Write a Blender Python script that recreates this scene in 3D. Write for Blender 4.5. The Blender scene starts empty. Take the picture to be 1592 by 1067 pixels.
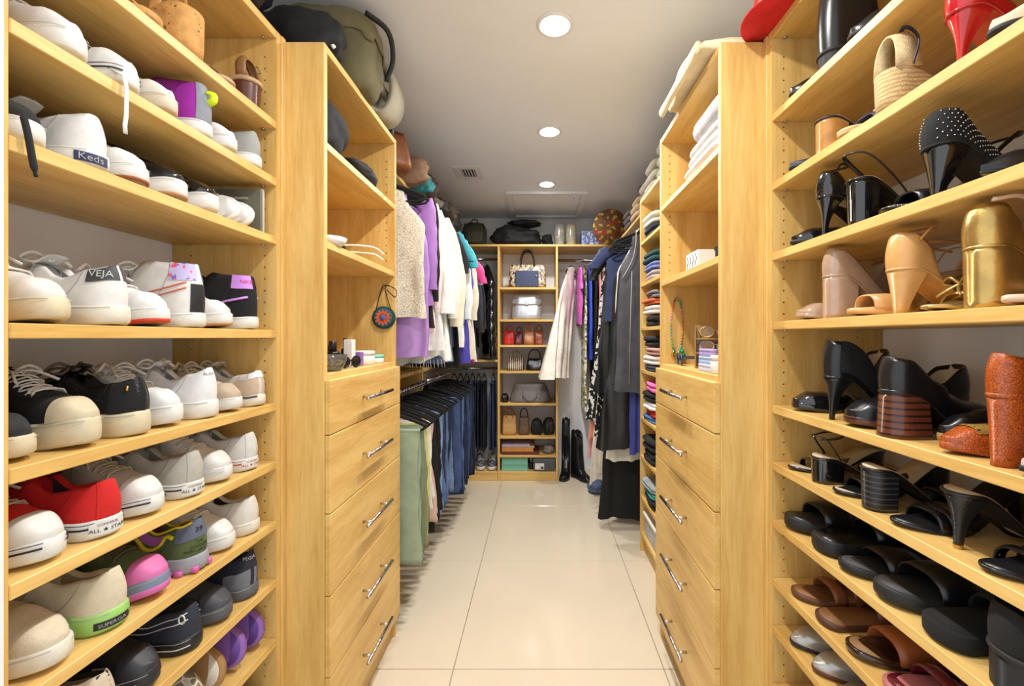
import bpy, bmesh, math, random
from math import sin, cos, pi, sqrt
from mathutils import Vector, Matrix
from mathutils.bvhtree import BVHTree

random.seed(7)
SC = bpy.context.scene
COL = SC.collection

# ------------------------------------------------------------------ camera
FPX = 680.0                       # focal length in pixels of the 1592 wide frame
CAMZ = 1.26
cam_d = bpy.data.cameras.new('camera')
cam = bpy.data.objects.new('camera', cam_d)
COL.objects.link(cam)
cam.location = (0, 0, CAMZ)
cam.rotation_euler = (pi / 2, 0, 0)
cam_d.sensor_fit = 'HORIZONTAL'
cam_d.sensor_width = 36.0
cam_d.lens = FPX / 1592 * 36.0
cam_d.shift_x = -42 / 1592
cam_d.shift_y = -8.5 / 1592
cam_d.clip_start = 0.02
SC.camera = cam

# ------------------------------------------------------------------ world, exposure
SC.view_settings.view_transform = 'Standard'
SC.view_settings.look = 'None'
SC.view_settings.gamma = 1.0
SC.view_settings.use_curve_mapping = False
SC.view_settings.exposure = 0.0
world = bpy.data.worlds.new('world')
SC.world = world
world.use_nodes = True
world.node_tree.nodes['Background'].inputs[0].default_value = (0.92, 0.96, 1.0, 1)
world.node_tree.nodes['Background'].inputs[1].default_value = 1.55
LAMP_W = 14.0                     # watts of one recessed downlight


# ------------------------------------------------------------------ helpers
def lin(c):
    return tuple((v / 255 / 12.92) if v / 255 <= 0.04045 else ((v / 255 + 0.055) / 1.055) ** 2.4 for v in c)


MATS = {}


def mat(key, rgb, rough=0.6, var=0.08, scale=30.0, bump=0.0, bscale=300.0, metal=0.0, coat=0.0,
        sheen=0.0, spec=0.5, pat=None, emit=0.0):
    """procedural material: base colour varied by noise, optional pattern and bump"""
    if key in MATS:
        return MATS[key]
    m = bpy.data.materials.new(key)
    m.use_nodes = True
    nt = m.node_tree
    N, Lk = nt.nodes, nt.links
    b = N['Principled BSDF']
    b.inputs['Roughness'].default_value = rough
    b.inputs['Metallic'].default_value = metal
    b.inputs['Coat Weight'].default_value = coat
    b.inputs['Sheen Weight'].default_value = sheen
    b.inputs['Specular IOR Level'].default_value = spec
    c = lin(rgb)
    tc = N.new('ShaderNodeTexCoord')
    nz = N.new('ShaderNodeTexNoise')
    nz.inputs['Scale'].default_value = scale
    nz.inputs['Detail'].default_value = 4
    Lk.new(tc.outputs['Object'], nz.inputs['Vector'])
    rp = N.new('ShaderNodeValToRGB')
    lo = tuple(max(0, v * (1 - var * 2)) for v in c) + (1,)
    hi = tuple(min(1, v * (1 + var)) for v in c) + (1,)
    rp.color_ramp.elements[0].position = 0.3
    rp.color_ramp.elements[0].color = lo
    rp.color_ramp.elements[1].position = 0.7
    rp.color_ramp.elements[1].color = hi
    Lk.new(nz.outputs['Fac'], rp.inputs['Fac'])
    out = rp.outputs['Color']

    def mix(fac, a, colr):
        mx = N.new('ShaderNodeMix')
        mx.data_type = 'RGBA'
        Lk.new(fac, mx.inputs['Factor'])
        Lk.new(a, mx.inputs['A'])
        if isinstance(colr, tuple):
            mx.inputs['B'].default_value = lin(colr) + (1,)
        else:
            Lk.new(colr, mx.inputs['B'])
        return mx.outputs['Result']

    def step(sock, t, w=0.02):
        r = N.new('ShaderNodeMapRange')
        r.inputs['From Min'].default_value = t - w
        r.inputs['From Max'].default_value = t + w
        Lk.new(sock, r.inputs['Value'])
        return r.outputs['Result']

    if pat:
        kind = pat[0]
        if kind == 'stripe':            # ('stripe', colour, axis, scale, threshold)
            w = N.new('ShaderNodeTexWave')
            w.wave_type = 'BANDS'
            w.bands_direction = pat[2]
            w.inputs['Scale'].default_value = pat[3]
            w.inputs['Distortion'].default_value = pat[5] if len(pat) > 5 else 0.0
            Lk.new(tc.outputs['Object'], w.inputs['Vector'])
            out = mix(step(w.outputs['Fac'], pat[4], 0.08), out, pat[1])
        elif kind == 'blobs':           # ('blobs', [(colour, scale, threshold), ...])
            for i, (cc, s, th) in enumerate(pat[1]):
                v = N.new('ShaderNodeTexNoise')
                v.inputs['Scale'].default_value = s
                v.inputs['Detail'].default_value = 1.5
                mp = N.new('ShaderNodeMapping')
                mp.inputs['Location'].default_value = (i * 7.3, i * 3.1, i * 5.7)
                Lk.new(tc.outputs['Object'], mp.inputs['Vector'])
                Lk.new(mp.outputs['Vector'], v.inputs['Vector'])
                out = mix(step(v.outputs['Fac'], th, 0.015), out, cc)
        elif kind == 'dots':            # ('dots', colour, scale, radius)
            v = N.new('ShaderNodeTexVoronoi')
            v.inputs['Scale'].default_value = pat[2]
            v.inputs['Randomness'].default_value = 0.35 if len(pat) < 5 else pat[4]
            Lk.new(tc.outputs['Object'], v.inputs['Vector'])
            iv = N.new('ShaderNodeMath')
            iv.operation = 'SUBTRACT'
            iv.inputs[0].default_value = 1.0
            Lk.new(v.outputs['Distance'], iv.inputs[1])
            out = mix(step(iv.outputs[0], 1 - pat[3], 0.03), out, pat[1])
        elif kind == 'cells':           # ('cells', colour, scale, edge): lines between cells
            v = N.new('ShaderNodeTexVoronoi')
            v.feature = 'DISTANCE_TO_EDGE'
            v.inputs['Scale'].default_value = pat[2]
            Lk.new(tc.outputs['Object'], v.inputs['Vector'])
            iv = N.new('ShaderNodeMath')
            iv.operation = 'SUBTRACT'
            iv.inputs[0].default_value = 1.0
            Lk.new(v.outputs['Distance'], iv.inputs[1])
            out = mix(step(iv.outputs[0], 1 - pat[3], 0.03), out, pat[1])
    Lk.new(out, b.inputs['Base Color'])
    if bump > 0:
        n2 = N.new('ShaderNodeTexNoise')
        n2.inputs['Scale'].default_value = bscale
        n2.inputs['Detail'].default_value = 2
        Lk.new(tc.outputs['Object'], n2.inputs['Vector'])
        bp = N.new('ShaderNodeBump')
        bp.inputs['Strength'].default_value = bump
        bp.inputs['Distance'].default_value = 0.002
        Lk.new(n2.outputs['Fac'], bp.inputs['Height'])
        Lk.new(bp.outputs['Normal'], b.inputs['Normal'])
    if emit:
        b.inputs['Emission Color'].default_value = c + (1,)
        b.inputs['Emission Strength'].default_value = emit
    MATS[key] = m
    return m


def wood(key, axis, light=(227, 190, 117), dark=(203, 159, 85)):
    """pale maple; axis is the direction of the grain"""
    if key in MATS:
        return MATS[key]
    m = bpy.data.materials.new(key)
    m.use_nodes = True
    N, Lk = m.node_tree.nodes, m.node_tree.links
    b = N['Principled BSDF']
    b.inputs['Roughness'].default_value = 0.42
    b.inputs['Specular IOR Level'].default_value = 0.4
    tc = N.new('ShaderNodeTexCoord')
    mp = N.new('ShaderNodeMapping')
    s = [9.0, 9.0, 9.0]
    s['XYZ'.index(axis)] = 0.9
    mp.inputs['Scale'].default_value = s
    Lk.new(tc.outputs['Object'], mp.inputs['Vector'])
    n1 = N.new('ShaderNodeTexNoise')
    n1.inputs['Scale'].default_value = 2.2
    n1.inputs['Detail'].default_value = 3
    n1.inputs['Distortion'].default_value = 0.6
    Lk.new(mp.outputs['Vector'], n1.inputs['Vector'])
    n2 = N.new('ShaderNodeTexNoise')
    n2.inputs['Scale'].default_value = 16
    n2.inputs['Detail'].default_value = 5
    Lk.new(mp.outputs['Vector'], n2.inputs['Vector'])
    ad = N.new('ShaderNodeMath')
    ad.operation = 'MULTIPLY_ADD'
    ad.inputs[1].default_value = 0.55
    Lk.new(n2.outputs['Fac'], ad.inputs[0])
    Lk.new(n1.outputs['Fac'], ad.inputs[2])
    rp = N.new('ShaderNodeValToRGB')
    e = rp.color_ramp.elements
    e[0].position = 0.52
    e[0].color = lin(dark) + (1,)
    e[1].position = 0.95
    e[1].color = lin(light) + (1,)
    Lk.new(ad.outputs[0], rp.inputs['Fac'])
    Lk.new(rp.outputs['Color'], b.inputs['Base Color'])
    bp = N.new('ShaderNodeBump')
    bp.inputs['Strength'].default_value = 0.03
    bp.inputs['Distance'].default_value = 0.001
    Lk.new(n2.outputs['Fac'], bp.inputs['Height'])
    Lk.new(bp.outputs['Normal'], b.inputs['Normal'])
    MATS[key] = m
    return m


WOODX = wood('maple_grain_x', 'X')
WOODY = wood('maple_grain_y', 'Y')
WOODZ = wood('maple_grain_z', 'Z')


def link(o, parent=None):
    COL.objects.link(o)
    if parent is not None:
        o.parent = parent
    return o


def mesh(name, V, F, m, parent=None, smooth=True):
    me = bpy.data.meshes.new(name)
    me.from_pydata([tuple(v) for v in V], [], F)
    me.update()
    if smooth:
        me.polygons.foreach_set('use_smooth', [True] * len(me.polygons))
    if m:
        me.materials.append(m)
    o = bpy.data.objects.new(name, me)
    return link(o, parent)


def tag(o, label=None, cat=None, group=None, kind=None):
    if label:
        o['label'] = label
    if cat:
        o['category'] = cat
    if group:
        o['group'] = group
    if kind:
        o['kind'] = kind
    return o


def empty(name, loc, rz=0.0, label=None, cat=None, group=None, kind=None):
    o = bpy.data.objects.new(name, None)
    o.empty_display_size = 0.05
    o.location = loc
    o.rotation_euler = (0, 0, rz)
    link(o)
    return tag(o, label, cat, group, kind)


class MB:
    """collects pieces of one mesh"""

    def __init__(s):
        s.V, s.F = [], []

    def add(s, V, F):
        n = len(s.V)
        s.V += [tuple(v) for v in V]
        s.F += [[i + n for i in f] for f in F]
        return s

    def box(s, x0, x1, y0, y1, z0, z1, c=0.0):
        if c <= 0:
            V = [(x, y, z) for z in (z0, z1) for y in (y0, y1) for x in (x0, x1)]
            F = [[0, 2, 3, 1], [4, 5, 7, 6], [0, 1, 5, 4], [2, 6, 7, 3], [0, 4, 6, 2], [1, 3, 7, 5]]
            return s.add(V, F)
        bm = bmesh.new()
        bmesh.ops.create_cube(bm, size=1)
        for v in bm.verts:
            v.co = Vector(((x0 + x1) / 2 + v.co.x * (x1 - x0), (y0 + y1) / 2 + v.co.y * (y1 - y0),
                           (z0 + z1) / 2 + v.co.z * (z1 - z0)))
        bmesh.ops.bevel(bm, geom=bm.edges[:], offset=c, segments=1 if c < 0.004 else 2, affect='EDGES', profile=0.5)
        bm.verts.index_update()
        V = [v.co[:] for v in bm.verts]
        F = [[v.index for v in f.verts] for f in bm.faces]
        bm.free()
        return s.add(V, F)

    def rings(s, R, cap0=True, cap1=True, closed=True):
        """loft a list of rings of equal length"""
        n = len(R[0])
        V = [p for r in R for p in r]
        F = []
        for i in range(len(R) - 1):
            for j in range(n if closed else n - 1):
                k = (j + 1) % n
                F.append([i * n + j, i * n + k, (i + 1) * n + k, (i + 1) * n + j])
        if cap0:
            F.append(list(range(n))[::-1])
        if cap1:
            F.append([(len(R) - 1) * n + j for j in range(n)])
        return s.add(V, F)

    def tube(s, P, r, seg=6, closed=False, flat=1.0, up=None):
        """tube along P; r number or list; flat squeezes across 'up'"""
        P = [Vector(p) for p in P]
        n = len(P)
        R = []
        prev = None
        for i in range(n):
            if closed:
                t = P[(i + 1) % n] - P[i - 1]
            else:
                t = P[min(i + 1, n - 1)] - P[max(i - 1, 0)]
            if t.length < 1e-9:
                t = Vector((0, 0, 1))
            t.normalize()
            if up is not None:
                a = Vector(up)
                a = a - a.dot(t) * t
                if a.length < 1e-4:
                    a = t.orthogonal()
            elif prev is None:
                a = t.orthogonal()
            else:
                a = prev - prev.dot(t) * t
                if a.length < 1e-5:
                    a = t.orthogonal()
            a.normalize()
            prev = a
            b = t.cross(a)
            rr = r[i] if isinstance(r, (list, tuple)) else r
            R.append([P[i] + a * (cos(2 * pi * k / seg) * rr * flat) + b * (sin(2 * pi * k / seg) * rr) for k in range(seg)])
        if closed:
            R.append(R[0])
            return s.rings(R, False, False)
        return s.rings(R)

    def lathe(s, prof, seg=20, c=(0, 0, 0)):
        R = [[(c[0] + r * cos(2 * pi * k / seg), c[1] + r * sin(2 * pi * k / seg), c[2] + z) for k in range(seg)] for r, z in prof]
        return s.rings(R)

    def grid(s, P, cu=False, cv=False):
        """P[i][j] points, optional closure"""
        n, m = len(P), len(P[0])
        V = [p for r in P for p in r]
        F = []
        for i in range(n if cu else n - 1):
            for j in range(m if cv else m - 1):
                a, b = (i + 1) % n, (j + 1) % m
                F.append([i * m + j, a * m + j, a * m + b, i * m + b])
        return s.add(V, F)

    def build(s, name, m, parent=None, smooth=True):
        return mesh(name, s.V, s.F, m, parent, smooth)


def box(name, x0, x1, y0, y1, z0, z1, m, parent=None, c=0.0015):
    return MB().box(x0, x1, y0, y1, z0, z1, c).build(name, m, parent, smooth=False)


def sm(a, b, t):
    t = max(0.0, min(1.0, (t - a) / (b - a))) if b != a else float(t >= a)
    return t * t * (3 - 2 * t)


def keys(K, u):
    """smooth interpolation of (u, value) keys"""
    if u <= K[0][0]:
        return K[0][1]
    for (a, va), (b, vb) in zip(K, K[1:]):
        if u <= b:
            return va + (vb - va) * sm(a, b, u)
    return K[-1][1]


def bez(p, n=12):
    """smooth curve (catmull-rom) through points p"""
    p = [Vector(q) for q in p]
    P = [p[0] * 2 - p[1]] + p + [p[-1] * 2 - p[-2]]
    out = []
    for i in range(1, len(P) - 2):
        for k in range(n):
            t = k / n
            a, b, c, d = P[i - 1], P[i], P[i + 1], P[i + 2]
            out.append(0.5 * ((2 * b) + (c - a) * t + (2 * a - 5 * b + 4 * c - d) * t * t + (3 * b - a - 3 * c + d) * t ** 3))
    out.append(p[-1])
    return out


def text_mesh(txt, size, extrude=0.0003, spacing=1.0):
    cu = bpy.data.curves.new('lettering', 'FONT')
    cu.body = txt
    cu.size = size
    cu.extrude = extrude
    cu.align_x = 'CENTER'
    cu.align_y = 'CENTER'
    cu.space_character = spacing
    cu.resolution_u = 2
    o = bpy.data.objects.new('lettering', cu)
    COL.objects.link(o)
    dg = bpy.context.evaluated_depsgraph_get()
    me = bpy.data.meshes.new_from_object(o.evaluated_get(dg))
    V = [v.co.copy() for v in me.vertices]
    F = [list(p.vertices) for p in me.polygons]
    bpy.data.objects.remove(o)
    bpy.data.curves.remove(cu)
    return V, F


def lettering(txt, size, mtx, m, parent, target=None, direction=None, off=0.0006, name='lettering', spacing=1.0):
    """text in the plane of mtx (local coordinates of parent); projected on target along direction"""
    V, F = text_mesh(txt, size, spacing=spacing)
    V = [mtx @ v for v in V]
    if target is not None:
        bv = BVHTree.FromPolygons([v.co.copy() for v in target.data.vertices], [list(p.vertices) for p in target.data.polygons])
        d = Vector(direction).normalized()
        W = []
        for v in V:
            h = bv.ray_cast(v - d * 0.2, d)
            W.append(h[0] - d * off if h[0] is not None else bv.find_nearest(v + d * 0.15)[0] - d * off)
        V = W
    return mesh(name, V, F, m, parent, smooth=False)


def frame(o, ex, ey):
    ex, ey = Vector(ex).normalized(), Vector(ey).normalized()
    ez = ex.cross(ey)
    M = Matrix((ex, ey, ez)).transposed().to_4x4()
    M.translation = Vector(o)
    return M

# ------------------------------------------------------------------ the room
XL, XR, YB, CEIL = -1.004, 0.942, 4.22, 2.41
YF = 0.574                        # inner side of the doorway wall
white = mat('wall_paint', (240, 241, 243), 0.75, 0.02, 6, 0.06, 180)
ceilm = mat('ceiling_paint', (236, 240, 247), 0.8, 0.01, 5, 0.06, 160)
trimm = mat('trim_paint', (228, 230, 232), 0.45, 0.01, 8)


def struct(o):
    o['kind'] = 'structure'
    return o


struct(box('wall_left', XL - 0.1, XL, YF - 0.13, YB + 0.1, 0, CEIL + 0.1, white, c=0))
struct(box('wall_right', XR, XR + 0.1, YF - 0.13, YB + 0.1, 0, CEIL + 0.1, white, c=0))
struct(box('wall_back', XL, XR, YB, YB + 0.1, 0, CEIL + 0.1, white, c=0))
w = MB()
w.box(XL, -0.715, YF - 0.13, YF, 0, CEIL)
w.box(0.80, XR, YF - 0.13, YF - 0.06, 0, CEIL)
struct(w.build('wall_front', white, smooth=False))
t = MB()
t.box(-0.715, -0.7025, YF - 0.14, YF + 0.0, 0, CEIL)
struct(t.build('trim_1', trimm, smooth=False))
t = MB()
t.box(0.79, 0.80, YF - 0.14, YF - 0.06, 0, CEIL)
struct(t.build('trim_2', trimm, smooth=False))

# ceiling, open where the air duct comes through
VX, VY = -0.49, 3.05
w = MB()
w.box(XL, VX - 0.05, YF - 0.13, YB, CEIL, CEIL + 0.1)
w.box(VX + 0.05, XR, YF - 0.13, YB, CEIL, CEIL + 0.1)
w.box(VX - 0.05, VX + 0.05, YF - 0.13, VY - 0.075, CEIL, CEIL + 0.1)
w.box(VX - 0.05, VX + 0.05, VY + 0.075, YB, CEIL, CEIL + 0.1)
struct(w.build('ceiling', ceilm, smooth=False))

# floor: slab plus single tiles
floor = struct(box('floor', XL - 0.6, XR + 0.6, -1.6, YB, -0.04, -0.0035, mat('grout', (150, 138, 118), 0.8, 0.1, 60), c=0))
tilem = mat('floor_tile_cream', (216, 203, 180), 0.13, 0.02, 2.5, 0.015, 20, spec=0.45)
TP = 0.80
tile_me = None
g = 0.0016
tb = MB()
tb.box(-TP / 2 + g, TP / 2 - g, -TP / 2 + g, TP / 2 - g, -0.012, 0.0, 0.0012)
tx0, ty0 = -0.325, 1.662
for i in range(-2, 4):
    for j in range(-4, 4):
        cx, cy = tx0 + (i - 0.5) * TP, ty0 + (j + 0.5) * TP * 1.005
        if cx > XR + 0.5 or cx < XL - 0.5 or cy > YB + 0.3:
            continue
        if tile_me is None:
            o = tb.build('tile', tilem, floor, smooth=False)
            tile_me = o.data
        else:
            o = link(bpy.data.objects.new('tile', tile_me), floor)
        o.location = (cx, cy, 0)
        o.scale = (1, 1.005, 1)

# recessed downlights
glow = bpy.data.materials.new('lamp_glass')
glow.use_nodes = True
_b = glow.node_tree.nodes['Principled BSDF']
_b.inputs['Base Color'].default_value = (1, 1, 1, 1)
_b.inputs['Emission Color'].default_value = (1, 0.97, 0.92, 1)
_b.inputs['Emission Strength'].default_value = 30
for i, (yy, lab) in enumerate(((0.776, 'round recessed ceiling downlight over the doorway between the shoe shelves'),
                               (1.606, 'round recessed ceiling downlight between the two drawer towers'),
                               (2.436, 'round recessed ceiling downlight midway along the aisle'),
                               (3.27, 'round recessed ceiling downlight beside the attic hatch'))):
    e = empty('recessed_light', (0.058, yy, CEIL), 0, lab, 'ceiling light', 'recessed ceiling lights')
    MB().lathe([(0.047, -0.001), (0.05, -0.006), (0.058, -0.008), (0.066, -0.0045), (0.068, 0.0)], 32).build('trim_ring', trimm, e)
    MB().lathe([(0.001, -0.0165), (0.02, -0.0155), (0.036, -0.0125), (0.046, -0.0085), (0.0475, -0.006)], 32).build('lens_offscreen' if i == 0 else 'lens', glow, e)
    ld = bpy.data.lights.new('downlight_offscreen' if i == 0 else 'downlight', 'AREA')   # the first stands over the doorway: it casts the shelf shadows seen on the near side panels
    ld.shape = 'DISK'
    ld.size = 0.09
    ld.energy = LAMP_W
    ld.color = (1.0, 0.975, 0.935)
    ld.spread = math.radians(165)
    lo = bpy.data.objects.new('downlight_offscreen' if i == 0 else 'downlight', ld)
    lo.location = (0, 0, -0.018)
    link(lo, e)

# air vent
e = empty('air_vent', (-0.49, 3.05, CEIL), 0, 'small white metal air vent grille in the ceiling', 'air vent')
v = MB()
v.box(-0.095, 0.095, -0.12, -0.075, -0.008, 0, 0.003)
v.box(-0.095, 0.095, 0.075, 0.12, -0.008, 0, 0.003)
v.box(-0.095, -0.05, -0.075, 0.075, -0.008, 0, 0.003)
v.box(0.05, 0.095, -0.075, 0.075, -0.008, 0, 0.003)
v.build('frame', trimm, e, False)
d_ = MB()
d_.add([(x, y, z) for z in (0.0, 0.16) for x, y in ((-0.0495, -0.0745), (0.0495, -0.0745), (0.0495, 0.0745), (-0.0495, 0.0745))],
       [[0, 1, 5, 4], [1, 2, 6, 5], [2, 3, 7, 6], [3, 0, 4, 7], [4, 5, 6, 7]])
d_.build('duct', mat('galvanised_duct', (120, 122, 124), 0.5, 0.05, 20, metal=0.4), e, False)
for k in range(5):
    xx = -0.04 + k * 0.02
    s_ = MB()
    s_.add([(xx - 0.007, -0.075, -0.001), (xx + 0.005, -0.075, -0.009), (xx + 0.007, -0.075, -0.0085), (xx - 0.005, -0.075, -0.0005),
            (xx - 0.007, 0.075, -0.001), (xx + 0.005, 0.075, -0.009), (xx + 0.007, 0.075, -0.0085), (xx - 0.005, 0.075, -0.0005)],
           [[0, 1, 2, 3], [7, 6, 5, 4], [0, 4, 5, 1], [1, 5, 6, 2], [2, 6, 7, 3], [3, 7, 4, 0]])
    s_.build('slat', trimm, e, False)

# attic hatch
e = empty('attic_hatch', (0.062, 3.785, CEIL), 0, 'white framed attic hatch in the ceiling above the back shelves', 'ceiling hatch')
hx, hy = 0.325, 0.355
f = MB()
f.box(-hx, hx, -hy, -hy + 0.05, -0.022, 0, 0.004)
f.box(-hx, hx, hy - 0.05, hy, -0.022, 0, 0.004)
f.box(-hx, -hx + 0.05, -hy + 0.05, hy - 0.05, -0.022, 0, 0.004)
f.box(hx - 0.05, hx, -hy + 0.05, hy - 0.05, -0.022, 0, 0.004)
f.build('frame', trimm, e, False)
box('panel', -hx + 0.052, hx - 0.052, -hy + 0.052, hy - 0.052, -0.006, -0.0005, ceilm, e, 0.001)
MB().lathe([(0.001, -0.012), (0.008, -0.011), (0.009, -0.006)], 10, (0.22, -0.2, 0)).build('latch', mat('chrome', (200, 200, 205), 0.15, 0.02, metal=1.0), e)

# ------------------------------------------------------------------ cabinets
TH = 0.0215
chrome = mat('chrome', (200, 200, 205), 0.15, 0.02, metal=1.0)
XSL, XSR = -0.718, 0.637          # fronts of the shoe shelves
YP = 1.197                        # shoe unit: inner face of the far side panel
TOP = 2.079
Z_L = [1.83, 1.674, 1.514, 1.2585, 1.0595, 0.9015, 0.7375, 0.5785, 0.4165, 0.2585, 0.10]    # undersides, left
Z_R = [1.85, 1.662, 1.470, 1.2815, 1.0535, 0.8985, 0.7415, 0.5815, 0.4525, 0.2935, 0.12]
SL = [z + TH for z in Z_L]        # shelf tops
SR = [z + TH for z in Z_R]


def peg_rows(z0, z1, skip):
    out, z = [], z0
    while z < z1:
        if all(not (s - 0.008 < z < s + TH + 0.008) for s in skip):
            out.append(z)
        z += 0.032
    return out


def holed_panel(x0, x1, y0, y1, z0, z1, xs, zs, parent):
    """side panel whose face at y0 has real drilled peg holes"""
    m = MB()
    m.add([(x0, y0, z0), (x1, y0, z0), (x1, y1, z0), (x0, y1, z0), (x0, y0, z1), (x1, y0, z1), (x1, y1, z1), (x0, y1, z1)],
          [[3, 2, 1, 0], [4, 5, 6, 7], [2, 3, 7, 6], [1, 2, 6, 5], [3, 0, 4, 7]])

    def quad(xa, xb, za, zb):
        m.add([(xa, y0, za), (xb, y0, za), (xb, y0, zb), (xa, y0, zb)], [[0, 1, 2, 3]])
    h, rad, dep = 0.006, 0.0029, 0.011
    xc = x0
    for x in sorted(xs):
        quad(xc, x - h, z0, z1)
        zc = z0
        for z in zs:
            quad(x - h, x + h, zc, z - h)
            zc = z + h
            sq = [(-1, -1), (0, -1), (1, -1), (1, 0), (1, 1), (0, 1), (-1, 1), (-1, 0)]
            out = [(x + h * p, y0, z + h * q) for p, q in sq]
            ang = [math.radians(d) for d in (225, 270, 315, 0, 45, 90, 135, 180)]
            rim = [(x + rad * cos(t_), y0, z + rad * sin(t_)) for t_ in ang]
            bot = [(p[0], y0 + dep, p[2]) for p in rim]
            F = [[i, (i + 1) % 8, 8 + (i + 1) % 8, 8 + i] for i in range(8)]
            F += [[8 + i, 8 + (i + 1) % 8, 16 + (i + 1) % 8, 16 + i] for i in range(8)] + [list(range(16, 24))]
            m.add(out + rim + bot, F)
        quad(x - h, x + h, zc, z1)
        xc = x + h
    quad(xc, x1, z0, z1)
    return m.build('side_panel', WOODZ, parent, False)


def shoe_unit(side):
    if side < 0:
        x0, x1, fr, Zs = XL + 0.001, XSL, XSL, Z_L
        e = empty('shoe_shelf_unit', (0, 0, 0), 0, 'maple shoe shelf unit full of sneakers by the white door jamb', 'shelf unit')
    else:
        x0, x1, fr, Zs = XSR, XR - 0.001, XSR, Z_R
        e = empty('shoe_shelf_unit', (0, 0, 0), 0, 'maple shoe shelf unit full of heels, sandals and boots', 'shelf unit')
    y0 = YF if side < 0 else YF - 0.058
    fx = (fr - 0.033, fr - 0.235) if side < 0 else (fr + 0.033, fr + 0.235)
    holed_panel(x0, x1, YP, YP + 0.019, 0, 2.10, fx, peg_rows(0.14, 2.03, Zs), e)
    box('side_panel', x0, x1, y0 + 0.001, y0 + 0.019, 0, 2.10, WOODZ, e)
    box('top_panel', x0, x1, y0 + 0.0195, YP - 0.0005, TOP, TOP + TH, WOODY, e)
    for z in Zs:
        box('shelf', x0 + 0.001, x1, y0 + 0.0195, YP - 0.0005, z, z + TH, WOODY, e)
    pins = MB()
    for z in Zs + [TOP]:
        for x in fx:
            pins.lathe([(0.005, -0.003), (0.005, 0.0)], 8, (x, YP - 0.007, z - 0.0003))
    pins.build('shelf_pins', chrome, e)['kind'] = 'stuff'
    # shadow-gap filler strip between this unit and the drawer tower
    xa, xb = (x0, x1 + 0.004) if side < 0 else (x0 - 0.004, x1)
    box('filler_strip', xa, xb, YP + 0.0195, YP + 0.037, 0, 2.10, WOODZ, e)
    return e


shoe_unit(-1)
shoe_unit(1)

YT0, YT1 = 1.2345, 1.856


def drawer_tower(side):
    s = side
    if s < 0:
        body, front, wall = -0.606, -0.589, XL + 0.001
        shelves = [1.798, 1.515]
        cuts = [1.14, 0.983, 0.76, 0.527, 0.296, 0.095]
        lab = 'maple drawer tower with five drawers and a round woven bag hanging inside'
        ctop = 1.157
    else:
        body, front, wall = 0.513, 0.494, XR - 0.001
        shelves = [1.787, 1.4735]
        cuts = [1.134, 0.987, 0.7655, 0.5455, 0.322, 0.088]
        lab = 'maple drawer tower with five drawers and a bead necklace hanging inside'
        ctop = 1.15
    a, b = min(body, wall), max(body, wall)
    e = empty('drawer_tower', (0, 0, 0), 0, lab, 'drawer tower')
    box('side_panel', a, b, YT0, YT0 + 0.019, 0, 2.0955, WOODZ, e)
    holed_panel(a, b, YT1 - 0.019, YT1, 0, 2.0955, (body - 0.036,) if s < 0 else (body + 0.036,), peg_rows(1.55 if s < 0 else 1.51, 2.03, shelves), e)
    ia, ib = YT0 + 0.0195, YT1 - 0.0195
    box('top_panel', a, b, ia, ib, 2.074, 2.0955, WOODY, e)
    wa, wb = (wall, wall + 0.008) if s < 0 else (wall - 0.008, wall)
    box('back_panel', wa, wb, ia, ib, 0.1, 2.0735, WOODZ, e)
    wa, wb = (wall + 0.0085, body) if s < 0 else (body, wall - 0.0085)
    for z in shelves:
        box('shelf', wa, wb, ia, ib, z, z + TH, WOODY, e)
    box('counter', wa, wb, ia, ib, ctop - TH, ctop, WOODY, e)
    ka, kb = (body - 0.03, body - 0.012) if s < 0 else (body + 0.012, body + 0.03)
    box('toe_kick', ka, kb, ia, ib, 0, cuts[-1], WOODY, e)
    fa, fb = min(body, front), max(body, front)
    yc = (YT0 + YT1) / 2
    for t_, u_ in zip(cuts, cuts[1:]):
        d = box('drawer', fa + 0.0005, fb, YT0 + 0.001, YT1 - 0.001, u_ + 0.0013, t_ - 0.0013, WOODY, e, 0.002)
        z = (t_ + u_) / 2
        hx = front - s * 0.031
        h = MB()
        h.tube([(hx, yc - 0.118, z), (hx, yc + 0.118, z)], 0.0062, 12)
        for dy in (-0.08, 0.08):
            h.tube([(front, yc + dy, z), (hx, yc + dy, z)], 0.0045, 8)
        h.build('handle', chrome, d)
    return e


drawer_tower(-1)
drawer_tower(1)

# folded-clothes shelf unit behind the right tower
YU0, YU1, XU = 1.858, 2.60, 0.60
Z_U = [1.80, 1.556, 1.30, 1.055, 0.775, 0.55, 0.31, 0.10]
e = empty('folding_shelf_unit', (0, 0, 0), 0, 'maple shelf unit of folded clothes between drawer tower and hanging dresses', 'shelf unit')
box('side_panel', XU, XR - 0.001, YU0, YU0 + 0.018, 0, 2.07, WOODZ, e)
holed_panel(XU, XR - 0.001, YU1 - 0.019, YU1, 0, 2.07, (XU + 0.036,), peg_rows(0.16, 2.0, Z_U), e)
box('top_panel', XU, XR - 0.001, YU0 + 0.0185, YU1 - 0.0195, 2.048, 2.0695, WOODY, e)
for z in Z_U:
    box('shelf', XU, XR - 0.001, YU0 + 0.0185, YU1 - 0.0195, z, z + 0.019, WOODY, e)
box('toe_kick', XU + 0.02, XU + 0.035, YU0 + 0.0185, YU1 - 0.0195, 0, 0.099, WOODY, e)
SU = [z + 0.0195 for z in Z_U]

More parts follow.
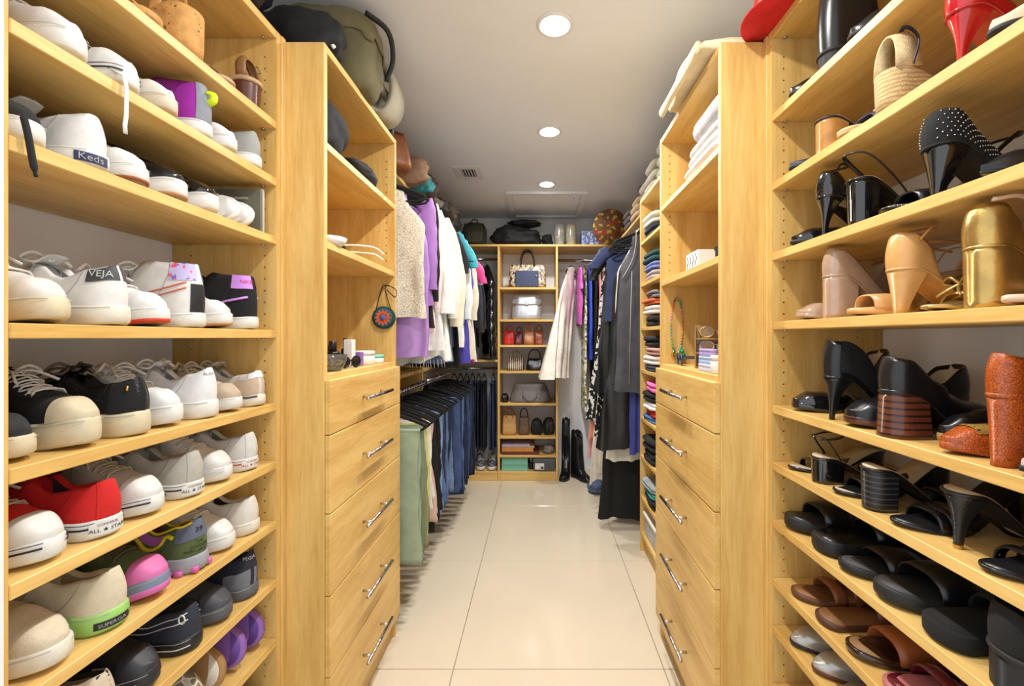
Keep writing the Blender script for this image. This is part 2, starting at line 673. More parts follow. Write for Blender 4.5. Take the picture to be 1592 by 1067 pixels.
# hanging bays on the left: top shelf, middle shelf, divider, rails
SHX = -0.72
e = empty('hanging_bay', (0, 0, 0), 0, 'maple double-hang bay with shelf above blouses and trousers', 'closet bay')
box('top_shelf', XL + 0.001, SHX, YT1 + 0.001, 2.70, 2.075, 2.0945, WOODY, e)
box('divider', XL + 0.001, SHX, 2.7005, 2.7195, 0, 2.0945, WOODZ, e)
box('middle_shelf', XL + 0.001, SHX, YT1 + 0.001, 2.70, 1.045, 1.0645, WOODY, e)
e2 = empty('hanging_bay', (0, 0, 0), 0, 'maple corner hanging bay with shirts and jeans beyond the divider', 'closet bay')
box('top_shelf', XL + 0.001, SHX, 2.72, 3.839, 2.075, 2.0945, WOODY, e2)
box('middle_shelf', XL + 0.001, SHX, 2.72, 3.839, 1.045, 1.0645, WOODY, e2)
RODX = -0.70


def rail(name, p, q, lab, m=chrome):
    o = MB().tube([p, q], 0.0125, 14).build(name, m)
    return tag(o, lab, 'clothes rail')


rail('clothes_rail', (RODX, YT1 + 0.002, 1.985), (RODX, 2.699, 1.985), 'chrome clothes rail carrying the blouses beside the drawer tower')
rail('clothes_rail', (RODX, YT1 + 0.002, 0.985), (RODX, 2.699, 0.985), 'chrome clothes rail carrying the trousers under the blouses')
rail('clothes_rail', (RODX, 2.72, 1.985), (RODX, 3.80, 1.985), 'chrome clothes rail carrying the shirts past the wooden divider')
rail('clothes_rail', (RODX, 2.72, 0.985), (RODX, 3.80, 0.985), 'chrome clothes rail carrying the jeans past the wooden divider')

# right hanging bay
e = empty('hanging_bay', (0, 0, 0), 0, 'maple long-hang bay with shelf over the black dresses', 'closet bay')
box('top_shelf', 0.66, XR - 0.001, YU1 + 0.001, 3.839, 2.05, 2.069, WOODY, e)
rail('clothes_rail', (0.66, YU1 + 0.002, 1.96), (0.66, 3.80, 1.96), 'chrome clothes rail carrying the black and denim dresses')

# back wall unit
YK = 3.84
X0, X1 = -0.345, 0.147
e = empty('back_shelf_unit', (0, 0, 0), 0, 'maple shelf unit of handbags on the back wall', 'shelf unit')
box('side_panel', X0 - 0.019, X0, YK, YB - 0.001, 0, 2.06, WOODZ, e)
box('side_panel', X1, X1 + 0.019, YK, YB - 0.001, 0, 2.06, WOODZ, e)
box('top_shelf', SHX + 0.001, 0.659, YK, YB - 0.001, 2.0605, 2.0795, WOODX, e)
box('top_shelf', XL + 0.001, SHX, YK, YB - 0.001, 2.0605, 2.0795, WOODX, e)
box('top_shelf', 0.66, XR - 0.001, YK, YB - 0.001, 2.0605, 2.0795, WOODX, e)
Z_K = [1.683, 1.40, 1.175, 0.945, 0.662, 0.37, 0.205, 0.06]
for z in Z_K:
    box('shelf', X0 + 0.0005, X1 - 0.0005, YK + 0.002, YB - 0.001, z, z + 0.019, WOODX, e)
box('toe_kick', X0 + 0.0005, X1 - 0.0005, YK + 0.004, YK + 0.02, 0, 0.06, WOODX, e)
SK = [z + 0.0197 for z in Z_K]
e = empty('low_hanging_bay', (0, 0, 0), 0, 'maple low hanging bay with jeans in the corner of the back wall', 'closet bay')
box('top_shelf', XL + 0.001, X0 - 0.0195, YK + 0.002, YB - 0.001, 1.045, 1.064, WOODX, e)
box('deck', XL + 0.001, X0 - 0.0195, YK + 0.002, YB - 0.001, 0.062, 0.081, WOODX, e)
box('toe_kick', XL + 0.001, X0 - 0.0195, YK + 0.004, YK + 0.02, 0, 0.0615, WOODX, e)
YR = 4.0
rail('clothes_rail', (XL + 0.002, YR, 1.975), (X0 - 0.02, YR, 1.975), 'chrome clothes rail carrying the black padded vest on the back wall')
rail('clothes_rail', (XL + 0.002, YR, 0.98), (X0 - 0.02, YR, 0.98), 'chrome clothes rail over the dark jeans on the back wall')
rail('clothes_rail', (X1 + 0.02, YR, 1.965), (XR - 0.002, YR, 1.965), 'chrome clothes rail carrying the white lace dress on the back wall')

# ------------------------------------------------------------------ shoe builder
class Shoe:
    """one shoe: heel at local x=0, toe at x=L, y across, z up; origin at the ground under mid length"""
    NU = 30

    def __init__(s, name, label, cat, L=0.268, w=0.0405, hcurve=0.009, toe=2.3, toe_len=0.33, heel_w=0.74, waist=0.78, bend=0.006,
                 zb=0.0, ts=0.028, ts_toe=None, spring=0.008, H=None, op=(0.02, 0.46), collar=0.6, box_k=0.62, sole_out=0.003, group=None):
        s.L, s.w, s.toe, s.toe_len, s.heel_w, s.waist, s.bend = L, w, toe, toe_len, heel_w, waist, bend
        s.zbh, s.ts, s.ts_toe, s.spring = zb, ts, ts if ts_toe is None else ts_toe, spring
        s.H = H or [(0, 0.062), (0.12, 0.058), (0.3, 0.05), (0.46, 0.078), (0.68, 0.05), (0.86, 0.036), (1.0, 0.012)]
        s.hc = hcurve
        s.op, s.collar, s.bk, s.so = op, collar, box_k, sole_out
        s.e = empty(name, (0, 0, 0), 0, label, cat, group)
        s.parts = {}

    # plan outline
    def hw(s, u):
        u = min(max(u, 0.0), 1.0)
        base = keys([(0.0, s.heel_w), (0.14, s.heel_w), (0.40, s.waist * 0.98), (0.70, 1.0), (1.0, 0.94)], u)
        if u < 0.13:
            base *= sqrt(max(0, 1 - (1 - u / 0.13) ** 2))
        k = 1 - s.toe_len
        if u > k:
            q = (u - k) / s.toe_len
            base *= max(0, 1 - q ** s.toe) ** (1 / s.toe)
        return base * s.w

    def cy(s, u):
        return s.bend * sin(pi * min(1, max(0, u))) - s.bend * 1.2 * u * u

    def zb(s, u):                              # underside of the sole
        z = s.spring * sm(0.72, 1.0, u) ** 1.3
        if s.zbh > 0:
            z += s.zbh * (1 - sm(0.10, 0.66, u)) if u > 0.10 else s.zbh * (1 + 0.02 * (0.1 - u))
        else:
            z += 0.003 * (1 - sm(0, 0.1, u))
        return z

    def st(s, u):
        return s.ts + (s.ts_toe - s.ts) * sm(0.3, 0.75, u)

    def X(s, u):
        return (u - 0.5) * s.L

    def put(s, name, mb, m, smooth=True, parent=None, label=None):
        o = mb.build(name, m, parent or s.e, smooth)
        if label:
            o['label'] = label
        s.parts.setdefault(name, o)
        return o

    def us(s, a=0.0, b=1.0, n=None):
        n = n or s.NU
        return [a + (b - a) * (0.5 - 0.5 * cos(pi * i / n)) for i in range(n + 1)]

    # ---- sole as a stack of outline rings
    def sole(s, m, prof=((0.90, 0.0), (0.99, 0.14), (1.0, 0.5), (0.985, 0.9), (0.93, 1.0)), name='sole', flat=False, grow=0.0, lo=None, u0=0.0, u1=1.0):
        U = s.us(u0, u1)
        R = []
        for sc, t in prof:
            ring = []
            for sg, seq in ((1, U), (-1, U[::-1][1:-1])):
                for u in seq:
                    hwid = (s.hw(u) + s.so * min(1, s.hw(u) / (0.5 * s.w)) + grow) * sc
                    z0 = s.zb(u) if lo is None else lo(u)
                    z1 = s.zb(u) + s.st(u)
                    x = s.X(0.5 + (u - 0.5) * (1 + (sc - 0.97) * 0.35 + 2 * s.so / s.L * 0.8))
                    ring.append((x, s.cy(u) + sg * hwid, z0 + (z1 - z0) * t))
            R.append(ring)
        return s.put(name, MB().rings(R), m)

    # ---- upper surface
    def sec(s, u, p):
        b = s.zb(u) + s.st(u) - 0.001
        W, H = s.hw(u), keys(s.H, u)
        th = p * pi / 2
        cl = (W * max(0, cos(th)) ** s.bk, H * sin(th) ** 0.85)
        o0, o1 = s.op
        o = sm(o0 - 0.012, o0 + 0.012, u) * (1 - sm(o1 - 0.03, o1 + 0.015, u))
        if u < o0 + 0.02 and o < 1:           # heel wall keeps its full height
            t = min(1, p / 0.55)
            cw = 1 - (1 - s.collar) * 0.55 * t ** 1.6
            q = max(0, (p - 0.55) / 0.45)
            cl = (W * cw * (1 - q), H * t)
        if o <= 0:
            return cl[0], b + cl[1]
        if p <= 0.55:
            t = p / 0.55
            op = (W * (1 + 0.06 * sin(pi * t) - (1 - s.collar) * t ** 1.5), H * t)
        else:
            q = (p - 0.55) / 0.45
            Wc = max(0.0, W * s.collar - 0.004)
            if q < 0.6:
                op = (Wc + (W * 0.8 - Wc) * max(0, q - 0.1), H - (H - 0.004) * (q / 0.6))
            else:
                op = ((Wc + (W * 0.8 - Wc) * 0.5) * (1 - (q - 0.6) / 0.4), 0.004)
        return op[0] * o + cl[0] * (1 - o), b + op[1] * o + cl[1] * (1 - o)

    def heel_dx(s, u, p):
        """the counter leans in at the top and bulges at mid height"""
        if u > 0.24:
            return 0.0
        t = min(1.0, p / 0.55)
        return (1 - u / 0.24) ** 2 * (s.hc * t ** 2.2 - 0.003 * sin(pi * t))

    def pt(s, u, a, off=0.0):
        """a in -1..1: -1 one sole edge, 0 the centre line, 1 the other"""
        p = 1 - abs(a)
        l, z = s.sec(u, p)
        v = Vector((s.X(u) + s.heel_dx(u, p), s.cy(u) + (l if a >= 0 else -l), z))
        if off:
            d = 0.004
            sa = 1 if a >= 0 else -1
            a0 = min(0.999, abs(a)) * sa
            f = lambda uu, aa: Vector((s.X(uu) + s.heel_dx(uu, 1 - abs(aa)), s.cy(uu) + (s.sec(uu, 1 - abs(aa))[0]) * sa, s.sec(uu, 1 - abs(aa))[1]))
            du = f(min(1, u + d), a0) - f(max(0, u - d), a0)
            aa1, aa2 = max(0.0, abs(a0) - d) * sa, min(1.0, abs(a0) + d) * sa
            dv = f(u, aa2) - f(u, aa1)
            n = du.cross(dv)
            if u > 0.985 or u < 0.004:
                n = Vector(((1 if u > 0.5 else -1), 0, 0.15))
            if n.length > 1e-12:
                n.normalize()
                c = Vector((s.X(min(0.9, max(0.1, u))), s.cy(u), s.zb(u) + s.st(u)))
                if n.dot(v - c) < 0:
                    n = -n
                v = v + n * off
        return v

    def upper(s, m, lining=None, u1=1.0, name='upper'):
        U = s.us(0, u1)
        A = [-1 + 2 * i / 30 for i in range(31)]
        P = [[s.pt(u, a) for a in A] for u in U]
        n, k = len(U), len(A)
        V = [p for r in P for p in r]
        F1, F2 = [], []
        for i in range(n - 1):
            um = (U[i] + U[i + 1]) / 2
            for j in range(k - 1):
                f = [i * k + j, i * k + j + 1, (i + 1) * k + j + 1, (i + 1) * k + j]
                am = abs((A[j] + A[j + 1]) / 2)
                (F2 if (lining and am < 0.42 and s.op[0] < um < s.op[1]) else F1).append(f)
        s.put(name, MB().add(V, F1), m)
        if F2:
            used = sorted({i for f in F2 for i in f})
            mp = {i: q for q, i in enumerate(used)}
            s.put('lining', MB().add([V[i] for i in used], [[mp[i] for i in f] for f in F2]), lining)

    def patch(s, name, m, u0, u1, a0, a1, off=0.0014, nu=10, na=10, both=False, thick=0.001, wave=None):
        """thin overlay following the upper"""
        for sg in ((1, -1) if both else (1,)):
            mb = MB()
            P = []
            for i in range(nu + 1):
                row = []
                for j in range(na + 1):
                    fu, fa = i / nu, j / na
                    u, a = u0 + (u1 - u0) * fu, (a0 + (a1 - a0) * fa)
                    if wave:
                        u, a = wave(fu, fa)
                    row.append(s.pt(u, sg * a, off))
                P.append(row)
            mb.grid(P)
            s.put(name, mb, m)

    def stripe(s, name, m, pts, r=0.002, both=True, off=0.0012):
        """raised line over the upper through (u, a) points"""
        for sg in ((1, -1) if both else (1,)):
            C = bez([Vector((u, a, 0)) for u, a in pts], 6)
            Pp = [s.pt(c.x, sg * max(0.001, c.y), off) for c in C]
            s.put(name, MB().tube(Pp, r, 5, flat=0.6), m)

    def band(s, name, m, u0, u1, h, th=0.003, lean=0.0, wid=1.0, nu=4, na=14, skew=0.0, par=None):
        """strap arching over the foot from edge to edge"""
        mb = MB()
        out, inn = [], []
        for i in range(nu + 1):
            u = u0 + (u1 - u0) * i / nu
            r1, r2 = [], []
            for j in range(na + 1):
                t = pi * j / na
                uu = u + lean * sin(t) + skew * cos(t)
                b = s.zb(uu) + s.st(uu) - 0.004
                W = s.hw(uu) * wid
                hh = h * (1 - 0.12 * (2 * i / nu - 1) ** 2)
                cx, sz = abs(cos(t)) ** 0.75 * (1 if cos(t) >= 0 else -1), sin(t) ** 0.8
                r1.append(Vector((s.X(uu), s.cy(uu) + (W + th * 0.5) * cx, b + (hh + th) * sz)))
                r2.append(Vector((s.X(uu), s.cy(uu) + (W - th * 0.5) * cx, b + hh * sz)))
            out.append(r1)
            inn.append(r2)
        ring = [o + i[::-1] for o, i in zip(out, inn)]
        mb.rings(ring)
        return s.put(name, mb, m, parent=par)

    def heel(s, m, kind='block', u1=0.24, tip=0.85, name='heel', tipm=None, back=0.0, pinch=0.0):
        """heel under the seat; rings from the seat to the ground"""
        R = []
        N = 9
        for k in range(N + 1):
            t = k / N
            if kind == 'stiletto':
                sc = tip + (1 - tip) * (1 - t) ** 2.4
            elif kind == 'cone':
                sc = tip + (1 - tip) * (1 - t) ** 1.3
            else:
                sc = 1 + (tip - 1) * t - pinch * sin(pi * t)
            ring = []
            U = [u1 * (0.5 - 0.5 * cos(pi * i / 10)) for i in range(11)]
            for sg, seq in ((1, U), (-1, U[::-1])):
                for u in seq:
                    h0 = s.hw(u) * (1.0 if u > 0.001 else 0)
                    uc = 0.085 + back * t if kind != 'block' else u1 * 0.5
                    uu = uc + (u - (u1 * 0.5 if kind == 'block' else 0.085)) * sc
                    z0 = s.zb(u) + 0.003
                    ring.append((s.X(uu), s.cy(u) + sg * h0 * sc, z0 * (1 - t)))
            R.append(ring)
        o = s.put(name, MB().rings(R), m)
        if tipm:
            zt = 0.006
            r0 = [(x, y, 0.0) for x, y, z in R[-1]]
            r1 = [(x, y, zt) for x, y, z in R[-1]]
            c = Vector((sum(p[0] for p in r0) / len(r0), sum(p[1] for p in r0) / len(r0), 0))
            g = lambda r: [(c.x + (p[0] - c.x) * 1.04, c.y + (p[1] - c.y) * 1.04, p[2]) for p in r]
            s.put('heel_tip', MB().rings([g(r0), g(r1)]), tipm, False, o)
        return o

    def wedge(s, m, u1=0.66, name='wedge'):
        s.sole(m, prof=((0.93, 0.0), (0.97, 0.3), (1.0, 0.96), (0.96, 1.0)), name=name, lo=lambda u: 0.0 if u < 0.72 else s.zb(u))

    def insole(s, m, name='footbed', off=0.0008, sc=0.95):
        U = s.us()
        top, bot = [], []
        ring = []
        for sg, seq in ((1, U), (-1, U[::-1][1:-1])):
            for u in seq:
                ring.append((s.X(0.5 + (u - 0.5) * 0.975), s.cy(u) + sg * s.hw(u) * sc, s.zb(u) + s.st(u) + off))
        low = [(x, y, z - 0.003) for x, y, z in ring]
        n = len(U)
        mb = MB()
        V = low + ring
        k = len(ring)
        F = [[j, (j + 1) % k, k + (j + 1) % k, k + j] for j in range(k)]
        # strips across
        for i in range(n - 1):
            a, b = i, i + 1
            c, d = (k - i) % k, (k - i - 1) % k
            F.append([k + q for q in dict.fromkeys((a, b, d, c))])
        F = [f for f in F if len(f) > 2]
        return s.put(name, mb.add(V, F), m)

    def tube(s, name, m, P, r=0.003, seg=6, flat=1.0, smoothn=6, up=None, closed=False, par=None):
        return s.put(name, MB().tube(bez(P, smoothn) if smoothn else P, r, seg, flat=flat, up=up, closed=closed), m, parent=par)

    def laces(s, m, n=5, u0=0.48, u1=0.70, a=0.34, r=0.0032, bow=True, loop=0.038, seed=1):
        rd = random.Random(seed)
        mb = MB()
        for i in range(n):
            u = u0 + (u1 - u0) * i / max(1, n - 1)
            P = [s.pt(u + (0.012 if i % 2 else -0.004) * k, a * k, 0.004 if abs(k) < 0.9 else -0.001) for k in (-1, -0.6, -0.2, 0.2, 0.6, 1)]
            mb.tube(P, r, 5, flat=0.55, up=(0, 0, 1))
            if i < n - 1:
                v = u + (u1 - u0) / max(1, n - 1)
                mb.tube([s.pt(u, -a, 0.001), s.pt((u + v) / 2, 0, 0.0055), s.pt(v, a, 0.001)], r * 0.9, 5, flat=0.55, up=(0, 0, 1))
        lace = s.put('laces', mb, m)
        if bow:
            b = MB()
            c = s.pt(u0 - 0.01, 0, 0.006)
            for sg in (1, -1):
                q = loop * rd.uniform(0.8, 1.2)
                P = [c, c + Vector((0.01, sg * q * 0.5, 0.014)), c + Vector((0.016, sg * q * 0.95, 0.002)), c + Vector((-0.004, sg * q * 0.8, -0.004)), c + Vector((-0.004, sg * q * 0.3, 0.008)), c]
                b.tube(bez(P, 5), r, 5, flat=0.6)
                P = [c, c + Vector((0.02, sg * q * 0.45, 0.005)), c + Vector((0.045, sg * q * rd.uniform(0.7, 1.0), -0.012))]
                b.tube(bez(P, 4), r * 0.9, 5, flat=0.6)
            s.put('bow', b, m, parent=lace)

    def tongue(s, m, u=0.45, h=0.013, w=0.02, back=0.024):
        c = s.pt(min(0.99, s.op[1] + 0.02), 0, -0.002)
        P = []
        for i in range(6):
            t = i / 5
            row = []
            for j in range(7):
                y = (j / 6 - 0.5) * 2 * w * (1 - 0.25 * t * t)
                row.append(Vector((c.x - back * t, c.y + y, c.z + h * t ** 0.8 - abs(y) * 0.25)))
            P.append(row)
        Q = [[p + Vector((0.004, 0, 0.003)) for p in r] for r in P]
        ring = [a + b[::-1] for a, b in zip(P, Q)]
        s.put('tongue', MB().rings(ring), m)

    def side_line(s, name, m, t0, t1, u0=0.02, u1=0.8, out=0.0009):
        """thin line running round the sole edge between two heights"""
        for sg in (1, -1):
            U = s.us(u0, u1, 44)
            P = []
            for t in (t0, t1):
                P.append([(s.X(0.5 + (u - 0.5) * (1 + 2 * s.so / s.L * 0.8 + 0.0125)), s.cy(u) + sg * (s.hw(u) + s.so * min(1, s.hw(u) / (0.5 * s.w)) + out + 0.0012 * sm(0.6, 0.8, u)), s.zb(u) + s.st(u) * t) for u in U])
            s.put(name, MB().grid(P), m)

    def text_heel(s, txt, size, z, m, part='sole', y=0.0, off=0.0008, name='lettering', spacing=1.0):
        t = s.parts[part]
        # reads when seen from behind the heel, looking along +x
        return lettering(txt, size, frame((s.X(0) - 0.05, y, z), (0, -1, 0), (0, 0, 1)), m, s.e, t, (1, 0, 0), off, name, spacing)

    def text_side(s, txt, size, u, z, m, sg=-1, part='upper', off=0.0008, slope=0.0, name='lettering', spacing=1.0):
        t = s.parts[part]
        ex = (1, 0, slope) if sg < 0 else (-1, 0, slope)
        return lettering(txt, size, frame((s.X(u), sg * 0.2, z), ex, (-slope * ex[0], 0, 1)), m, s.e, t, (0, -sg, 0), off, name, spacing)

    def text_corner(s, txt, size, z, m, part='upper', ang=45, shift=0.0, off=0.0008, name='lettering', spacing=1.0):
        """text on the heel corner that faces the doorway when the heel is out (left shelves)"""
        a = math.radians(ang)
        f = Vector((cos(a), -sin(a), 0))
        r = f.cross(Vector((0, 0, 1)))
        c = Vector((s.X(0.06), 0, z)) + r * shift
        return lettering(txt, size, frame(c - f * 0.06, r, (0, 0, 1)), m, s.e, s.parts[part], f, off, name, spacing)

    def corner_label(s, name, m, wdt, hgt, z, ang=45, part='sole', off=0.0012):
        a = math.radians(ang)
        f = Vector((cos(a), -sin(a), 0))
        r = f.cross(Vector((0, 0, 1)))
        t = s.parts[part]
        bv = BVHTree.FromPolygons([v.co.copy() for v in t.data.vertices], [list(p.vertices) for p in t.data.polygons])
        P = []
        for j in range(13):
            row = []
            for k in range(4):
                o = Vector((s.X(0.06), 0, z)) + r * (j / 12 - 0.5) * wdt + Vector((0, 0, (k / 3 - 0.5) * hgt)) - f * 0.2
                h = bv.ray_cast(o, f)
                row.append((h[0] if h[0] is not None else bv.find_nearest(o + f * 0.15)[0]) - f * off)
            P.append(row)
        return s.put(name, MB().grid(P), m)

    def place(s, side, y, z, out, inset=0.006, yaw=0.0, tilt=0.0):
        """side -1/1, out 'toe' or 'heel': which end faces the aisle; z shelf top"""
        fx = XSL if side < 0 else XSR
        x = fx + side * (inset + s.L / 2 + s.so)
        rz = 0.0 if (side < 0) == (out == 'toe') else pi
        s.e.location = (x, y, z + 0.0004)
        s.e.rotation_euler = (0, tilt, rz + yaw)
        return s


def pal(rgb, rough=0.55, bump=0.12, **k):
    key = 'shoe_%d_%d_%d_%d' % (rgb[0], rgb[1], rgb[2], int(rough * 100)) + (str(k.get('pat', ''))[:40] if k.get('pat') else '') + ('c' if k.get('coat') else '') + ('m' if k.get('metal') else '')
    return mat(key, rgb, rough, k.pop('var', 0.04), k.pop('scale', 60), bump, k.pop('bscale', 500), **k)


WHT, OFFW, CREAM, BLK = (222, 222, 220), (222, 219, 210), (214, 203, 178), (22, 22, 24)
rub_w, rub_o, rub_c = pal((215, 214, 208), 0.5), pal((214, 207, 192), 0.5), pal((203, 190, 160), 0.55)
lea_w, can_w = pal(WHT, 0.45), pal((226, 224, 218), 0.85, 0.3)
blk_l = pal((20, 20, 23), 0.28, 0.08)
blk_p = pal((16, 16, 19), 0.1, 0.0, coat=0.8)
blk_s = pal((19, 18, 19), 0.9, 0.35)
blk_r = pal((25, 25, 26), 0.6, 0.2)
in_grey, in_beige, in_dark = pal((150, 148, 145), 0.9), pal((196, 178, 148), 0.8), pal((60, 56, 54), 0.9)
lace_w, lace_o, lace_b = pal((228, 227, 224), 0.9, 0.4), pal((186, 176, 158), 0.9, 0.4), pal((28, 28, 29), 0.9, 0.4)
ink = pal((25, 25, 28), 0.6)
gold = mat('gold_metal', (212, 178, 98), 0.28, 0.05, 40, metal=1.0)
silv = mat('silver_metal', (205, 205, 208), 0.25, 0.04, 40, metal=1.0)


def low_sneaker(label, up, sole=rub_w, lining=in_grey, lace=lace_w, out='toe', y=1.0, z=1.0, side=-1, ts=0.03, L=0.268, w=0.0405,
                bow=True, cap=None, tab=None, inset=0.006, yaw=0.0, foot=None, spring=0.008, name='sneaker', nl=5, H=None, lac=True, tong=True, seed=1, toe=2.3):
    s = Shoe(name, label, 'sneaker', L=L, w=w, ts=ts, spring=spring, H=H, toe=toe)
    s.sole(sole)
    s.upper(up, lining)
    if tong:
        s.tongue(up)
    if lac:
        s.laces(lace, nl, bow=bow, seed=seed)
        s.patch('eyestay', up, 0.45, 0.70, 0.28, 0.46, 0.0016, 8, 4, both=True)
    try:
        rgb = [int(v) for v in up.name.split('_')[1:4]]
    except ValueError:
        rgb = []
    if len(rgb) != 3:
        rgb = [60, 60, 60]
    sg_ = pal(tuple(int(v * 0.72) if sum(rgb) > 150 else min(255, v + 34) for v in rgb), 0.9, 0.0)
    s.stripe('seam', sg_, [(0.44, 0.50), (0.47, 0.66), (0.52, 0.82), (0.60, 0.98)], 0.0008, off=0.0006)
    s.stripe('seam', sg_, [(0.16, 0.47), (0.19, 0.66), (0.24, 0.82), (0.34, 0.985)], 0.0008, off=0.0006)
    s.side_line('sole_groove', pal((176, 170, 158), 0.7) if not foot else foot, 0.86, 0.90, 0.02, 0.99, 0.0004)
    if cap:
        s.patch('toe_cap', cap, 0.83, 1.0, -1.0, 1.0, 0.0018, 14, 20)
    if tab:
        hz = s.H[0][1]
        s.patch('heel_tab', tab, 0.001, 0.13, 0.44, 0.66, 0.0014, 10, 5, both=True)
    if foot:
        s.side_line('foxing_stripe', foot, 0.60, 0.70, 0.02, 0.99, 0.0011)
    s.place(side, y, z, out, inset, yaw)
    return s


def canvas(label, up, out, y, z, txt=None, txtm=None, lining=in_grey, side=-1, lace=lace_o, **k):
    """canvas sneaker with rubber cap, dark foxing line and a licence plate on the heel"""
    s = low_sneaker(label, up, rub_w, lining, lace, out, y, z, side, ts=0.031, cap=rub_w, foot=k.pop('foot', ink), name='canvas_sneaker', **k)
    s.patch('heel_strip', up, 0.0, 0.035, 0.46, 0.995, 0.0016, 5, 8, both=True)
    hz = s.zb(0) + 0.0165
    s.corner_label('heel_plate', rub_w, 0.046, 0.022, hz, 34, off=0.0018)
    if txt:
        for tx, sz, dz in txt:
            s.text_corner(tx, sz, hz + dz, txtm or ink, 'sole', 34, 0, 0.0028)
    return s

# ------------------------------------------------------------------ left shelves: sneakers
HT = [(0, 0.105), (0.1, 0.108), (0.22, 0.112), (0.36, 0.118), (0.44, 0.1), (0.58, 0.066), (0.72, 0.05), (0.87, 0.037), (1.0, 0.012)]
sueb = pal((23, 22, 24), 0.95, 0.3)
# --- shelf at eye level
z = SL[3]
s = low_sneaker('white leather sneaker with cream laces and yellowed sole, toe out at eye level', pal((220, 218, 212), 0.42), rub_c, in_grey, pal((221, 216, 202), 0.9, 0.4), 'toe', 0.668, z, nl=6, seed=3, ts=0.033)
s = low_sneaker('white leather sneaker showing a dark grey lettered heel tab', pal((221, 220, 217), 0.42), rub_o, in_grey, lace_w, 'heel', 0.763, z, tab=pal((66, 66, 68), 0.6), seed=4, ts=0.033, H=[(0, 0.07), (0.12, 0.066), (0.3, 0.05), (0.46, 0.08), (0.68, 0.05), (0.86, 0.036), (1.0, 0.012)])
s.text_corner('VEJA', 0.016, s.ts + 0.055, pal((240, 240, 238), 0.5), 'upper', 56, -0.012, 0.0036)
s = low_sneaker('white mesh sneaker with a red outsole, toe out on the eye-level shelf', pal((226, 224, 222), 0.8, 0.4), rub_w, in_grey, lace_w, 'toe', 0.853, z, seed=5)
s.sole(pal((196, 62, 34), 0.6), name='outsole', prof=((0.9, 0.0), (1.0, 0.1), (1.012, 0.26), (0.99, 0.3)))
s.patch('heel_counter', pal((26, 26, 28), 0.7), 0.0, 0.2, 0.47, 0.8, 0.0014, 8, 6, both=True)
s = low_sneaker('white high-top sneaker with coral stripes and a pastel patterned collar patch', pal((221, 219, 214), 0.45), rub_w, in_grey, lace_w, 'heel', 0.94, z, H=HT, seed=6, name='high_top_sneaker')
s.patch('collar_patch', mat('pastel_scribble', (196, 186, 232), 0.6, 0.05, 30, pat=('blobs', [((236, 96, 110), 60, 0.6), ((88, 116, 210), 90, 0.62)])), 0.004, 0.17, 0.455, 0.64, 0.0015, 8, 6, both=True)
s.stripe('side_stripe', pal((206, 104, 78), 0.6), [(0.05, 0.66), (0.2, 0.74), (0.4, 0.82), (0.58, 0.84)], 0.0022)
s.stripe('side_stripe', pal((206, 104, 78), 0.6), [(0.05, 0.72), (0.2, 0.80), (0.38, 0.87), (0.5, 0.88)], 0.0022)
s.patch('heel_strip', ink, 0.0, 0.03, 0.68, 0.99, 0.0014, 4, 8, both=True)
s = low_sneaker('white leather sneaker with tan outsole, toe out beside the black high-top', lea_w, rub_w, in_grey, lace_w, 'toe', 1.03, z, bow=False)
s.sole(pal((186, 140, 96), 0.6), name='outsole', prof=((0.9, 0.0), (1.0, 0.1), (1.008, 0.2), (0.99, 0.22)))
s = low_sneaker('black suede high-top sneaker with a lilac collar patch and stripe', sueb, rub_w, in_dark, lace_b, 'heel', 1.12, z, H=HT, name='high_top_sneaker', L=0.262)
lil = pal((203, 140, 226), 0.6)
s.patch('collar_patch', lil, 0.004, 0.16, 0.455, 0.63, 0.0015, 8, 6, both=True)
s.stripe('side_stripe', lil, [(0.03, 0.74), (0.2, 0.80), (0.4, 0.9), (0.5, 0.93)], 0.004)
s.text_corner('NIKE', 0.013, s.ts + 0.09, pal((236, 80, 130), 0.5), 'upper', 54, -0.006, 0.003)

# --- second shelf down
z = SL[4]
s = low_sneaker('black and cream striped sneaker tip right at the white door jamb', pal((34, 33, 34), 0.8), rub_c, in_dark, lace_w, 'toe', 0.636, z, ts=0.03, L=0.25, inset=0.02, bow=False, w=0.035)
s = low_sneaker('black sneaker with a big cream rubber toe and platform sole, toe out', pal((26, 25, 27), 0.85), rub_c, in_dark, lace_w, 'toe', 0.719, z, ts=0.042, w=0.0365, cap=rub_c, nl=6, seed=8)
s = low_sneaker('black sequinned platform sneaker with a gold stud on its heel', mat('sequins', (20, 20, 22), 0.25, 0.2, 300, 0.9, 700, pat=('dots', (150, 150, 155), 420, 0.12)), rub_c, in_dark, pal((96, 82, 70), 0.5), 'heel', 0.805, z, w=0.0375, ts=0.042, seed=9)
s.patch('heel_counter', sueb, 0.0, 0.14, 0.44, 0.99, 0.0015, 6, 10, both=True)
c = s.pt(0.05, 0.6, 0.002)
s.put('stud', MB().lathe([(0.0012, -0.002), (0.006, -0.001), (0.006, 0.001), (0.0012, 0.002)], 12), gold)
s.parts['stud'].location = c
s.parts['stud'].rotation_euler = (pi / 2, 0, -0.4)
s = low_sneaker('plain white leather sneaker with thick white laces, toe out', lea_w, rub_w, in_grey, lace_w, 'toe', 0.891, z, w=0.0375, ts=0.036, nl=6, seed=10, inset=0.01)
s = low_sneaker('plain white leather sneaker with chunky sole and small heel lettering', pal((222, 222, 222), 0.4), rub_w, in_grey, lace_w, 'heel', 0.979, z, ts=0.038, seed=11, w=0.0385, H=[(0, 0.072), (0.12, 0.064), (0.3, 0.05), (0.46, 0.08), (0.68, 0.05), (0.86, 0.036), (1.0, 0.012)])
s.text_corner('ALEX', 0.009, s.ts + 0.06, pal((140, 140, 140), 0.6), 'upper', 40, 0, 0.001)
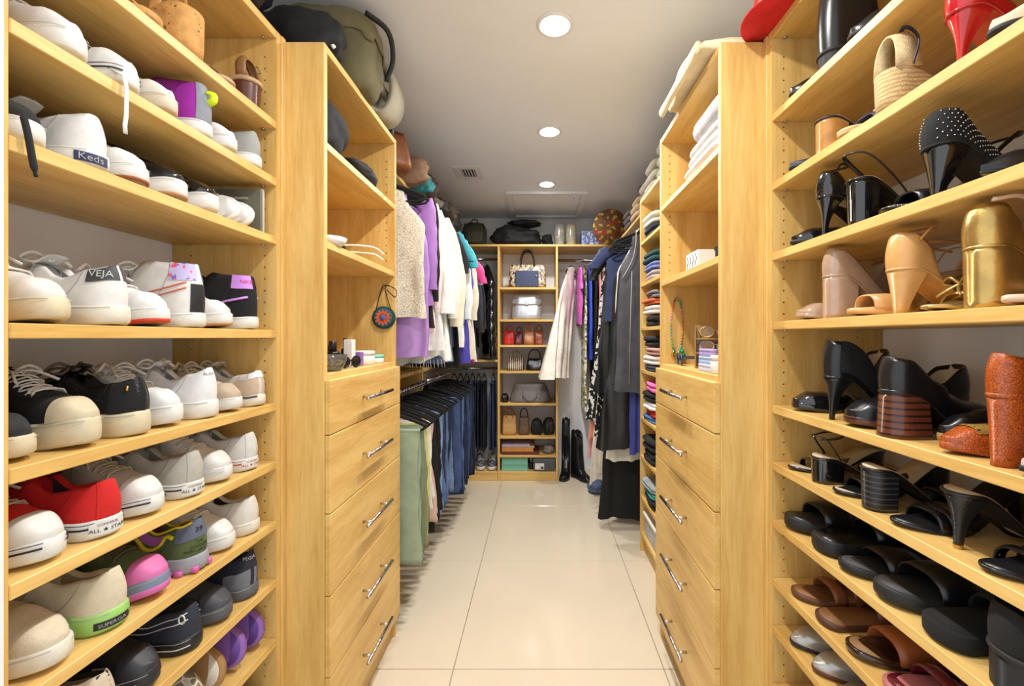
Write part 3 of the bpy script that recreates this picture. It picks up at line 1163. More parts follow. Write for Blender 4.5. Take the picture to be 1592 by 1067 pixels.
s = low_sneaker('beige suede running shoe, toe out by the cabinet side', pal((192, 174, 152), 0.9, 0.3), rub_w, in_grey, pal((206, 196, 180), 0.9), 'toe', 1.066, z, w=0.0375, ts=0.028, cap=pal((186, 168, 146), 0.9))
s = low_sneaker('pale grey and beige running shoe with a dark midsole line, heel out', pal((205, 198, 188), 0.8, 0.3), rub_o, in_grey, lace_o, 'heel', 1.15, z, w=0.0375, ts=0.028)
s.patch('heel_counter', pal((190, 168, 146), 0.9), 0.0, 0.2, 0.6, 0.98, 0.0014, 8, 8, both=True)
s.patch('heel_tab', pal((216, 222, 228), 0.4), 0.0, 0.08, 0.44, 0.6, 0.002, 6, 5, both=True)
s.side_line('midsole_line', pal((70, 66, 64), 0.6), 0.78, 0.95)

# --- third shelf down: canvas sneakers
z = SL[5]
AS = [('CONVERSE', 0.0055, 0.0055), ('ALL ★ STAR', 0.0085, -0.0035)]
red_c, grey_c, pale_c = pal((198, 26, 24), 0.85, 0.4), pal((176, 172, 162), 0.85, 0.4), pal((205, 203, 198), 0.85, 0.4)
s = canvas('red canvas sneaker, white rubber toe out, nearest the door jamb on its shelf', red_c, 'toe', 0.662, z, seed=12)
s = canvas('red canvas sneaker with white lettered heel plate, heel out', red_c, 'heel', 0.748, z, AS, seed=13, lining=in_dark)
s = canvas('grey canvas sneaker with beige laces, white rubber toe out', grey_c, 'toe', 0.84, z, seed=14)
s = canvas('grey canvas sneaker with black lettered heel plate, heel out', grey_c, 'heel', 0.935, z, AS, seed=15)
s = canvas('white canvas sneaker with a tiny red heart, toe out', pal((226, 224, 222), 0.85, 0.3), 'toe', 1.03, z, seed=16, lace=lace_w, foot=pal((200, 200, 200), 0.6), bow=False)
hp = s.pt(0.72, -0.5, 0.002)
hb = MB()
hb.add([(0, 0, -0.006), (0.005, 0, 0.0), (0.004, 0, 0.004), (0.0015, 0, 0.004), (0, 0, 0.002), (-0.0015, 0, 0.004), (-0.004, 0, 0.004), (-0.005, 0, 0)], [[0, 1, 2, 3, 4, 5, 6, 7]])
o = s.put('heart', hb, pal((205, 30, 30), 0.6), False)
o.location = hp + Vector((0, -0.001, 0))
s = canvas('pale grey canvas sneaker with red lettered heel plate, heel out', pale_c, 'heel', 1.118, z, AS, pal((190, 40, 40), 0.6), seed=17, foot=pal((190, 60, 60), 0.6))

# --- fourth shelf down
z = SL[6]
crc = pal((208, 196, 170), 0.9, 0.35)
HS = [(0, 0.066), (0.14, 0.06), (0.3, 0.052), (0.44, 0.068), (0.66, 0.052), (0.86, 0.036), (1.0, 0.012)]
s = low_sneaker('cream canvas slip-on sneaker on a cream sole, toe out', crc, rub_o, in_beige, lac=False, out='toe', y=0.672, z=z, ts=0.03, H=HS, w=0.042)
s.patch('toe_band', pal((196, 182, 156), 0.9), 0.62, 0.68, -0.98, 0.98, 0.0014, 4, 16)
s = low_sneaker('cream canvas sneaker with green, teal and lilac sole and black heel label', crc, pal((148, 196, 104), 0.5), in_beige, lac=False, out='heel', y=0.76, z=z, ts=0.034, H=HS, w=0.042)
s.side_line('teal_sole_block', pal((60, 142, 132), 0.5), 0.12, 0.92, 0.2, 0.42, 0.0012)
s.side_line('lilac_sole_block', pal((160, 150, 200), 0.5), 0.12, 0.92, 0.42, 0.8, 0.0012)
s.corner_label('heel_plate', ink, 0.046, 0.0125, 0.0165, 42)
s.text_corner('SUPERGA', 0.0085, 0.0165, rub_w, 'sole', 42, 0.0, 0.0022)
olv, pnk = pal((84, 98, 58), 0.9, 0.3), pal((214, 112, 170), 0.55)
s = low_sneaker('green and pink chunky running shoe with pink toe bumper, toe out', olv, pal((118, 128, 150), 0.6), in_dark, pal((92, 84, 60), 0.9), 'toe', 0.852, z, ts=0.032, spring=0.014, cap=pnk, seed=18)
s.sole(pal((206, 104, 172), 0.55), name='outsole', prof=((0.92, 0.0), (1.0, 0.08), (1.02, 0.4), (0.99, 0.46)))
s.patch('side_panel', pnk, 0.62, 0.76, 0.62, 0.84, 0.0016, 6, 5, both=True)
s = low_sneaker('multicolour chunky running shoe with yellow squiggle and black lettering, heel out', olv, pal((150, 152, 160), 0.6), pal((150, 90, 40), 0.9), pal((92, 84, 60), 0.9), 'heel', 0.948, z, ts=0.034, spring=0.014, seed=19, H=[(0, 0.074), (0.12, 0.066), (0.3, 0.052), (0.46, 0.08), (0.68, 0.05), (0.86, 0.036), (1.0, 0.012)])
s.patch('heel_counter', pal((92, 98, 116), 0.7), 0.0, 0.14, 0.45, 0.72, 0.0014, 8, 6, both=True)
yel = pal((224, 204, 40), 0.6)
s.stripe('collar_piping', yel, [(0.03, 0.47), (0.15, 0.46), (0.28, 0.46), (0.4, 0.46)], 0.0028)
s.stripe('squiggle', yel, [(0.16, 0.62), (0.22, 0.56), (0.26, 0.7), (0.36, 0.78), (0.46, 0.66), (0.56, 0.8)], 0.0045)
s.patch('side_panel', pal((172, 92, 160), 0.8), 0.22, 0.46, 0.52, 0.68, 0.0012, 8, 5, both=True)
s.text_corner('39', 0.014, s.ts + 0.056, ink, 'upper', 48, 0.004, 0.003)
for i, tx in enumerate(('THE', 'JOGGER', 'MARC JACOBS')):
    s.text_corner(tx, 0.0082, s.ts + 0.032 - 0.0095 * i, ink, 'upper', 48, 0.004, 0.003)
ob = MB()
for k in range(13):
    u = 0.02 + k * 0.078
    for sg in (1, -1):
        hx, hy = s.X(u), s.cy(u) + sg * (s.hw(u) + 0.003)
        ob.box(hx - 0.008, hx + 0.008, hy - 0.006, hy + 0.006, 0.0 + s.zb(u), s.zb(u) + 0.012, 0.002)
s.put('outsole_lugs', ob, pal((206, 104, 172), 0.55))
s = low_sneaker('white leather sneaker with white laces, toe out below the canvas sneakers', pal((228, 227, 222), 0.45), rub_w, in_grey, lace_w, 'toe', 1.04, z, seed=20, bow=False)
s = low_sneaker('off-white leather sneaker with perforated side, heel out below the canvas sneakers', pal((214, 208, 198), 0.5), rub_o, in_dark, lace_o, 'heel', 1.125, z, seed=21, bow=False)

# --- fifth shelf down: dark running shoes
z = SL[7]
navy = pal((38, 42, 56), 0.75, 0.4)
blu = pal((28, 30, 38), 0.75, 0.4)
s = low_sneaker('black trainer with beige collar, heel out by the jamb', pal((30, 29, 30), 0.8), blk_r, in_beige, lac=False, out='heel', y=0.738, z=z)
s.patch('heel_counter', pal((202, 188, 164), 0.8), 0.0, 0.16, 0.45, 0.99, 0.0014, 8, 8, both=True)
s = low_sneaker('black running shoe with white flashes on the sole, toe out', blk_r, pal((34, 34, 38), 0.6), in_dark, lace_b, 'toe', 0.832, z, w=0.038, cap=pal((44, 46, 52), 0.5), seed=22)
s.side_line('sole_flash', rub_w, 0.2, 0.55, 0.62, 0.95, 0.001)
s = low_sneaker('navy running shoe with white curved stripes and round logo, heel out', navy, pal((26, 26, 30), 0.5), in_dark, lace_b, 'heel', 0.932, z, seed=23, w=0.038)
for a_ in (0.55, 0.66):
    s.stripe('side_stripe', rub_w, [(0.03, a_), (0.2, a_ + 0.06), (0.4, a_ + 0.18), (0.56, a_ + 0.26)], 0.0012)
s.side_line('sole_piping', rub_w, 0.45, 0.53)
c = s.pt(0.06, 0.62, 0.003)
s.put('logo_ring', MB().tube([(c.x + 0.009 * cos(q * pi / 8) * 0.7, c.y - 0.0005, c.z + 0.009 * sin(q * pi / 8)) for q in range(16)], 0.0016, 5, closed=True), rub_w)
s = low_sneaker('black and grey mesh running shoe, toe out by the cabinet side', mat('dark_mesh', (44, 45, 48), 0.8, 0.1, 60, 0.4, 300, pat=('dots', (86, 88, 94), 260, 0.28)), pal((84, 86, 92), 0.6), in_dark, lace_b, 'toe', 1.03, z, cap=pal((70, 72, 78), 0.6))
s = low_sneaker('dark navy and grey running shoe with white lettering, heel out', pal((30, 34, 46), 0.8), pal((90, 92, 98), 0.6), in_dark, lace_b, 'heel', 1.12, z, H=[(0, 0.085), (0.12, 0.075), (0.3, 0.055), (0.46, 0.08), (0.68, 0.05), (0.86, 0.036), (1.0, 0.012)])
s.patch('heel_counter', pal((112, 114, 122), 0.7), 0.0, 0.22, 0.72, 0.99, 0.0014, 8, 6, both=True)
s.text_corner('PEGA', 0.011, s.ts + 0.07, rub_w, 'upper', 55, 0, 0.001)


def slide(label, sole_m, bed_m, band_m, side, y, z, out, ts=0.02, name='slide_sandal', cat='sandal', h=0.045, u0=0.45, u1=0.75, w=0.047, L=0.26, inset=0.006, yaw=0.0, spring=0.006, two=False):
    s = Shoe(name, label, cat, L=L, w=w, ts=ts, spring=spring, heel_w=0.85, waist=0.86)
    s.sole(sole_m)
    s.insole(bed_m)
    if two:
        s.band('strap', band_m, 0.40, 0.52, h * 1.1, 0.004, wid=1.03)
        s.band('strap', band_m, 0.60, 0.72, h * 0.9, 0.004, wid=1.03)
    else:
        s.band('strap', band_m, u0, u1, h, 0.004, wid=1.03)
    s.place(side, y, z, out, inset, yaw)
    return s


# --- sixth shelf down: slippers and lilac slides standing on edge
z = SL[8]


def on_edge(s, y, z, roll, side=-1, inset=0.01, dz=None, lean=0.0):
    """lay the shoe on its long edge"""
    e = s.e
    fx = XSL if side < 0 else XSR
    e.rotation_euler = (roll, lean, 0)
    bpy.context.view_layer.update()
    lo, hx0, hx1, hy = 9, 9, -9, []
    for ch in e.children_recursive:
        M = e.matrix_world @ ch.matrix_local
        for v in ch.data.vertices:
            p = M @ v.co
            lo, hx0, hx1 = min(lo, p.z), min(hx0, p.x), max(hx1, p.x)
            hy.append(p.y)
    l0 = e.location.copy()
    ex = (fx - inset - hx1) if side < 0 else (fx + inset - hx0)
    e.location = (l0.x + ex, l0.y + y - (min(hy) + max(hy)) / 2, l0.z + z - lo + 0.0005)


s = slide('fuzzy slipper lying on its edge, showing a grey sole with pale scallops', mat('scallop_sole', (120, 112, 92), 0.8, 0.05, 30, pat=('cells', (216, 212, 196), 45, 0.06)), pal((206, 196, 178), 0.95, 0.8), pal((150, 106, 60), 0.8), -1, 0.9, z, 'toe', name='slipper', cat='slipper')
on_edge(s, 0.935, z, pi / 2 - 0.4)
s = slide('fuzzy slipper lying on its edge, tan strap showing beside the scalloped sole', pal((158, 120, 74), 0.8), pal((212, 204, 188), 0.95, 0.8), pal((146, 100, 56), 0.8), -1, 0.9, z, 'toe', name='slipper', cat='slipper')
on_edge(s, 1.005, z, pi / 2 - 0.36)
pur = pal((134, 92, 170), 0.55)
s = slide('lilac rubber slide lying on edge beside the tan-strapped slipper', pur, pal((96, 56, 140), 0.6), pur, -1, 0.9, z, 'toe', w=0.05)
on_edge(s, 1.075, z, pi / 2 - 0.3)
s = slide('lilac rubber slide lying on edge against the cabinet side', pur, pal((84, 46, 128), 0.6), pur, -1, 0.9, z, 'toe', w=0.05)
on_edge(s, 1.145, z, pi / 2 - 0.25)
low_sneaker('black leather shoe on the shelf with lilac slides, toe out', blk_l, blk_r, in_dark, lac=False, out='toe', y=0.838, z=z, name='loafer')
z = SL[9]
for y, o_, lb in ((0.93, 'toe', 'black loafer under the scalloped slipper, toe out'), (1.03, 'heel', 'black loafer on the second lowest sneaker shelf, heel out'), (1.12, 'toe', 'black loafer under the lilac slides, toe out')):
    low_sneaker(lb, blk_l, blk_r, in_dark, lac=False, out=o_, y=y, z=z, name='loafer')

# --- first shelf above eye level
z = SL[2]
s = low_sneaker('white canvas sneaker with a navy lettered heel label', pal((219, 218, 215), 0.8, 0.25), rub_w, in_grey, lace_w, 'heel', 0.722, z, inset=0.004, ts=0.027, bow=False)
s.corner_label('heel_label', pal((34, 44, 84), 0.6), 0.04, 0.0155, 0.0145, 40)
s.text_corner('Keds', 0.0155, 0.0145, rub_w, 'sole', 40, 0.0, 0.0022)
s = low_sneaker('white sneaker with brown gum sole, toe out beside the navy heel label', can_w, rub_w, in_grey, lace_w, 'toe', 0.806, z, bow=False)
s.sole(pal((150, 88, 50), 0.6), name='outsole', prof=((0.9, 0.0), (1.0, 0.06), (1.004, 0.16), (0.99, 0.2)))
s = low_sneaker('black leather sneaker with thick white platform sole and tan bottom, toe out', blk_l, rub_w, in_dark, lace_b, 'toe', 0.896, z, ts=0.036, bow=False)
s.sole(pal((178, 132, 96), 0.6), name='outsole', prof=((0.9, 0.0), (1.0, 0.06), (1.004, 0.16), (0.99, 0.2)))
s = low_sneaker('black patent sneaker with thick white platform sole, toe out', blk_p, rub_w, in_dark, lace_b, 'toe', 0.985, z, ts=0.036, bow=False)
for y, lb, rl in ((1.068, 'white slipper lying on edge beside the black patent sneaker', 0.35), (1.118, 'white slipper lying on edge beside the magazines', 0.3)):
    s = slide(lb, pal((232, 232, 230), 0.6), pal((228, 228, 226), 0.9, 0.5), pal((226, 226, 224), 0.9, 0.5), -1, 0.9, z, 'toe', ts=0.012, name='slipper', cat='slipper', h=0.02, w=0.038, L=0.24)
    on_edge(s, y, z, pi / 2 - rl)
for k, (rgb, lb) in enumerate((((196, 194, 186), 'thin pale magazine standing upright against the cabinet side'), ((226, 228, 230), 'white magazine standing upright next to the cabinet side'), ((112, 112, 98), 'olive magazine with pale lettering standing beside white slippers'))):
    yy = 1.186 - k * 0.011
    o = MB().box(XSL - 0.245, XSL - 0.025 + k * 0.004, yy - 0.009, yy, z + 0.0006, z + 0.125 - k * 0.004, 0.001).build('magazine', mat('magazine_%d' % k, rgb, 0.4, 0.1, 14), smooth=False)
    o['label'] = lb
    o['category'] = 'magazine'
for k in range(5):
    box('cover_line', XSL - 0.14, XSL - 0.05 - 0.012 * (k % 2), 1.1548, 1.1552, z + 0.09 - 0.014 * k, z + 0.096 - 0.014 * k, pal((188, 188, 176), 0.6), o, 0)
# dangling black lace
o = tag(MB().tube(bez([(XSL + 0.004, 0.606, z + 0.03), (XSL + 0.009, 0.607, z + 0.005), (XSL + 0.011, 0.611, z - 0.03), (XSL + 0.012, 0.614, z - 0.05)], 6), [0.004] * 15 + [0.003, 0.0022, 0.0022, 0.0022], 6).build('shoelace', lace_b), 'black shoelace hanging over the shelf edge at the door jamb', 'shoelace')
s = low_sneaker('black canvas sneaker at the door jamb beside the navy heel label', pal((30, 30, 31), 0.85), rub_w, in_dark, lace_b, 'toe', 0.639, z, L=0.24, inset=0.012, w=0.038, bow=False)

# --- second shelf above eye level
z = SL[1]
low_sneaker('white leather trainer, rounded toe out, on the shelf of the purple sneaker', pal((218, 217, 214), 0.5), rub_w, in_grey, lace_w, 'toe', 0.69, z, ts=0.034, inset=0.002)
s = canvas('black canvas sneaker with white rubber toe and a lace hanging off the shelf', pal((28, 28, 31), 0.85, 0.4), 'toe', 0.782, z, inset=0.002, seed=24, lace=lace_w)
o = s.put('loose_lace', MB().tube([(s.L / 2 - 0.02, -0.03, 0.03), (s.L / 2 + 0.012, -0.032, 0.012), (s.L / 2 + 0.016, -0.032, -0.01), (s.L / 2 + 0.015, -0.032, -0.055), (s.L / 2 + 0.011, -0.03, -0.07), (s.L / 2 + 0.012, -0.03, -0.085)], 0.0042, 6, flat=0.4, up=(1, 0, 0)), lace_w)
s = low_sneaker('cream knit sneaker with a beige sole, toe out beside the purple sneaker', pal((218, 212, 200), 0.85, 0.3), pal((202, 190, 168), 0.7), in_grey, lace_o, 'toe', 0.868, z, bow=False, inset=0.002, w=0.037)
pus = pal((150, 34, 152), 0.9, 0.25)
s = low_sneaker('purple suede high-top sneaker with neon yellow pull tab', pus, rub_w, pal((110, 24, 112), 0.9), pal((150, 34, 152), 0.8), 'heel', 0.955, z, w=0.038, H=[(a_, b_ * 0.80) for a_, b_ in HT], name='high_top_sneaker', inset=0.002, bow=False)
s.patch('heel_strip', pal((128, 132, 142), 0.7), 0.0, 0.04, 0.46, 0.99, 0.0016, 4, 10, both=True)
s.put('pull_tab', MB().tube(bez([(s.X(0) + 0.002, 0, 0.1), (s.X(0) - 0.012, 0, 0.094), (s.X(0) - 0.012, 0, 0.08), (s.X(0) + 0.002, 0, 0.074)], 5), 0.008, 6, flat=0.25), pal((206, 232, 20), 0.5))
low_sneaker('white plimsoll, toe out, beside the purple sneaker', can_w, rub_w, in_grey, lace_w, 'toe', 1.04, z, bow=False, inset=0.002)
s = low_sneaker('grey canvas plimsoll with white sole, heel out against the cabinet side', pal((150, 150, 148), 0.85), rub_w, in_grey, lace_w, 'heel', 1.127, z, inset=0.002)

# --- top sneaker shelf: wedges and leather sandals
z = SL[0]
tan = pal((206, 152, 84), 0.5)
s = Shoe('wedge_sandal', 'cork wedge sandal with tan strap, heel out on the highest sneaker shelf', 'sandal', L=0.25, w=0.044, zb=0.085, ts=0.014, spring=0.004)
s.wedge(mat('cork', (198, 148, 82), 0.8, 0.12, 60, 0.3, 200, pat=('blobs', [((120, 74, 34), 120, 0.68)])))
s.insole(tan)
s.band('strap', tan, 0.62, 0.82, 0.04)
s.band('strap', tan, 0.2, 0.3, 0.07, 0.003, lean=-0.04)
s.place(-1, 0.93, z, 'heel', 0.003)
s = Shoe('wedge_sandal', 'cork wedge sandal with tan strap, toe out on the highest sneaker shelf', 'sandal', L=0.25, w=0.044, zb=0.085, ts=0.014, spring=0.004)
s.wedge(mat('cork', (198, 148, 82), 0.8))
s.insole(tan)
s.band('strap', tan, 0.62, 0.82, 0.04)
s.place(-1, 0.83, z, 'toe', 0.003)
brn = pal((132, 92, 54), 0.45)
for y, o_, lb in ((1.035, 'toe', 'brown leather sandal with buckled strap, toe out beside the cork wedge'), (1.135, 'heel', 'brown leather sandal with buckled strap and dark block heel, heel out')):
    s = Shoe('heeled_sandal', lb, 'sandal', L=0.25, w=0.042, zb=0.06, ts=0.012, spring=0.004)
    s.sole(pal((176, 146, 110), 0.5))
    s.insole(pal((178, 146, 108), 0.6))
    s.heel(pal((84, 42, 26), 0.35), 'block', 0.25, 0.86)
    s.band('strap', brn, 0.66, 0.84, 0.036)
    b_ = s.band('ankle_strap', brn, 0.06, 0.15, 0.062, 0.004, lean=0.03)
    bx = s.X(0.12)
    s.put('buckle', MB().tube([(bx - 0.012, -0.02, 0.122), (bx + 0.012, -0.02, 0.122), (bx + 0.012, -0.032, 0.112), (bx - 0.012, -0.032, 0.112)], 0.0018, 5, closed=True), silv, parent=b_)
    s.place(-1, y, z, o_, 0.004)

# ------------------------------------------------------------------ right shelves: heels, sandals, boots
PUMP = [(0, 0.058), (0.1, 0.054), (0.3, 0.03), (0.55, 0.024), (0.68, 0.034), (0.82, 0.032), (1.0, 0.01)]
tanb = pal((190, 150, 96), 0.6)


def pump(label, up, y, z, out, hh=0.09, hk='stiletto', tip=0.2, heel_m=None, toe=1.5, L=0.235, w=0.037, sole=None, lining=in_beige, side=1, inset=0.008,
         u1=0.2, ts=0.005, H=None, op=(0.03, 0.66), plat=0.0, yaw=0.0, name='pump', cat='heels', toe_len=0.4, tipm=None, collar=0.93, peep=None, back=-0.02, pinch=0.0):
    s = Shoe(name, label, cat, L=L, w=w, toe=toe, toe_len=toe_len, zb=hh, ts=ts + plat * 0.3, ts_toe=ts + plat, spring=0.006, H=H or PUMP, op=op, collar=collar, sole_out=0.0002)
    s.sole(sole or up)
    s.upper(up, lining, u1=peep or 1.0)
    s.heel(heel_m or up, hk, u1, tip, tipm=tipm, back=back, pinch=pinch)
    if peep:
        s.insole(lining)
    s.place(side, y, z, out, inset, yaw)
    return s


def sandal(label, strap, y, z, out, hh=0.07, hk='block', tip=0.88, heel_m=None, bed=in_beige, sole=None, L=0.235, w=0.038, toe=2.0, side=1, inset=0.008, ts=0.006,
           bands=((0.66, 0.8, 0.036),), ankle=True, sling=False, u1=0.22, name='heeled_sandal', cat='sandal', yaw=0.0, plat=0.0, tipm=None, ah=0.06):
    s = Shoe(name, label, cat, L=L, w=w, toe=toe, toe_len=0.36, zb=hh, ts=ts + plat * 0.5, ts_toe=ts + plat, spring=0.005, sole_out=0.0012)
    s.sole(sole or strap)
    s.insole(bed)
    if hh > 0.015:
        s.heel(heel_m or strap, hk, u1, tip, tipm=tipm, back=-0.015)
    for u0, u1_, h in bands:
        s.band('strap', strap, u0, u1_, h, 0.003)
    zt = s.zb(0.1) + s.st(0.1)
    if ankle:
        W = s.hw(0.14)
        P = [(s.X(0.2), W, zt - 0.002), (s.X(0.12), W + 0.002, zt + ah * 0.55), (s.X(0.06), W * 0.8, zt + ah), (s.X(-0.01), 0, zt + ah * 1.05), (s.X(0.06), -W * 0.8, zt + ah), (s.X(0.12), -W - 0.002, zt + ah * 0.55), (s.X(0.2), -W, zt - 0.002)]
        s.tube('ankle_strap', strap, P, 0.0042, 6, 0.4, up=None)
        P = [(s.X(0.03), W * 0.8, zt + ah * 0.9), (s.X(0.2), W, zt + ah * 1.1), (s.X(0.32), 0, zt + ah * 1.25), (s.X(0.2), -W, zt + ah * 1.1), (s.X(0.03), -W * 0.8, zt + ah * 0.9)]
        s.tube('ankle_strap', strap, P, 0.0036, 6, 0.45)
    if sling:
        W = s.hw(0.5)
        P = [(s.X(0.52), W, s.zb(0.52) + 0.01), (s.X(0.3), W * 0.95, s.zb(0.3) + 0.03), (s.X(0.08), s.w * 0.7, zt + 0.045), (s.X(-0.03), 0, zt + 0.05), (s.X(0.08), -s.w * 0.7, zt + 0.045), (s.X(0.3), -W * 0.95, s.zb(0.3) + 0.03), (s.X(0.52), -W, s.zb(0.52) + 0.01)]
        s.tube('sling_strap', strap, P, 0.0045, 6, 0.4)
    s.place(side, y, z, out, inset, yaw)
    return s


def flat(label, up, y, z, out, side=1, L=0.24, w=0.037, toe=2.0, sole=None, lining=in_beige, inset=0.008, ts=0.009, name='ballet_flat', cat='flats', bow=None, H=None, yaw=0.0, toe_len=0.36):
    s = Shoe(name, label, cat, L=L, w=w, toe=toe, toe_len=toe_len, ts=ts, spring=0.006, H=H or [(0, 0.05), (0.1, 0.047), (0.3, 0.03), (0.55, 0.026), (0.68, 0.038), (0.82, 0.034), (1.0, 0.012)], op=(0.03, 0.66), collar=0.9, sole_out=0.0015)
    s.sole(sole or blk_r)
    s.upper(up, lining)
    if bow:
        b = MB()
        c = s.pt(0.7, 0, 0.004)
        for sg in (1, -1):
            b.tube(bez([c, c + Vector((0.006, sg * 0.012, 0.006)), c + Vector((0, sg * 0.026, 0.002)), c + Vector((-0.008, sg * 0.014, 0.004)), c], 5), 0.0035, 6, flat=0.6)
            b.tube(bez([c, c + Vector((0.012, sg * 0.01, 0.001)), c + Vector((0.024, sg * 0.02, -0.006))], 4), 0.003, 6, flat=0.5)
        s.put('bow', b, bow)
    s.place(side, y, z, out, inset, yaw)
    return s


def boot(label, up, y, z, out, h=0.16, hh=0.03, side=1, L=0.26, w=0.041, heel_m=None, inset=0.008, tip=0.9, name='ankle_boot', slouch=0.0, zipm=None, top=None, yaw=0.0):
    Hs = [(0, h * 0.97), (0.1, h), (0.3, h), (0.42, h * 0.93), (0.5, 0.085), (0.66, 0.056), (0.84, 0.042), (1.0, 0.014)]
    s = Shoe(name, label, 'boot', L=L, w=w, zb=hh, ts=0.008, spring=0.006, H=Hs, op=(0.03, 0.42), collar=0.95, heel_w=0.8, waist=0.86, toe=2.1, sole_out=0.002)
    s.sole(blk_r)
    s.upper(up, in_dark)
    s.heel(heel_m or blk_r, 'block', 0.27, tip)
    if zipm:
        zz = s.zb(0.3) + s.st(0.3)
        P = [s.pt(0.26, 0.47 + 0.5 * k / 8, 0.0014) for k in range(9)]
        s.put('zip', MB().tube(P, 0.002, 5), zipm)
    if side:
        s.place(side, y, z, out, inset, yaw)
    return s


# --- top shelf: boots
z = SR[0]
flat('black leather flat, rounded toe out, beside the tall black boots', blk_l, 1.11, z, 'toe', inset=0.004)
boot('black leather boot with zip, heel out, next to the black flat', blk_l, 1.0, z, 'heel', h=0.165, zipm=silv, inset=0.004)
boot('black leather boot with zip, toe out, on the same shelf as its twin', blk_l, 0.895, z, 'toe', h=0.165, zipm=silv, inset=0.004)

# --- second shelf
z = SR[1]
navl = pal((34, 40, 62), 0.5)
raf = mat('raffia', (206, 180, 132), 0.9, 0.12, 90, 0.6, 260, pat=('stripe', (176, 146, 98), 'Z', 40, 0.6, 3))
rafs = mat('raffia_weave', (210, 188, 142), 0.9, 0.1, 120, 0.7, 420)
flat('dark navy sandal toe beside the wooden block heel', navl, 1.11, z, 'toe', inset=0.004, H=[(0, 0.03), (0.5, 0.015), (0.7, 0.026), (1.0, 0.01)])
sandal('dark sandal with a polished wooden block heel, heel out', pal((40, 30, 28), 0.5), 1.015, z, 'heel', 0.075, 'block', 0.98, mat('wood_heel', (186, 130, 66), 0.3, 0.12, 40), u1=0.24, ankle=False)
s = Shoe('espadrille_sandal', 'navy jewelled sandal on a woven rope sole, toe out', 'sandal', L=0.24, w=0.038, zb=0.06, ts=0.014, spring=0.004)
s.wedge(raf)
s.insole(in_beige)
b_ = s.band('strap', navl, 0.62, 0.82, 0.036)
jb = MB()
for k in range(9):
    a_ = pi * (0.2 + 0.6 * k / 8)
    u = 0.72 + 0.03 * (k % 2)
    jb.lathe([(0.0008, -0.003), (0.0045, 0.0), (0.0008, 0.004)], 7, (s.X(u), s.cy(u) + s.hw(u) * cos(a_), s.zb(u) + s.st(u) + 0.036 * sin(a_) + 0.002))
s.put('jewels', jb, mat('jewel', (190, 200, 220), 0.1, 0.1, 90, metal=0.6), parent=b_)
s.place(1, 0.925, z, 'toe', 0.004)
s = Shoe('espadrille_sandal', 'navy and beige wedge espadrille with arched ankle piece, heel out', 'sandal', L=0.24, w=0.038, zb=0.06, ts=0.014, spring=0.004)
s.wedge(raf)
s.insole(in_beige)
s.band('strap', rafs, 0.62, 0.82, 0.036)
W = s.hw(0.1)
zt = s.zb(0.1) + s.st(0.1)
ap = []
for i in range(13):
    a_ = pi * i / 12
    x_ = s.X(0.10) - 0.006 * sin(a_)
    ap.append([Vector((x_ - 0.016 * (1 - 0.5 * sin(a_)), (W + 0.001) * cos(a_), zt - 0.002 + 0.07 * sin(a_) ** 0.7)), Vector((x_ + 0.03 - 0.01 * sin(a_), (W + 0.003) * cos(a_), zt - 0.002 + 0.078 * sin(a_) ** 0.7))])
o = s.put('ankle_piece', MB().grid(ap), rafs)
sd = o.modifiers.new('thickness', 'SOLIDIFY')
sd.thickness = 0.004
s.tube('ankle_strap', navl, [(s.X(0.16), W, zt), (s.X(0.2), W, zt + 0.05), (s.X(0.18), 0, zt + 0.086), (s.X(0.2), -W, zt + 0.05), (s.X(0.16), -W, zt)], 0.004, 6, 0.5)
s.place(1, 0.825, z, 'heel', 0.004)
pump('red patent pump, heel out, above the studded pump', pal((178, 24, 30), 0.15, 0.0, coat=0.6), 0.69, z, 'heel', 0.085, inset=0.012)
flat('beige woven flat, toe out, beside the red patent pump', pal((214, 200, 170), 0.8), 0.612, z, 'toe', inset=0.004)

# --- third shelf: black heels
z = SR[2]
flat('black patent flat with gathered toe, toe out beside the black stiletto', blk_p, 1.105, z, 'toe', inset=0.004)
s = pump('black patent stiletto slingback, heel out', blk_p, 1.01, z, 'heel', 0.088, tip=0.2, inset=0.006)
s.tube('ankle_strap', blk_l, [(s.X(0.1), s.hw(0.1), 0.14), (s.X(0.16), s.hw(0.1), 0.158), (s.X(0.3), 0, 0.162), (s.X(0.16), -s.hw(0.1), 0.158), (s.X(0.1), -s.hw(0.1), 0.14)], 0.0032, 6, 0.6)
s = sandal('black leather slingback with tall glossy block heel, heel out', blk_l, 0.91, z, 'heel', 0.09, 'block', 0.86, blk_p, bed=pal((196, 156, 104), 0.6), sling=True, ankle=False, u1=0.2, bands=((0.62, 0.84, 0.036),), inset=0.006)
s = sandal('black sandal with glittering edge, toe out beside the studded pump', blk_l, 0.81, z, 'toe', 0.085, 'block', 0.86, blk_p, sling=True, ankle=False, bands=((0.64, 0.84, 0.036),), inset=0.005)
gl = MB()
for k in range(26):
    u = 0.55 + 0.44 * k / 25
    for sg in (1, -1):
        gl.lathe([(0.0004, -0.0015), (0.0016, 0.0), (0.0004, 0.0015)], 5, (s.X(u), s.cy(u) + sg * (s.hw(u) + 0.0015), s.zb(u) + 0.004))
s.put('rhinestones', gl, silv)['kind'] = 'stuff'
s = pump('black suede pump covered in tiny silver studs, heel out', blk_s, 0.725, z, 'heel', 0.08, 'cone', 0.3, blk_p, inset=0.006, w=0.04)
sb = MB()
for i in range(11):
    for j in range(7):
        u = 0.02 + 0.034 * i + (0.017 if j % 2 else 0)
        for sg in (1, -1):
            c = s.pt(u, sg * (0.5 + 0.07 * j), 0.0006)
            sb.lathe([(0.0003, -0.0014), (0.0014, -0.0006), (0.0014, 0.0006), (0.0003, 0.0014)], 5, c)
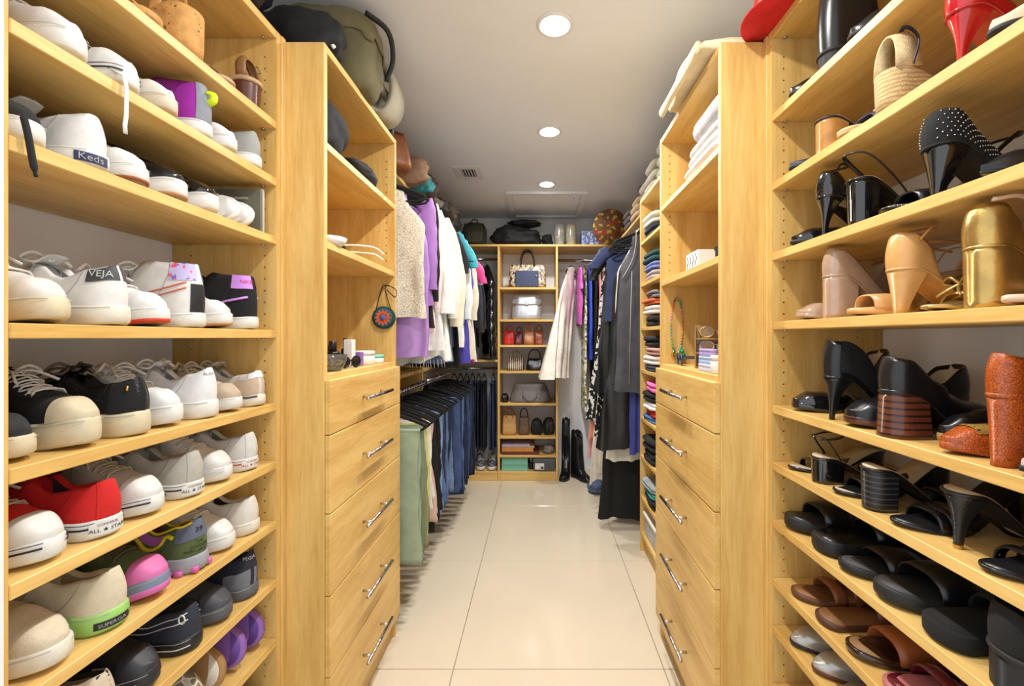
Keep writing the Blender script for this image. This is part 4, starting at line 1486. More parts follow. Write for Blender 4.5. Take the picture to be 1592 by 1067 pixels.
s.put('studs', sb, silv)['kind'] = 'stuff'
s = pump('black leather pointed slingback with beige insole, toe out', blk_l, 0.63, z, 'toe', 0.06, inset=0.006, toe=1.35, op=(0.03, 0.72))

# --- eye-level shelf: nude, tan and gold
z = SR[3]
nude = pal((176, 146, 122), 0.12, 0.0, coat=0.7)
s = pump('nude patent block-heel pump, round toe out', nude, 1.09, z, 'toe', 0.09, 'block', 0.95, toe=2.4, toe_len=0.3, u1=0.24, inset=0.012, plat=0.006)
s = pump('nude patent block-heel pump, tall heel out', nude, 0.995, z, 'heel', 0.092, 'block', 0.98, toe=2.4, toe_len=0.3, u1=0.26, inset=0.012, plat=0.006, H=[(0, 0.06), (0.1, 0.058), (0.3, 0.046), (0.55, 0.03), (0.68, 0.034), (0.82, 0.032), (1.0, 0.01)])
tanl = pal((212, 160, 98), 0.32)
s = sandal('tan leather open-toe heel with pale trim, toe out', tanl, 0.9, z, 'toe', 0.085, 'stiletto', 0.3, tanl, bands=((0.6, 0.88, 0.036),), ankle=True, ah=0.048, plat=0.006, inset=0.006, w=0.04)
s = pump('tan leather open-toe heel with flared cone heel, heel out', tanl, 0.803, z, 'heel', 0.078, 'cone', 0.36, inset=0.008, op=(0.03, 0.3), H=[(0, 0.066), (0.1, 0.064), (0.22, 0.05), (0.32, 0.004), (0.6, 0.004), (0.66, 0.034), (0.86, 0.032), (1.0, 0.01)], w=0.041)
W = s.hw(0.14)
s.tube('ankle_strap', tanl, [(s.X(0.12), W, 0.13), (s.X(0.2), W, 0.15), (s.X(0.34), 0, 0.156), (s.X(0.2), -W, 0.15), (s.X(0.12), -W, 0.13)], 0.006, 6, 0.35)
goldl = mat('gold_leather', (196, 164, 98), 0.3, 0.12, 30, 0.15, 200, metal=0.85)
s = sandal('gold strappy sandal with a bow, toe out', goldl, 0.7275, z, 'toe', 0.08, 'block', 0.9, goldl, bands=((0.74, 0.8, 0.03),), ankle=False, inset=0.008, w=0.0325)
c = Vector((s.X(0.77), 0, s.zb(0.77) + 0.046))
bw = MB()
for sg in (1, -1):
    bw.tube(bez([c, c + Vector((0.004, sg * 0.014, 0.012)), c + Vector((0.0, sg * 0.03, 0.004)), c + Vector((-0.006, sg * 0.014, -0.002)), c], 6), 0.003, 6, flat=0.7)
    bw.tube(bez([c, c + Vector((0.012, sg * 0.01, -0.01)), c + Vector((0.02, sg * 0.022, -0.02))], 5), 0.0028, 6, flat=0.7)
s.put('bow', bw, goldl)
s = pump('metallic gold slingback with a thick block heel, heel out', goldl, 0.655, z, 'heel', 0.088, 'block', 0.96, u1=0.24, inset=0.008, op=(0.03, 0.28), H=[(0, 0.064), (0.1, 0.062), (0.2, 0.045), (0.3, 0.004), (0.6, 0.004), (0.66, 0.034), (0.86, 0.032), (1.0, 0.01)], w=0.039)
blush = pal((214, 184, 160), 0.5)
s.tube('ankle_strap', blush, [(s.X(0.02), -s.hw(0.1), 0.155), (s.X(0.2), -s.hw(0.1) - 0.005, 0.156), (s.X(0.42), -0.01, 0.12), (s.X(0.5), 0.0, 0.06)], 0.0035, 6, 0.6)
s = sandal('blush flat sandal with ribbed sole edge and thin straps, toe out', blush, 0.594, z, 'toe', 0.008, bands=((0.62, 0.68, 0.03),), ankle=False, sling=True, ts=0.01, name='flat_sandal', inset=0.004, w=0.031)

# --- shelf below eye level
z = SR[4]
s = pump('black patent platform peep-toe, toe out beside the suede heel', blk_p, 1.1, z, 'toe', 0.09, 'stiletto', 0.25, toe=2.3, plat=0.012, inset=0.006)
s = pump('black suede lace-up heel with tall ankle collar, heel out', blk_l, 0.985, z, 'heel', 0.094, 'stiletto', 0.22, toe=2.0, inset=0.006, u1=0.2, H=[(0, 0.082), (0.1, 0.08), (0.3, 0.085), (0.46, 0.07), (0.66, 0.05), (0.84, 0.035), (1.0, 0.01)], op=(0.03, 0.44), w=0.039)
s.patch('suede_collar', blk_s, 0.08, 0.46, 0.46, 0.93, 0.0016, 10, 8, both=True)
stack = mat('stacked_heel', (98, 52, 36), 0.25, 0.1, 40, pat=('stripe', (40, 20, 14), 'Z', 26, 0.78))
LO = [(0, 0.062), (0.12, 0.058), (0.3, 0.045), (0.42, 0.055), (0.66, 0.05), (0.84, 0.038), (1.0, 0.014)]
s = pump('black leather loafer on brown stacked platform, toe out', blk_l, 0.905, z, 'toe', 0.06, 'block', 0.98, stack, toe=2.5, toe_len=0.3, plat=0.012, sole=stack, H=LO, op=(0.03, 0.44), u1=0.28, inset=0.006, name='heeled_loafer', w=0.04)
s = pump('black leather loafer with a thick brown stacked heel, heel out', blk_l, 0.818, z, 'heel', 0.08, 'block', 1.12, stack, toe=2.5, toe_len=0.3, plat=0.012, H=LO, op=(0.03, 0.44), u1=0.27, inset=0.006, name='heeled_loafer', w=0.042)
s = pump('black leather clog with wooden insole pushed to the back', blk_l, 0.747, z, 'toe', 0.04, 'block', 0.98, blk_l, toe=2.6, toe_len=0.3, plat=0.01, sole=pal((178, 140, 92), 0.6), H=LO, op=(0.03, 0.5), inset=0.055, name='clog', w=0.024, L=0.215)
liz = mat('lizard_leather', (190, 92, 34), 0.3, 0.1, 50, 0.3, 500, pat=('cells', (140, 62, 20), 300, 0.12))
s = pump('orange lizard leather pump with pierced toe, toe out', liz, 0.692, z, 'toe', 0.09, 'stiletto', 0.3, toe=2.2, inset=0.008, w=0.0315, plat=0.008)
s.patch('cutwork_vamp', mat('cutwork', (150, 116, 50), 0.5, 0.1, 60, pat=('dots', (30, 24, 18), 150, 0.3)), 0.66, 0.86, -0.55, 0.55, 0.0014, 8, 10)
s = pump('orange lizard leather pump with thick tapered heel, heel out', liz, 0.628, z, 'heel', 0.098, 'cone', 0.6, toe=2.2, inset=0.012, w=0.0305, plat=0.008)
flat('pale pink leather flat, toe out beside the orange lizard heel', pal((214, 186, 178), 0.45), 0.574, z, 'toe', inset=0.004, w=0.0215, H=[(0, 0.04), (0.3, 0.022), (0.55, 0.02), (0.68, 0.03), (0.82, 0.028), (1.0, 0.01)])
# --- next shelf: black sandals
z = SR[5]
sandal('black patent strappy sandal, pointed toe out beside a low block heel', blk_p, 1.12, z, 'toe', 0.05, bands=((0.62, 0.66, 0.032), (0.76, 0.82, 0.026)), toe=1.8, ankle=False, inset=0.006)
sandal('black patent strappy sandal with low block heel, heel out', blk_p, 1.03, z, 'heel', 0.055, 'block', 0.95, bands=((0.62, 0.66, 0.032), (0.76, 0.82, 0.026)), u1=0.25, inset=0.006, ah=0.045)
sandal('black leather sandal, toe out beside the ribbed block heel', blk_l, 0.945, z, 'toe', 0.07, bands=((0.6, 0.84, 0.034),), ankle=False, inset=0.006)
sandal('black leather sandal with ribbed square block heel, heel out', blk_l, 0.868, z, 'heel', 0.078, 'block', 0.92, mat('black_stack', (26, 25, 26), 0.4, 0.1, 30, pat=('stripe', (64, 62, 62), 'Z', 30, 0.85)), bands=((0.6, 0.84, 0.034),), ankle=False, u1=0.22, inset=0.006)
sandal('black sandal with thick ribbed toe strap, toe out', blk_l, 0.785, z, 'toe', 0.075, 'stiletto', 0.25, bed=blk_l, bands=((0.6, 0.66, 0.036), (0.67, 0.73, 0.034), (0.74, 0.8, 0.032)), ankle=False, inset=0.004, w=0.041)
sandal('black snakeskin sandal with flared stiletto and gold heel tip, heel out', mat('black_snake', (30, 30, 32), 0.35, 0.2, 60, 0.4, 300), 0.705, z, 'heel', 0.088, 'stiletto', 0.24, bands=((0.62, 0.8, 0.034),), ankle=False, u1=0.2, tipm=gold, inset=0.02)
s = sandal('black sandal with silver-studded straps, toe out', mat('studded_leather', (22, 22, 24), 0.3, 0.1, 60, pat=('dots', (230, 230, 232), 90, 0.2, 0.1)), 0.625, z, 'toe', 0.08, 'stiletto', 0.24, bed=blk_l, sole=blk_l, bands=((0.56, 0.66, 0.036), (0.74, 0.82, 0.032)), ankle=False, inset=0.006, w=0.04)

# --- black slides
z = SR[6]
slide('black platform slide with ridged sole, toe out under the strappy sandals', blk_r, blk_l, blk_l, 1, 1.128, z, 'toe', ts=0.03, h=0.04, L=0.25)
slide('black platform slide with ridged sole, heel out under the strappy sandals', blk_r, blk_l, blk_l, 1, 1.015, z, 'heel', ts=0.034, h=0.04, L=0.25)
slide('flat black slide with grey footbed, toe out, lower of the leaning pair', blk_r, pal((70, 70, 74), 0.7), blk_l, 1, 0.922, z, 'toe', ts=0.016, h=0.036, L=0.245, w=0.042)
slide('broad black rubber slide with wide footbed, toe out', blk_r, pal((52, 52, 55), 0.55), blk_l, 1, 0.82, z, 'toe', ts=0.026, h=0.045, L=0.26, w=0.05)
slide('black suede two-strap sandal beside the big black boot', blk_s, blk_s, blk_s, 1, 0.715, z, 'heel', ts=0.03, h=0.036, L=0.25, w=0.045, two=True)
s = boot('bulky black suede platform boot shoe at the end of the slides', blk_s, 0.612, z, 'heel', h=0.062, hh=0.05, tip=1.0, w=0.046, inset=0.008)

# --- brown sandals
z = SR[7]
slide('brown leather slide with woven straps, toe out on the brown sandal shelf', pal((96, 58, 34), 0.5), pal((150, 104, 62), 0.6), pal((120, 70, 40), 0.4), 1, 1.1, z, 'toe', ts=0.012, h=0.04, two=True, L=0.25, w=0.041)
slide('dark brown leather slide, heel out beside the woven brown slide', pal((80, 46, 28), 0.5), pal((128, 88, 52), 0.6), pal((104, 58, 32), 0.4), 1, 1.005, z, 'heel', ts=0.014, h=0.04, L=0.25, w=0.041)
slide('tan-soled brown sandal with patent edge, toe out', pal((44, 24, 18), 0.15, 0.0, coat=0.5), pal((140, 106, 66), 0.6), pal((150, 82, 42), 0.4), 1, 0.9, z, 'toe', ts=0.014, h=0.04, L=0.25, w=0.043)
bur = pal((96, 24, 36), 0.2, 0.0, coat=0.4)
slide('burgundy metallic slide with pink edge, toe out', pal((180, 110, 112), 0.3), bur, bur, 1, 0.8, z, 'toe', ts=0.012, h=0.04, L=0.25, w=0.043, two=True)
slide('dark grey leather slide with chain beside the burgundy slide', pal((62, 52, 50), 0.4), pal((90, 76, 70), 0.5), pal((78, 62, 58), 0.4), 1, 0.7, z, 'toe', ts=0.012, h=0.04, L=0.25, w=0.043)

# --- silver flats
z = SR[8]
slv = mat('silver_leather', (178, 176, 172), 0.28, 0.08, 60, 0.1, 300, metal=0.5)
flat('silver leather flat, smooth toe out, on the lowest lit shelf', slv, 1.11, z, 'toe', inset=0.006)
flat('silver leather flat with stitched toe and brown sole, toe out', slv, 1.02, z, 'toe', inset=0.006, sole=pal((96, 48, 34), 0.5))
flat('grey leather flat with a bow, toe out beside the silver flats', mat('pewter_leather', (120, 114, 104), 0.4, 0.1, 60, 0.2, 300, metal=0.3), 0.93, z, 'toe', inset=0.006, bow=pal((84, 80, 72), 0.4))
flat('black flat on the silver shelf, toe out', blk_l, 0.84, z, 'toe', inset=0.006)
z = SR[9]
flat('black flat at the very bottom under the silver flats', blk_l, 1.1, z, 'toe', inset=0.006)
flat('black patent flat at the very bottom, heel out', blk_p, 1.01, z, 'heel', inset=0.006)

from mathutils import noise as mnoise

# ------------------------------------------------------------------ hangers and hanging clothes
vel = mat('black_velvet', (12, 12, 13), 0.9, 0.1, 80, 0.2, 400)
HANG = {}
USED = {}


def hanger(loc, rz, label, group, m=None, w=0.205, rz_j=0.0):
    key = (m or vel).name + str(w)
    if key not in HANG:
        hk = MB()
        P = [(0.013 * cos(a), 0, 0.0135 * sin(a) + 0.0015) for a in [math.radians(d) for d in range(-40, 200, 20)]]
        P = [(x, y, z) for x, y, z in P][::-1]
        P = P + []
        hk.tube(P + [(0.004, 0, -0.022), (0.0, 0, -0.03), (0, 0, -0.05)], 0.0018, 6)
        bd = MB()
        top = [(-w, 0, -0.118), (-w * 0.8, 0, -0.098), (-w * 0.4, 0, -0.068), (0, 0, -0.052), (w * 0.4, 0, -0.068), (w * 0.8, 0, -0.098), (w, 0, -0.118)]
        bd.tube(bez(top, 4), 0.0075, 6, flat=0.45, up=(0, 1, 0))
        bd.tube([(-w, 0, -0.118), (-w * 0.92, 0, -0.131), (-w * 0.8, 0, -0.135), (w * 0.8, 0, -0.135), (w * 0.92, 0, -0.131), (w, 0, -0.118)], 0.005, 6, flat=0.6, up=(0, 1, 0))
        a = hk.build('hook', chrome)
        b = bd.build('body', m or vel)
        HANG[key] = (a.data, b.data)
        bpy.data.objects.remove(a)
        bpy.data.objects.remove(b)
    if label in USED:
        label = label + USED[label].pop(0)
    else:
        USED[label] = [' on the dress rail', ' on the back rail', ' in the corner']
    e = empty('hanger', loc, rz + rz_j, label, 'hanger', group)
    e.rotation_euler = (0, random.uniform(-0.035, 0.035), rz + rz_j)
    for n, d in zip(('hook', 'body'), HANG[key]):
        link(bpy.data.objects.new(n, d), e)
    return e


def short(lb):
    out = []
    for w_ in lb.replace(',', ' ,').split():
        if out and w_ in ('with', 'next', 'behind', 'beside', 'between', 'on', 'past', 'after', 'in', 'hanging', 'folded', 'near', 'against', 'just', ',', 'showing', 'reaching', 'among', 'at'):
            break
        out.append(w_)
    return ' '.join(out)


def cloth(key, rgb, rough=0.85, **k):
    return mat('cloth_' + key, rgb, rough, k.pop('var', 0.06), k.pop('scale', 25), k.pop('bump', 0.25), k.pop('bscale', 350), **k)


def garment(name, label, cat, loc, rz, m, hw0=0.19, hw1=0.21, L=0.65, th=0.016, flare=0.0, folds=4, amp=0.01, sleeve=0.0, slm=None, sw=0.05,
            seed=0, group=None, strap=False, neck=0.055, waist=None, hem_wave=0.008, puff=0, skew=0.0, splay=0.04, collar=None, lim=None, ymax=None):
    """clothing on a hanger; origin on the rail, local x across the shoulders"""
    rd = random.Random(seed * 31 + 5)
    e = empty(name, loc, rz, label, cat, group)
    NR, NP = (38 if not puff else 60), 56
    ph = [rd.uniform(0, 6.28) for _ in range(6)]
    R = []
    z0 = 0.045
    for k in range(NR + 1):
        t = k / NR
        d = t * L
        # half width down the body
        f_sh = sm(0, 0.14, t) if not strap else sm(0, 0.3, t)
        wd = (neck if not strap else hw0 * 0.55) * (1 - f_sh) + hw0 * f_sh
        wd = wd + (hw1 - hw0) * t ** 1.4
        if waist:
            wd *= 1 - waist * math.exp(-((t - 0.42) / 0.12) ** 2)
        tt = th * (0.55 + 0.6 * sm(0, 0.2, t)) + flare * t * t
        if puff:
            tt *= 0.8 + 0.28 * abs(sin(pi * puff * t)) ** 0.6
            wd *= 0.95 + 0.06 * abs(sin(pi * puff * t)) ** 0.6
        ring = []
        for j in range(NP):
            a = 2 * pi * j / NP
            c, s_ = cos(a), sin(a)
            x = wd * (abs(c) ** 0.8) * (1 if c >= 0 else -1)
            y = tt * (abs(s_) ** 0.7) * (1 if s_ >= 0 else -1)
            q = x / max(hw0, 0.05)
            A = amp * sm(0.1, 0.9, t)
            w1 = sin(folds * q * 2.2 + ph[0] + 0.8 * t) + 0.5 * sin(folds * q * 4.1 + ph[1] + t * 1.5)
            y += A * w1 + 0.35 * A * sin(3 * a + ph[2]) + 0.004 * sin(7 * t + 5 * q + ph[3])
            x += 0.3 * A * sin(5 * t + ph[4] + (2 if s_ > 0 else 0))
            nz = mnoise.noise(Vector((x * 9 + seed * 3.7, d * 5.5, (1 if s_ > 0 else -1) * 0.6 + seed)))
            n2 = mnoise.noise(Vector((x * 26 + seed, d * 13, seed * 1.3)))
            f_ = sm(0.02, 0.2, t) * (0.35 if puff else 1.0)
            y += (0.011 * nz + 0.0045 * n2) * f_
            x += (0.012 * nz + 0.003 * n2) * f_
            shz = -z0 - 0.012 - 0.062 * min(1, abs(x) / 0.2) ** 1.1
            z = shz * (1 - sm(0, 0.3, t)) + (-z0 - 0.04) * sm(0, 0.3, t) - d
            z += hem_wave * sin(3 * q + ph[5]) * t ** 3 + 0.5 * hem_wave * w1 * t ** 4
            if lim:
                l_ = lim[1] if y > 0 else lim[0]
                y = l_ * math.tanh(y / l_)
            if ymax and y > 0:
                l_ = max(0.004, ymax(x + skew * t))
                y = l_ * math.tanh(y / l_)
            ring.append((x + skew * t, y, z))
        R.append(ring)
    o = MB().rings(R, True, False).build('body', m, e)
    if sleeve:
        for sg in (1, -1):
            S = []
            n = 22
            for k in range(n + 1):
                t = k / n
                cx = sg * (hw0 * 0.90 + splay * sin(min(1, t * 1.3) * pi / 2) + 0.008 * sin(4 * t + ph[sg + 1]))
                cz = -z0 - 0.062 - t * sleeve * (1 if sleeve > 0.3 else 0.8)
                if sleeve <= 0.3:
                    cx += sg * 0.05 * t
                r = sw * (1.0 - 0.38 * t) * (0.75 + 0.25 * sm(0, 0.2, t))
                if puff:
                    r *= 0.85 + 0.25 * abs(sin(pi * puff * 0.8 * t)) ** 0.6
                cyv = 0.006 * sin(3 * t + ph[0])
                ring = []
                for j in range(16):
                    a = 2 * pi * j / 16
                    rr = r * (1 + 0.1 * sin(3 * a + 9 * t + ph[2]) + 0.22 * mnoise.noise(Vector((cos(a) * 1.3, t * 7 + seed, sin(a) + sg))))
                    yy_ = cyv + min(th * 1.5, rr * 0.6) * sin(a)
                    if lim:
                        l_ = lim[1] if yy_ > 0 else lim[0]
                        yy_ = l_ * math.tanh(yy_ / l_)
                    ring.append((cx + rr * cos(a) * 0.9, yy_, cz + (0.02 * cos(a) * sg if t < 0.15 else 0)))
                S.append(ring)
            MB().rings(S, True, False).build('sleeve', slm or m, e)
    if collar:
        C = []
        for k in range(13):
            a = pi * 2 * k / 12
            C.append([(0.058 * cos(a), 0.022 * sin(a), -0.05), (0.066 * cos(a), 0.028 * sin(a) - 0.004, -0.075)])
        c_ = MB().grid(C).build('collar', collar, e)
    return e


def drape(name, label, loc, rz, m, w=0.13, L=0.56, th=0.009, seed=0, group=None, flare=0.02, cat='trousers', legs=True, amp=0.006, x0=0.0):
    """trousers or a skirt folded over the bar of a hanger"""
    rd = random.Random(seed * 17 + 3)
    e = empty(name, loc, rz, label, cat, group)
    ph = [rd.uniform(0, 6.28) for _ in range(5)]
    for part, y0, ln in (('front_leg', -th * 0.9, L), ('back_leg', th * 0.9, L - rd.uniform(0.01, 0.05))):
        R = []
        for k in range(27):
            t = k / 26
            wd = w * (1 + flare * t / 0.1 * 0.25) * (0.97 + 0.03 * sin(5 * t + ph[0]))
            ring = []
            for j in range(28):
                a = 2 * pi * j / 28
                c, s_ = cos(a), sin(a)
                x = x0 + wd * abs(c) ** 0.75 * (1 if c >= 0 else -1)
                y = y0 * (0.75 + 0.3 * t) + th * 0.62 * s_ * (1 + 0.2 * sin(6 * t + ph[1])) + amp * t * sin(x * 45 + ph[2] + t * 2) * 0.6
                nz = mnoise.noise(Vector((x * 11 + seed * 2.3, t * 5, seed + y0 * 50)))
                y += 0.006 * nz * sm(0, 0.25, t)
                x += (0.012 * nz + 0.004 * mnoise.noise(Vector((t * 16, seed, x * 6)))) * sm(0, 0.3, t)
                z = -0.128 - ln * t + (0.0 if k else 0.003) + 0.004 * t * sin(30 * x + ph[3])
                ring.append((x + 0.006 * sin(4 * t + ph[4]), y, z))
            R.append(ring)
        MB().rings(R, False, True).build(part, m, e)
    # fold over the bar
    F = []
    for j in range(15):
        a = pi * j / 14
        F.append([(x0 - w, -cos(a) * th * 1.3, -0.131 + sin(a) * 0.009), (x0 + w, -cos(a) * th * 1.3, -0.131 + sin(a) * 0.009)])
    MB().grid(F).build('fold', m, e)
    return e


denim = lambda k, c: cloth('denim_' + k, c, 0.9, bump=0.5, bscale=700, var=0.14, scale=14)
lace = cloth('lace_cream', (222, 214, 196), 0.9, bump=0.9, bscale=220, pat=('cells', (178, 164, 150), 90, 0.08))
lav = cloth('lavender_satin', (170, 130, 196), 0.4)
whc = cloth('white_cotton', (236, 234, 230), 0.85)
ivo = cloth('ivory', (232, 222, 196), 0.85)
pnkc = cloth('pale_pink', (234, 208, 206), 0.8)
blkc = cloth('black', (13, 13, 15), 0.85)
blkk = cloth('black_knit', (16, 16, 17), 0.95, bump=0.6, bscale=200)
navc = cloth('navy', (34, 42, 70), 0.8)
strp = mat('blue_white_stripe', (226, 230, 236), 0.85, 0.03, 20, pat=('stripe', (70, 92, 150), 'X', 26, 0.55))
teal = cloth('teal', (46, 138, 150), 0.8)
ind = cloth('indigo', (74, 66, 168), 0.7)
fuch = cloth('fuchsia', (204, 64, 132), 0.7)
bei = cloth('beige', (206, 190, 160), 0.85)
gryc = cloth('grey', (150, 148, 148), 0.85)

def limits(Ys, i):
    """room each garment has on its rail before it meets its neighbours"""
    s_ = sorted(Ys)
    k = s_.index(Ys[i])
    lo = (s_[k] - s_[k - 1]) / 2 if k else 0.03
    hi = (s_[k + 1] - s_[k]) / 2 if k + 1 < len(s_) else 0.03
    return (lo - 0.001, hi - 0.001)


UP, LO_ = 1.985, 0.985
gU = 'black hangers on the blouse rail'
gL = 'black hangers on the trouser rail'
# name, label, cat, y, material, kwargs
tops = [
    (1.905, 'blouse', 'cream lace tunic hanging next to the drawer tower', 'blouse', lace, dict(L=0.56, hw0=0.2, amp=0.008, strap=True)),
    (1.95, 'slip_dress', 'lavender satin dress with drooping hem behind the lace tunic', 'dress', lav, dict(L=0.72, strap=True, hw0=0.2, flare=0.012, amp=0.009)),
    (1.995, 'blouse', 'lilac blouse with narrow sleeves between lace tunic and pink blouse', 'blouse', cloth('lilac', (156, 108, 178), 0.6), dict(L=0.5, sleeve=0.4)),
    (2.035, 'cardigan', 'black knit cardigan between lilac and pale pink blouses', 'cardigan', blkk, dict(L=0.6, sleeve=0.45)),
    (2.08, 'blouse', 'pale pink gathered blouse beside the white blouses', 'blouse', pnkc, dict(L=0.62, sleeve=0.48, amp=0.011)),
    (2.135, 'blouse', 'white cotton blouse with long ties and loose sleeves', 'blouse', whc, dict(L=0.7, sleeve=0.5, amp=0.012, hw1=0.24, splay=0.07)),
    (2.195, 'blouse', 'white eyelet blouse with ruffled fringed hem', 'blouse', cloth('white_eyelet', (238, 236, 230), 0.9, bump=0.8, bscale=160), dict(L=0.76, sleeve=0.5, amp=0.014, hw1=0.26, splay=0.085, hem_wave=0.02)),
    (2.26, 'blouse', 'off-white linen blouse beside the cream jacket', 'blouse', cloth('offwhite_linen', (230, 226, 214), 0.9), dict(L=0.66, sleeve=0.52, hw1=0.24, splay=0.085)),
    (2.33, 'jacket', 'cream cropped jacket with straight sleeves', 'jacket', ivo, dict(L=0.52, sleeve=0.56, sw=0.06, th=0.02, amp=0.005, splay=0.10)),
    (2.395, 'shirt', 'blue and white striped shirt after the cream jacket', 'shirt', strp, dict(L=0.7, sleeve=0.55, splay=0.09)),
    (2.455, 'shirt', 'light denim shirt after the striped shirt', 'shirt', denim('light', (120, 146, 188)), dict(L=0.78, sleeve=0.55, splay=0.08)),
    (2.515, 'blouse', 'navy blouse on the last part of the blouse rail', 'blouse', navc, dict(L=0.7, sleeve=0.5, splay=0.07)),
    (2.57, 'dress', 'black dress with yellow sash on the blouse rail', 'dress', blkc, dict(L=0.81, sleeve=0.3, hw1=0.24)),
    (2.63, 'top', 'teal top beside the wooden divider', 'top', teal, dict(L=0.5, sleeve=0.2, hw0=0.2, splay=0.06)),
    (2.775, 'top', 'turquoise short-sleeved top just past the wooden divider', 'top', cloth('turquoise', (38, 150, 160), 0.7), dict(L=0.45, sleeve=0.22, splay=0.07)),
    (2.83, 'shirt', 'white collared shirt past the wooden divider', 'shirt', whc, dict(L=0.7, sleeve=0.5, splay=0.07)),
    (2.885, 'dress', 'indigo blue dress past the wooden divider', 'dress', ind, dict(L=0.81, sleeve=0.4, splay=0.06, hw1=0.25)),
    (2.94, 'blouse', 'black blouse between indigo dress and beige blouse', 'blouse', blkc, dict(L=0.7, sleeve=0.5)),
    (2.995, 'blouse', 'beige flowing blouse with rounded hem', 'blouse', cloth('ecru', (224, 214, 192), 0.85), dict(L=0.8, sleeve=0.5, splay=0.085, hw1=0.27, amp=0.012)),
    (3.06, 'dress', 'fuchsia pink dress behind the beige blouse', 'dress', fuch, dict(L=0.815, sleeve=0.3, hw1=0.25, splay=0.08)),
    (3.115, 'dress', 'white dress behind the fuchsia dress', 'dress', whc, dict(L=0.815, sleeve=0.3, hw1=0.26)),
    (3.175, 'jacket', 'black blazer on the corner rail', 'jacket', blkc, dict(L=0.7, sleeve=0.55, th=0.022, splay=0.07)),
    (3.24, 'jacket', 'navy blazer on the corner rail', 'jacket', navc, dict(L=0.7, sleeve=0.55, th=0.022, splay=0.07)),
    (3.305, 'coat', 'dark brown coat on the corner rail', 'coat', cloth('dark_brown', (52, 38, 32), 0.9), dict(L=0.8, sleeve=0.58, th=0.022, splay=0.08)),
    (3.375, 'coat', 'black wool coat on the corner rail', 'coat', blkk, dict(L=0.8, sleeve=0.58, th=0.022, splay=0.08)),
    (3.44, 'jacket', 'charcoal jacket at the end of the corner rail', 'jacket', cloth('charcoal', (48, 48, 52), 0.9), dict(L=0.72, sleeve=0.55, th=0.022, splay=0.08)),
]
for i, (y, nm, lb, ct, m_, kw) in enumerate(tops):
    hanger((RODX, y, UP), 0, 'black velvet hanger carrying the ' + short(lb), gU, rz_j=random.uniform(-0.03, 0.03))
    g_ = garment(nm, lb, ct, (RODX, y, UP), 0, m_, seed=i + 1, lim=limits([q[0] for q in tops], i), **kw)
    if 'long ties' in lb:
        MB().tube(bez([(0.1, -0.02, -0.45), (0.14, -0.028, -0.6), (0.15, -0.03, -0.75), (0.145, -0.03, -0.86)], 6), 0.004, 6, flat=0.5).build('tie', whc, g_)
    if 'fringed' in lb:
        fr = MB()
        for k in range(30):
            x = -0.22 + 0.44 * k / 29
            fr.tube([(x, -0.02 * cos(k), -0.835), (x + 0.004, -0.02 * cos(k), -0.875)], 0.0014, 4)
        fr.build('fringe', whc, g_)['kind'] = 'stuff'

# lower rail: trousers and jeans
pants = [
    (1.905, 'sage green trousers folded over a hanger next to the drawer tower', (150, 166, 142), 0.58), (1.95, 'grey-green trousers behind the sage pair', (126, 140, 112), 0.6),
    (1.995, 'olive green trousers in the middle of the green pairs', (140, 144, 104), 0.55), (2.045, 'pale yellow-green trousers, last of the green pairs', (214, 212, 148), 0.53),
    (2.095, 'white trousers next to the pale yellow-green pair', (232, 230, 224), 0.42), (2.14, 'blush trousers between white and black pairs', (218, 186, 168), 0.5),
    (2.185, 'black trousers next to the blush pair', (20, 20, 22), 0.56), (2.23, 'black wool trousers in the middle of the black pairs', (26, 26, 27), 0.52), (2.275, 'black satin trousers, last of the black pairs', (16, 16, 18), 0.54),
    (2.325, 'light blue jeans next to the black trousers', (146, 172, 208), 0.54), (2.375, 'mid blue jeans with faded front', (92, 120, 166), 0.5), (2.425, 'dark blue jeans between mid blue pairs', (44, 58, 88), 0.52),
    (2.475, 'washed blue jeans on the trouser rail', (104, 130, 172), 0.53), (2.525, 'deep navy jeans on the trouser rail', (34, 44, 70), 0.5), (2.575, 'faded blue jeans near the divider', (116, 140, 178), 0.5), (2.63, 'indigo jeans against the divider', (40, 52, 86), 0.52)]
for i, (y, lb, c, ln) in enumerate(pants):
    y += random.uniform(-0.007, 0.007)
    hanger((RODX, y, LO_), 0, 'black velvet hanger carrying the ' + short(lb), gL, rz_j=random.uniform(-0.05, 0.05))
    jn = 'jeans' in lb
    drape('jeans' if jn else 'trousers', lb, (RODX, y, LO_), 0.0, denim('p%d' % i, c) if jn else cloth('p%d' % i, c, 0.9), w=0.165, L=ln, seed=i, x0=0.02, cat='jeans' if jn else 'trousers')
cols = [(70, 92, 140), (30, 40, 66), (90, 116, 160), (36, 48, 78), (24, 30, 48), (58, 78, 120), (28, 36, 58), (44, 58, 92), (22, 28, 44), (34, 44, 70)]
dsc = ['mid blue', 'inky navy', 'stonewashed', 'dark indigo', 'blue-black', 'classic blue', 'raw navy', 'worn dark blue', 'midnight', 'deep blue']
for i, c in enumerate(cols):
    y = 2.78 + i * 0.068
    hanger((RODX, y, LO_), 0, 'black velvet hanger carrying the %s jeans past the divider' % dsc[i], 'black hangers on the jeans rail', rz_j=random.uniform(-0.05, 0.05))
    drape('jeans', '%s jeans hanging %s past the wooden divider' % (dsc[i], ('first', 'second', 'third', 'fourth', 'fifth', 'sixth', 'seventh', 'eighth', 'ninth', 'tenth')[i]), (RODX, y, LO_), 0, denim('q%d' % i, c), w=0.17, L=0.58 + 0.03 * (i % 3), seed=40 + i, x0=0.03, cat='jeans')

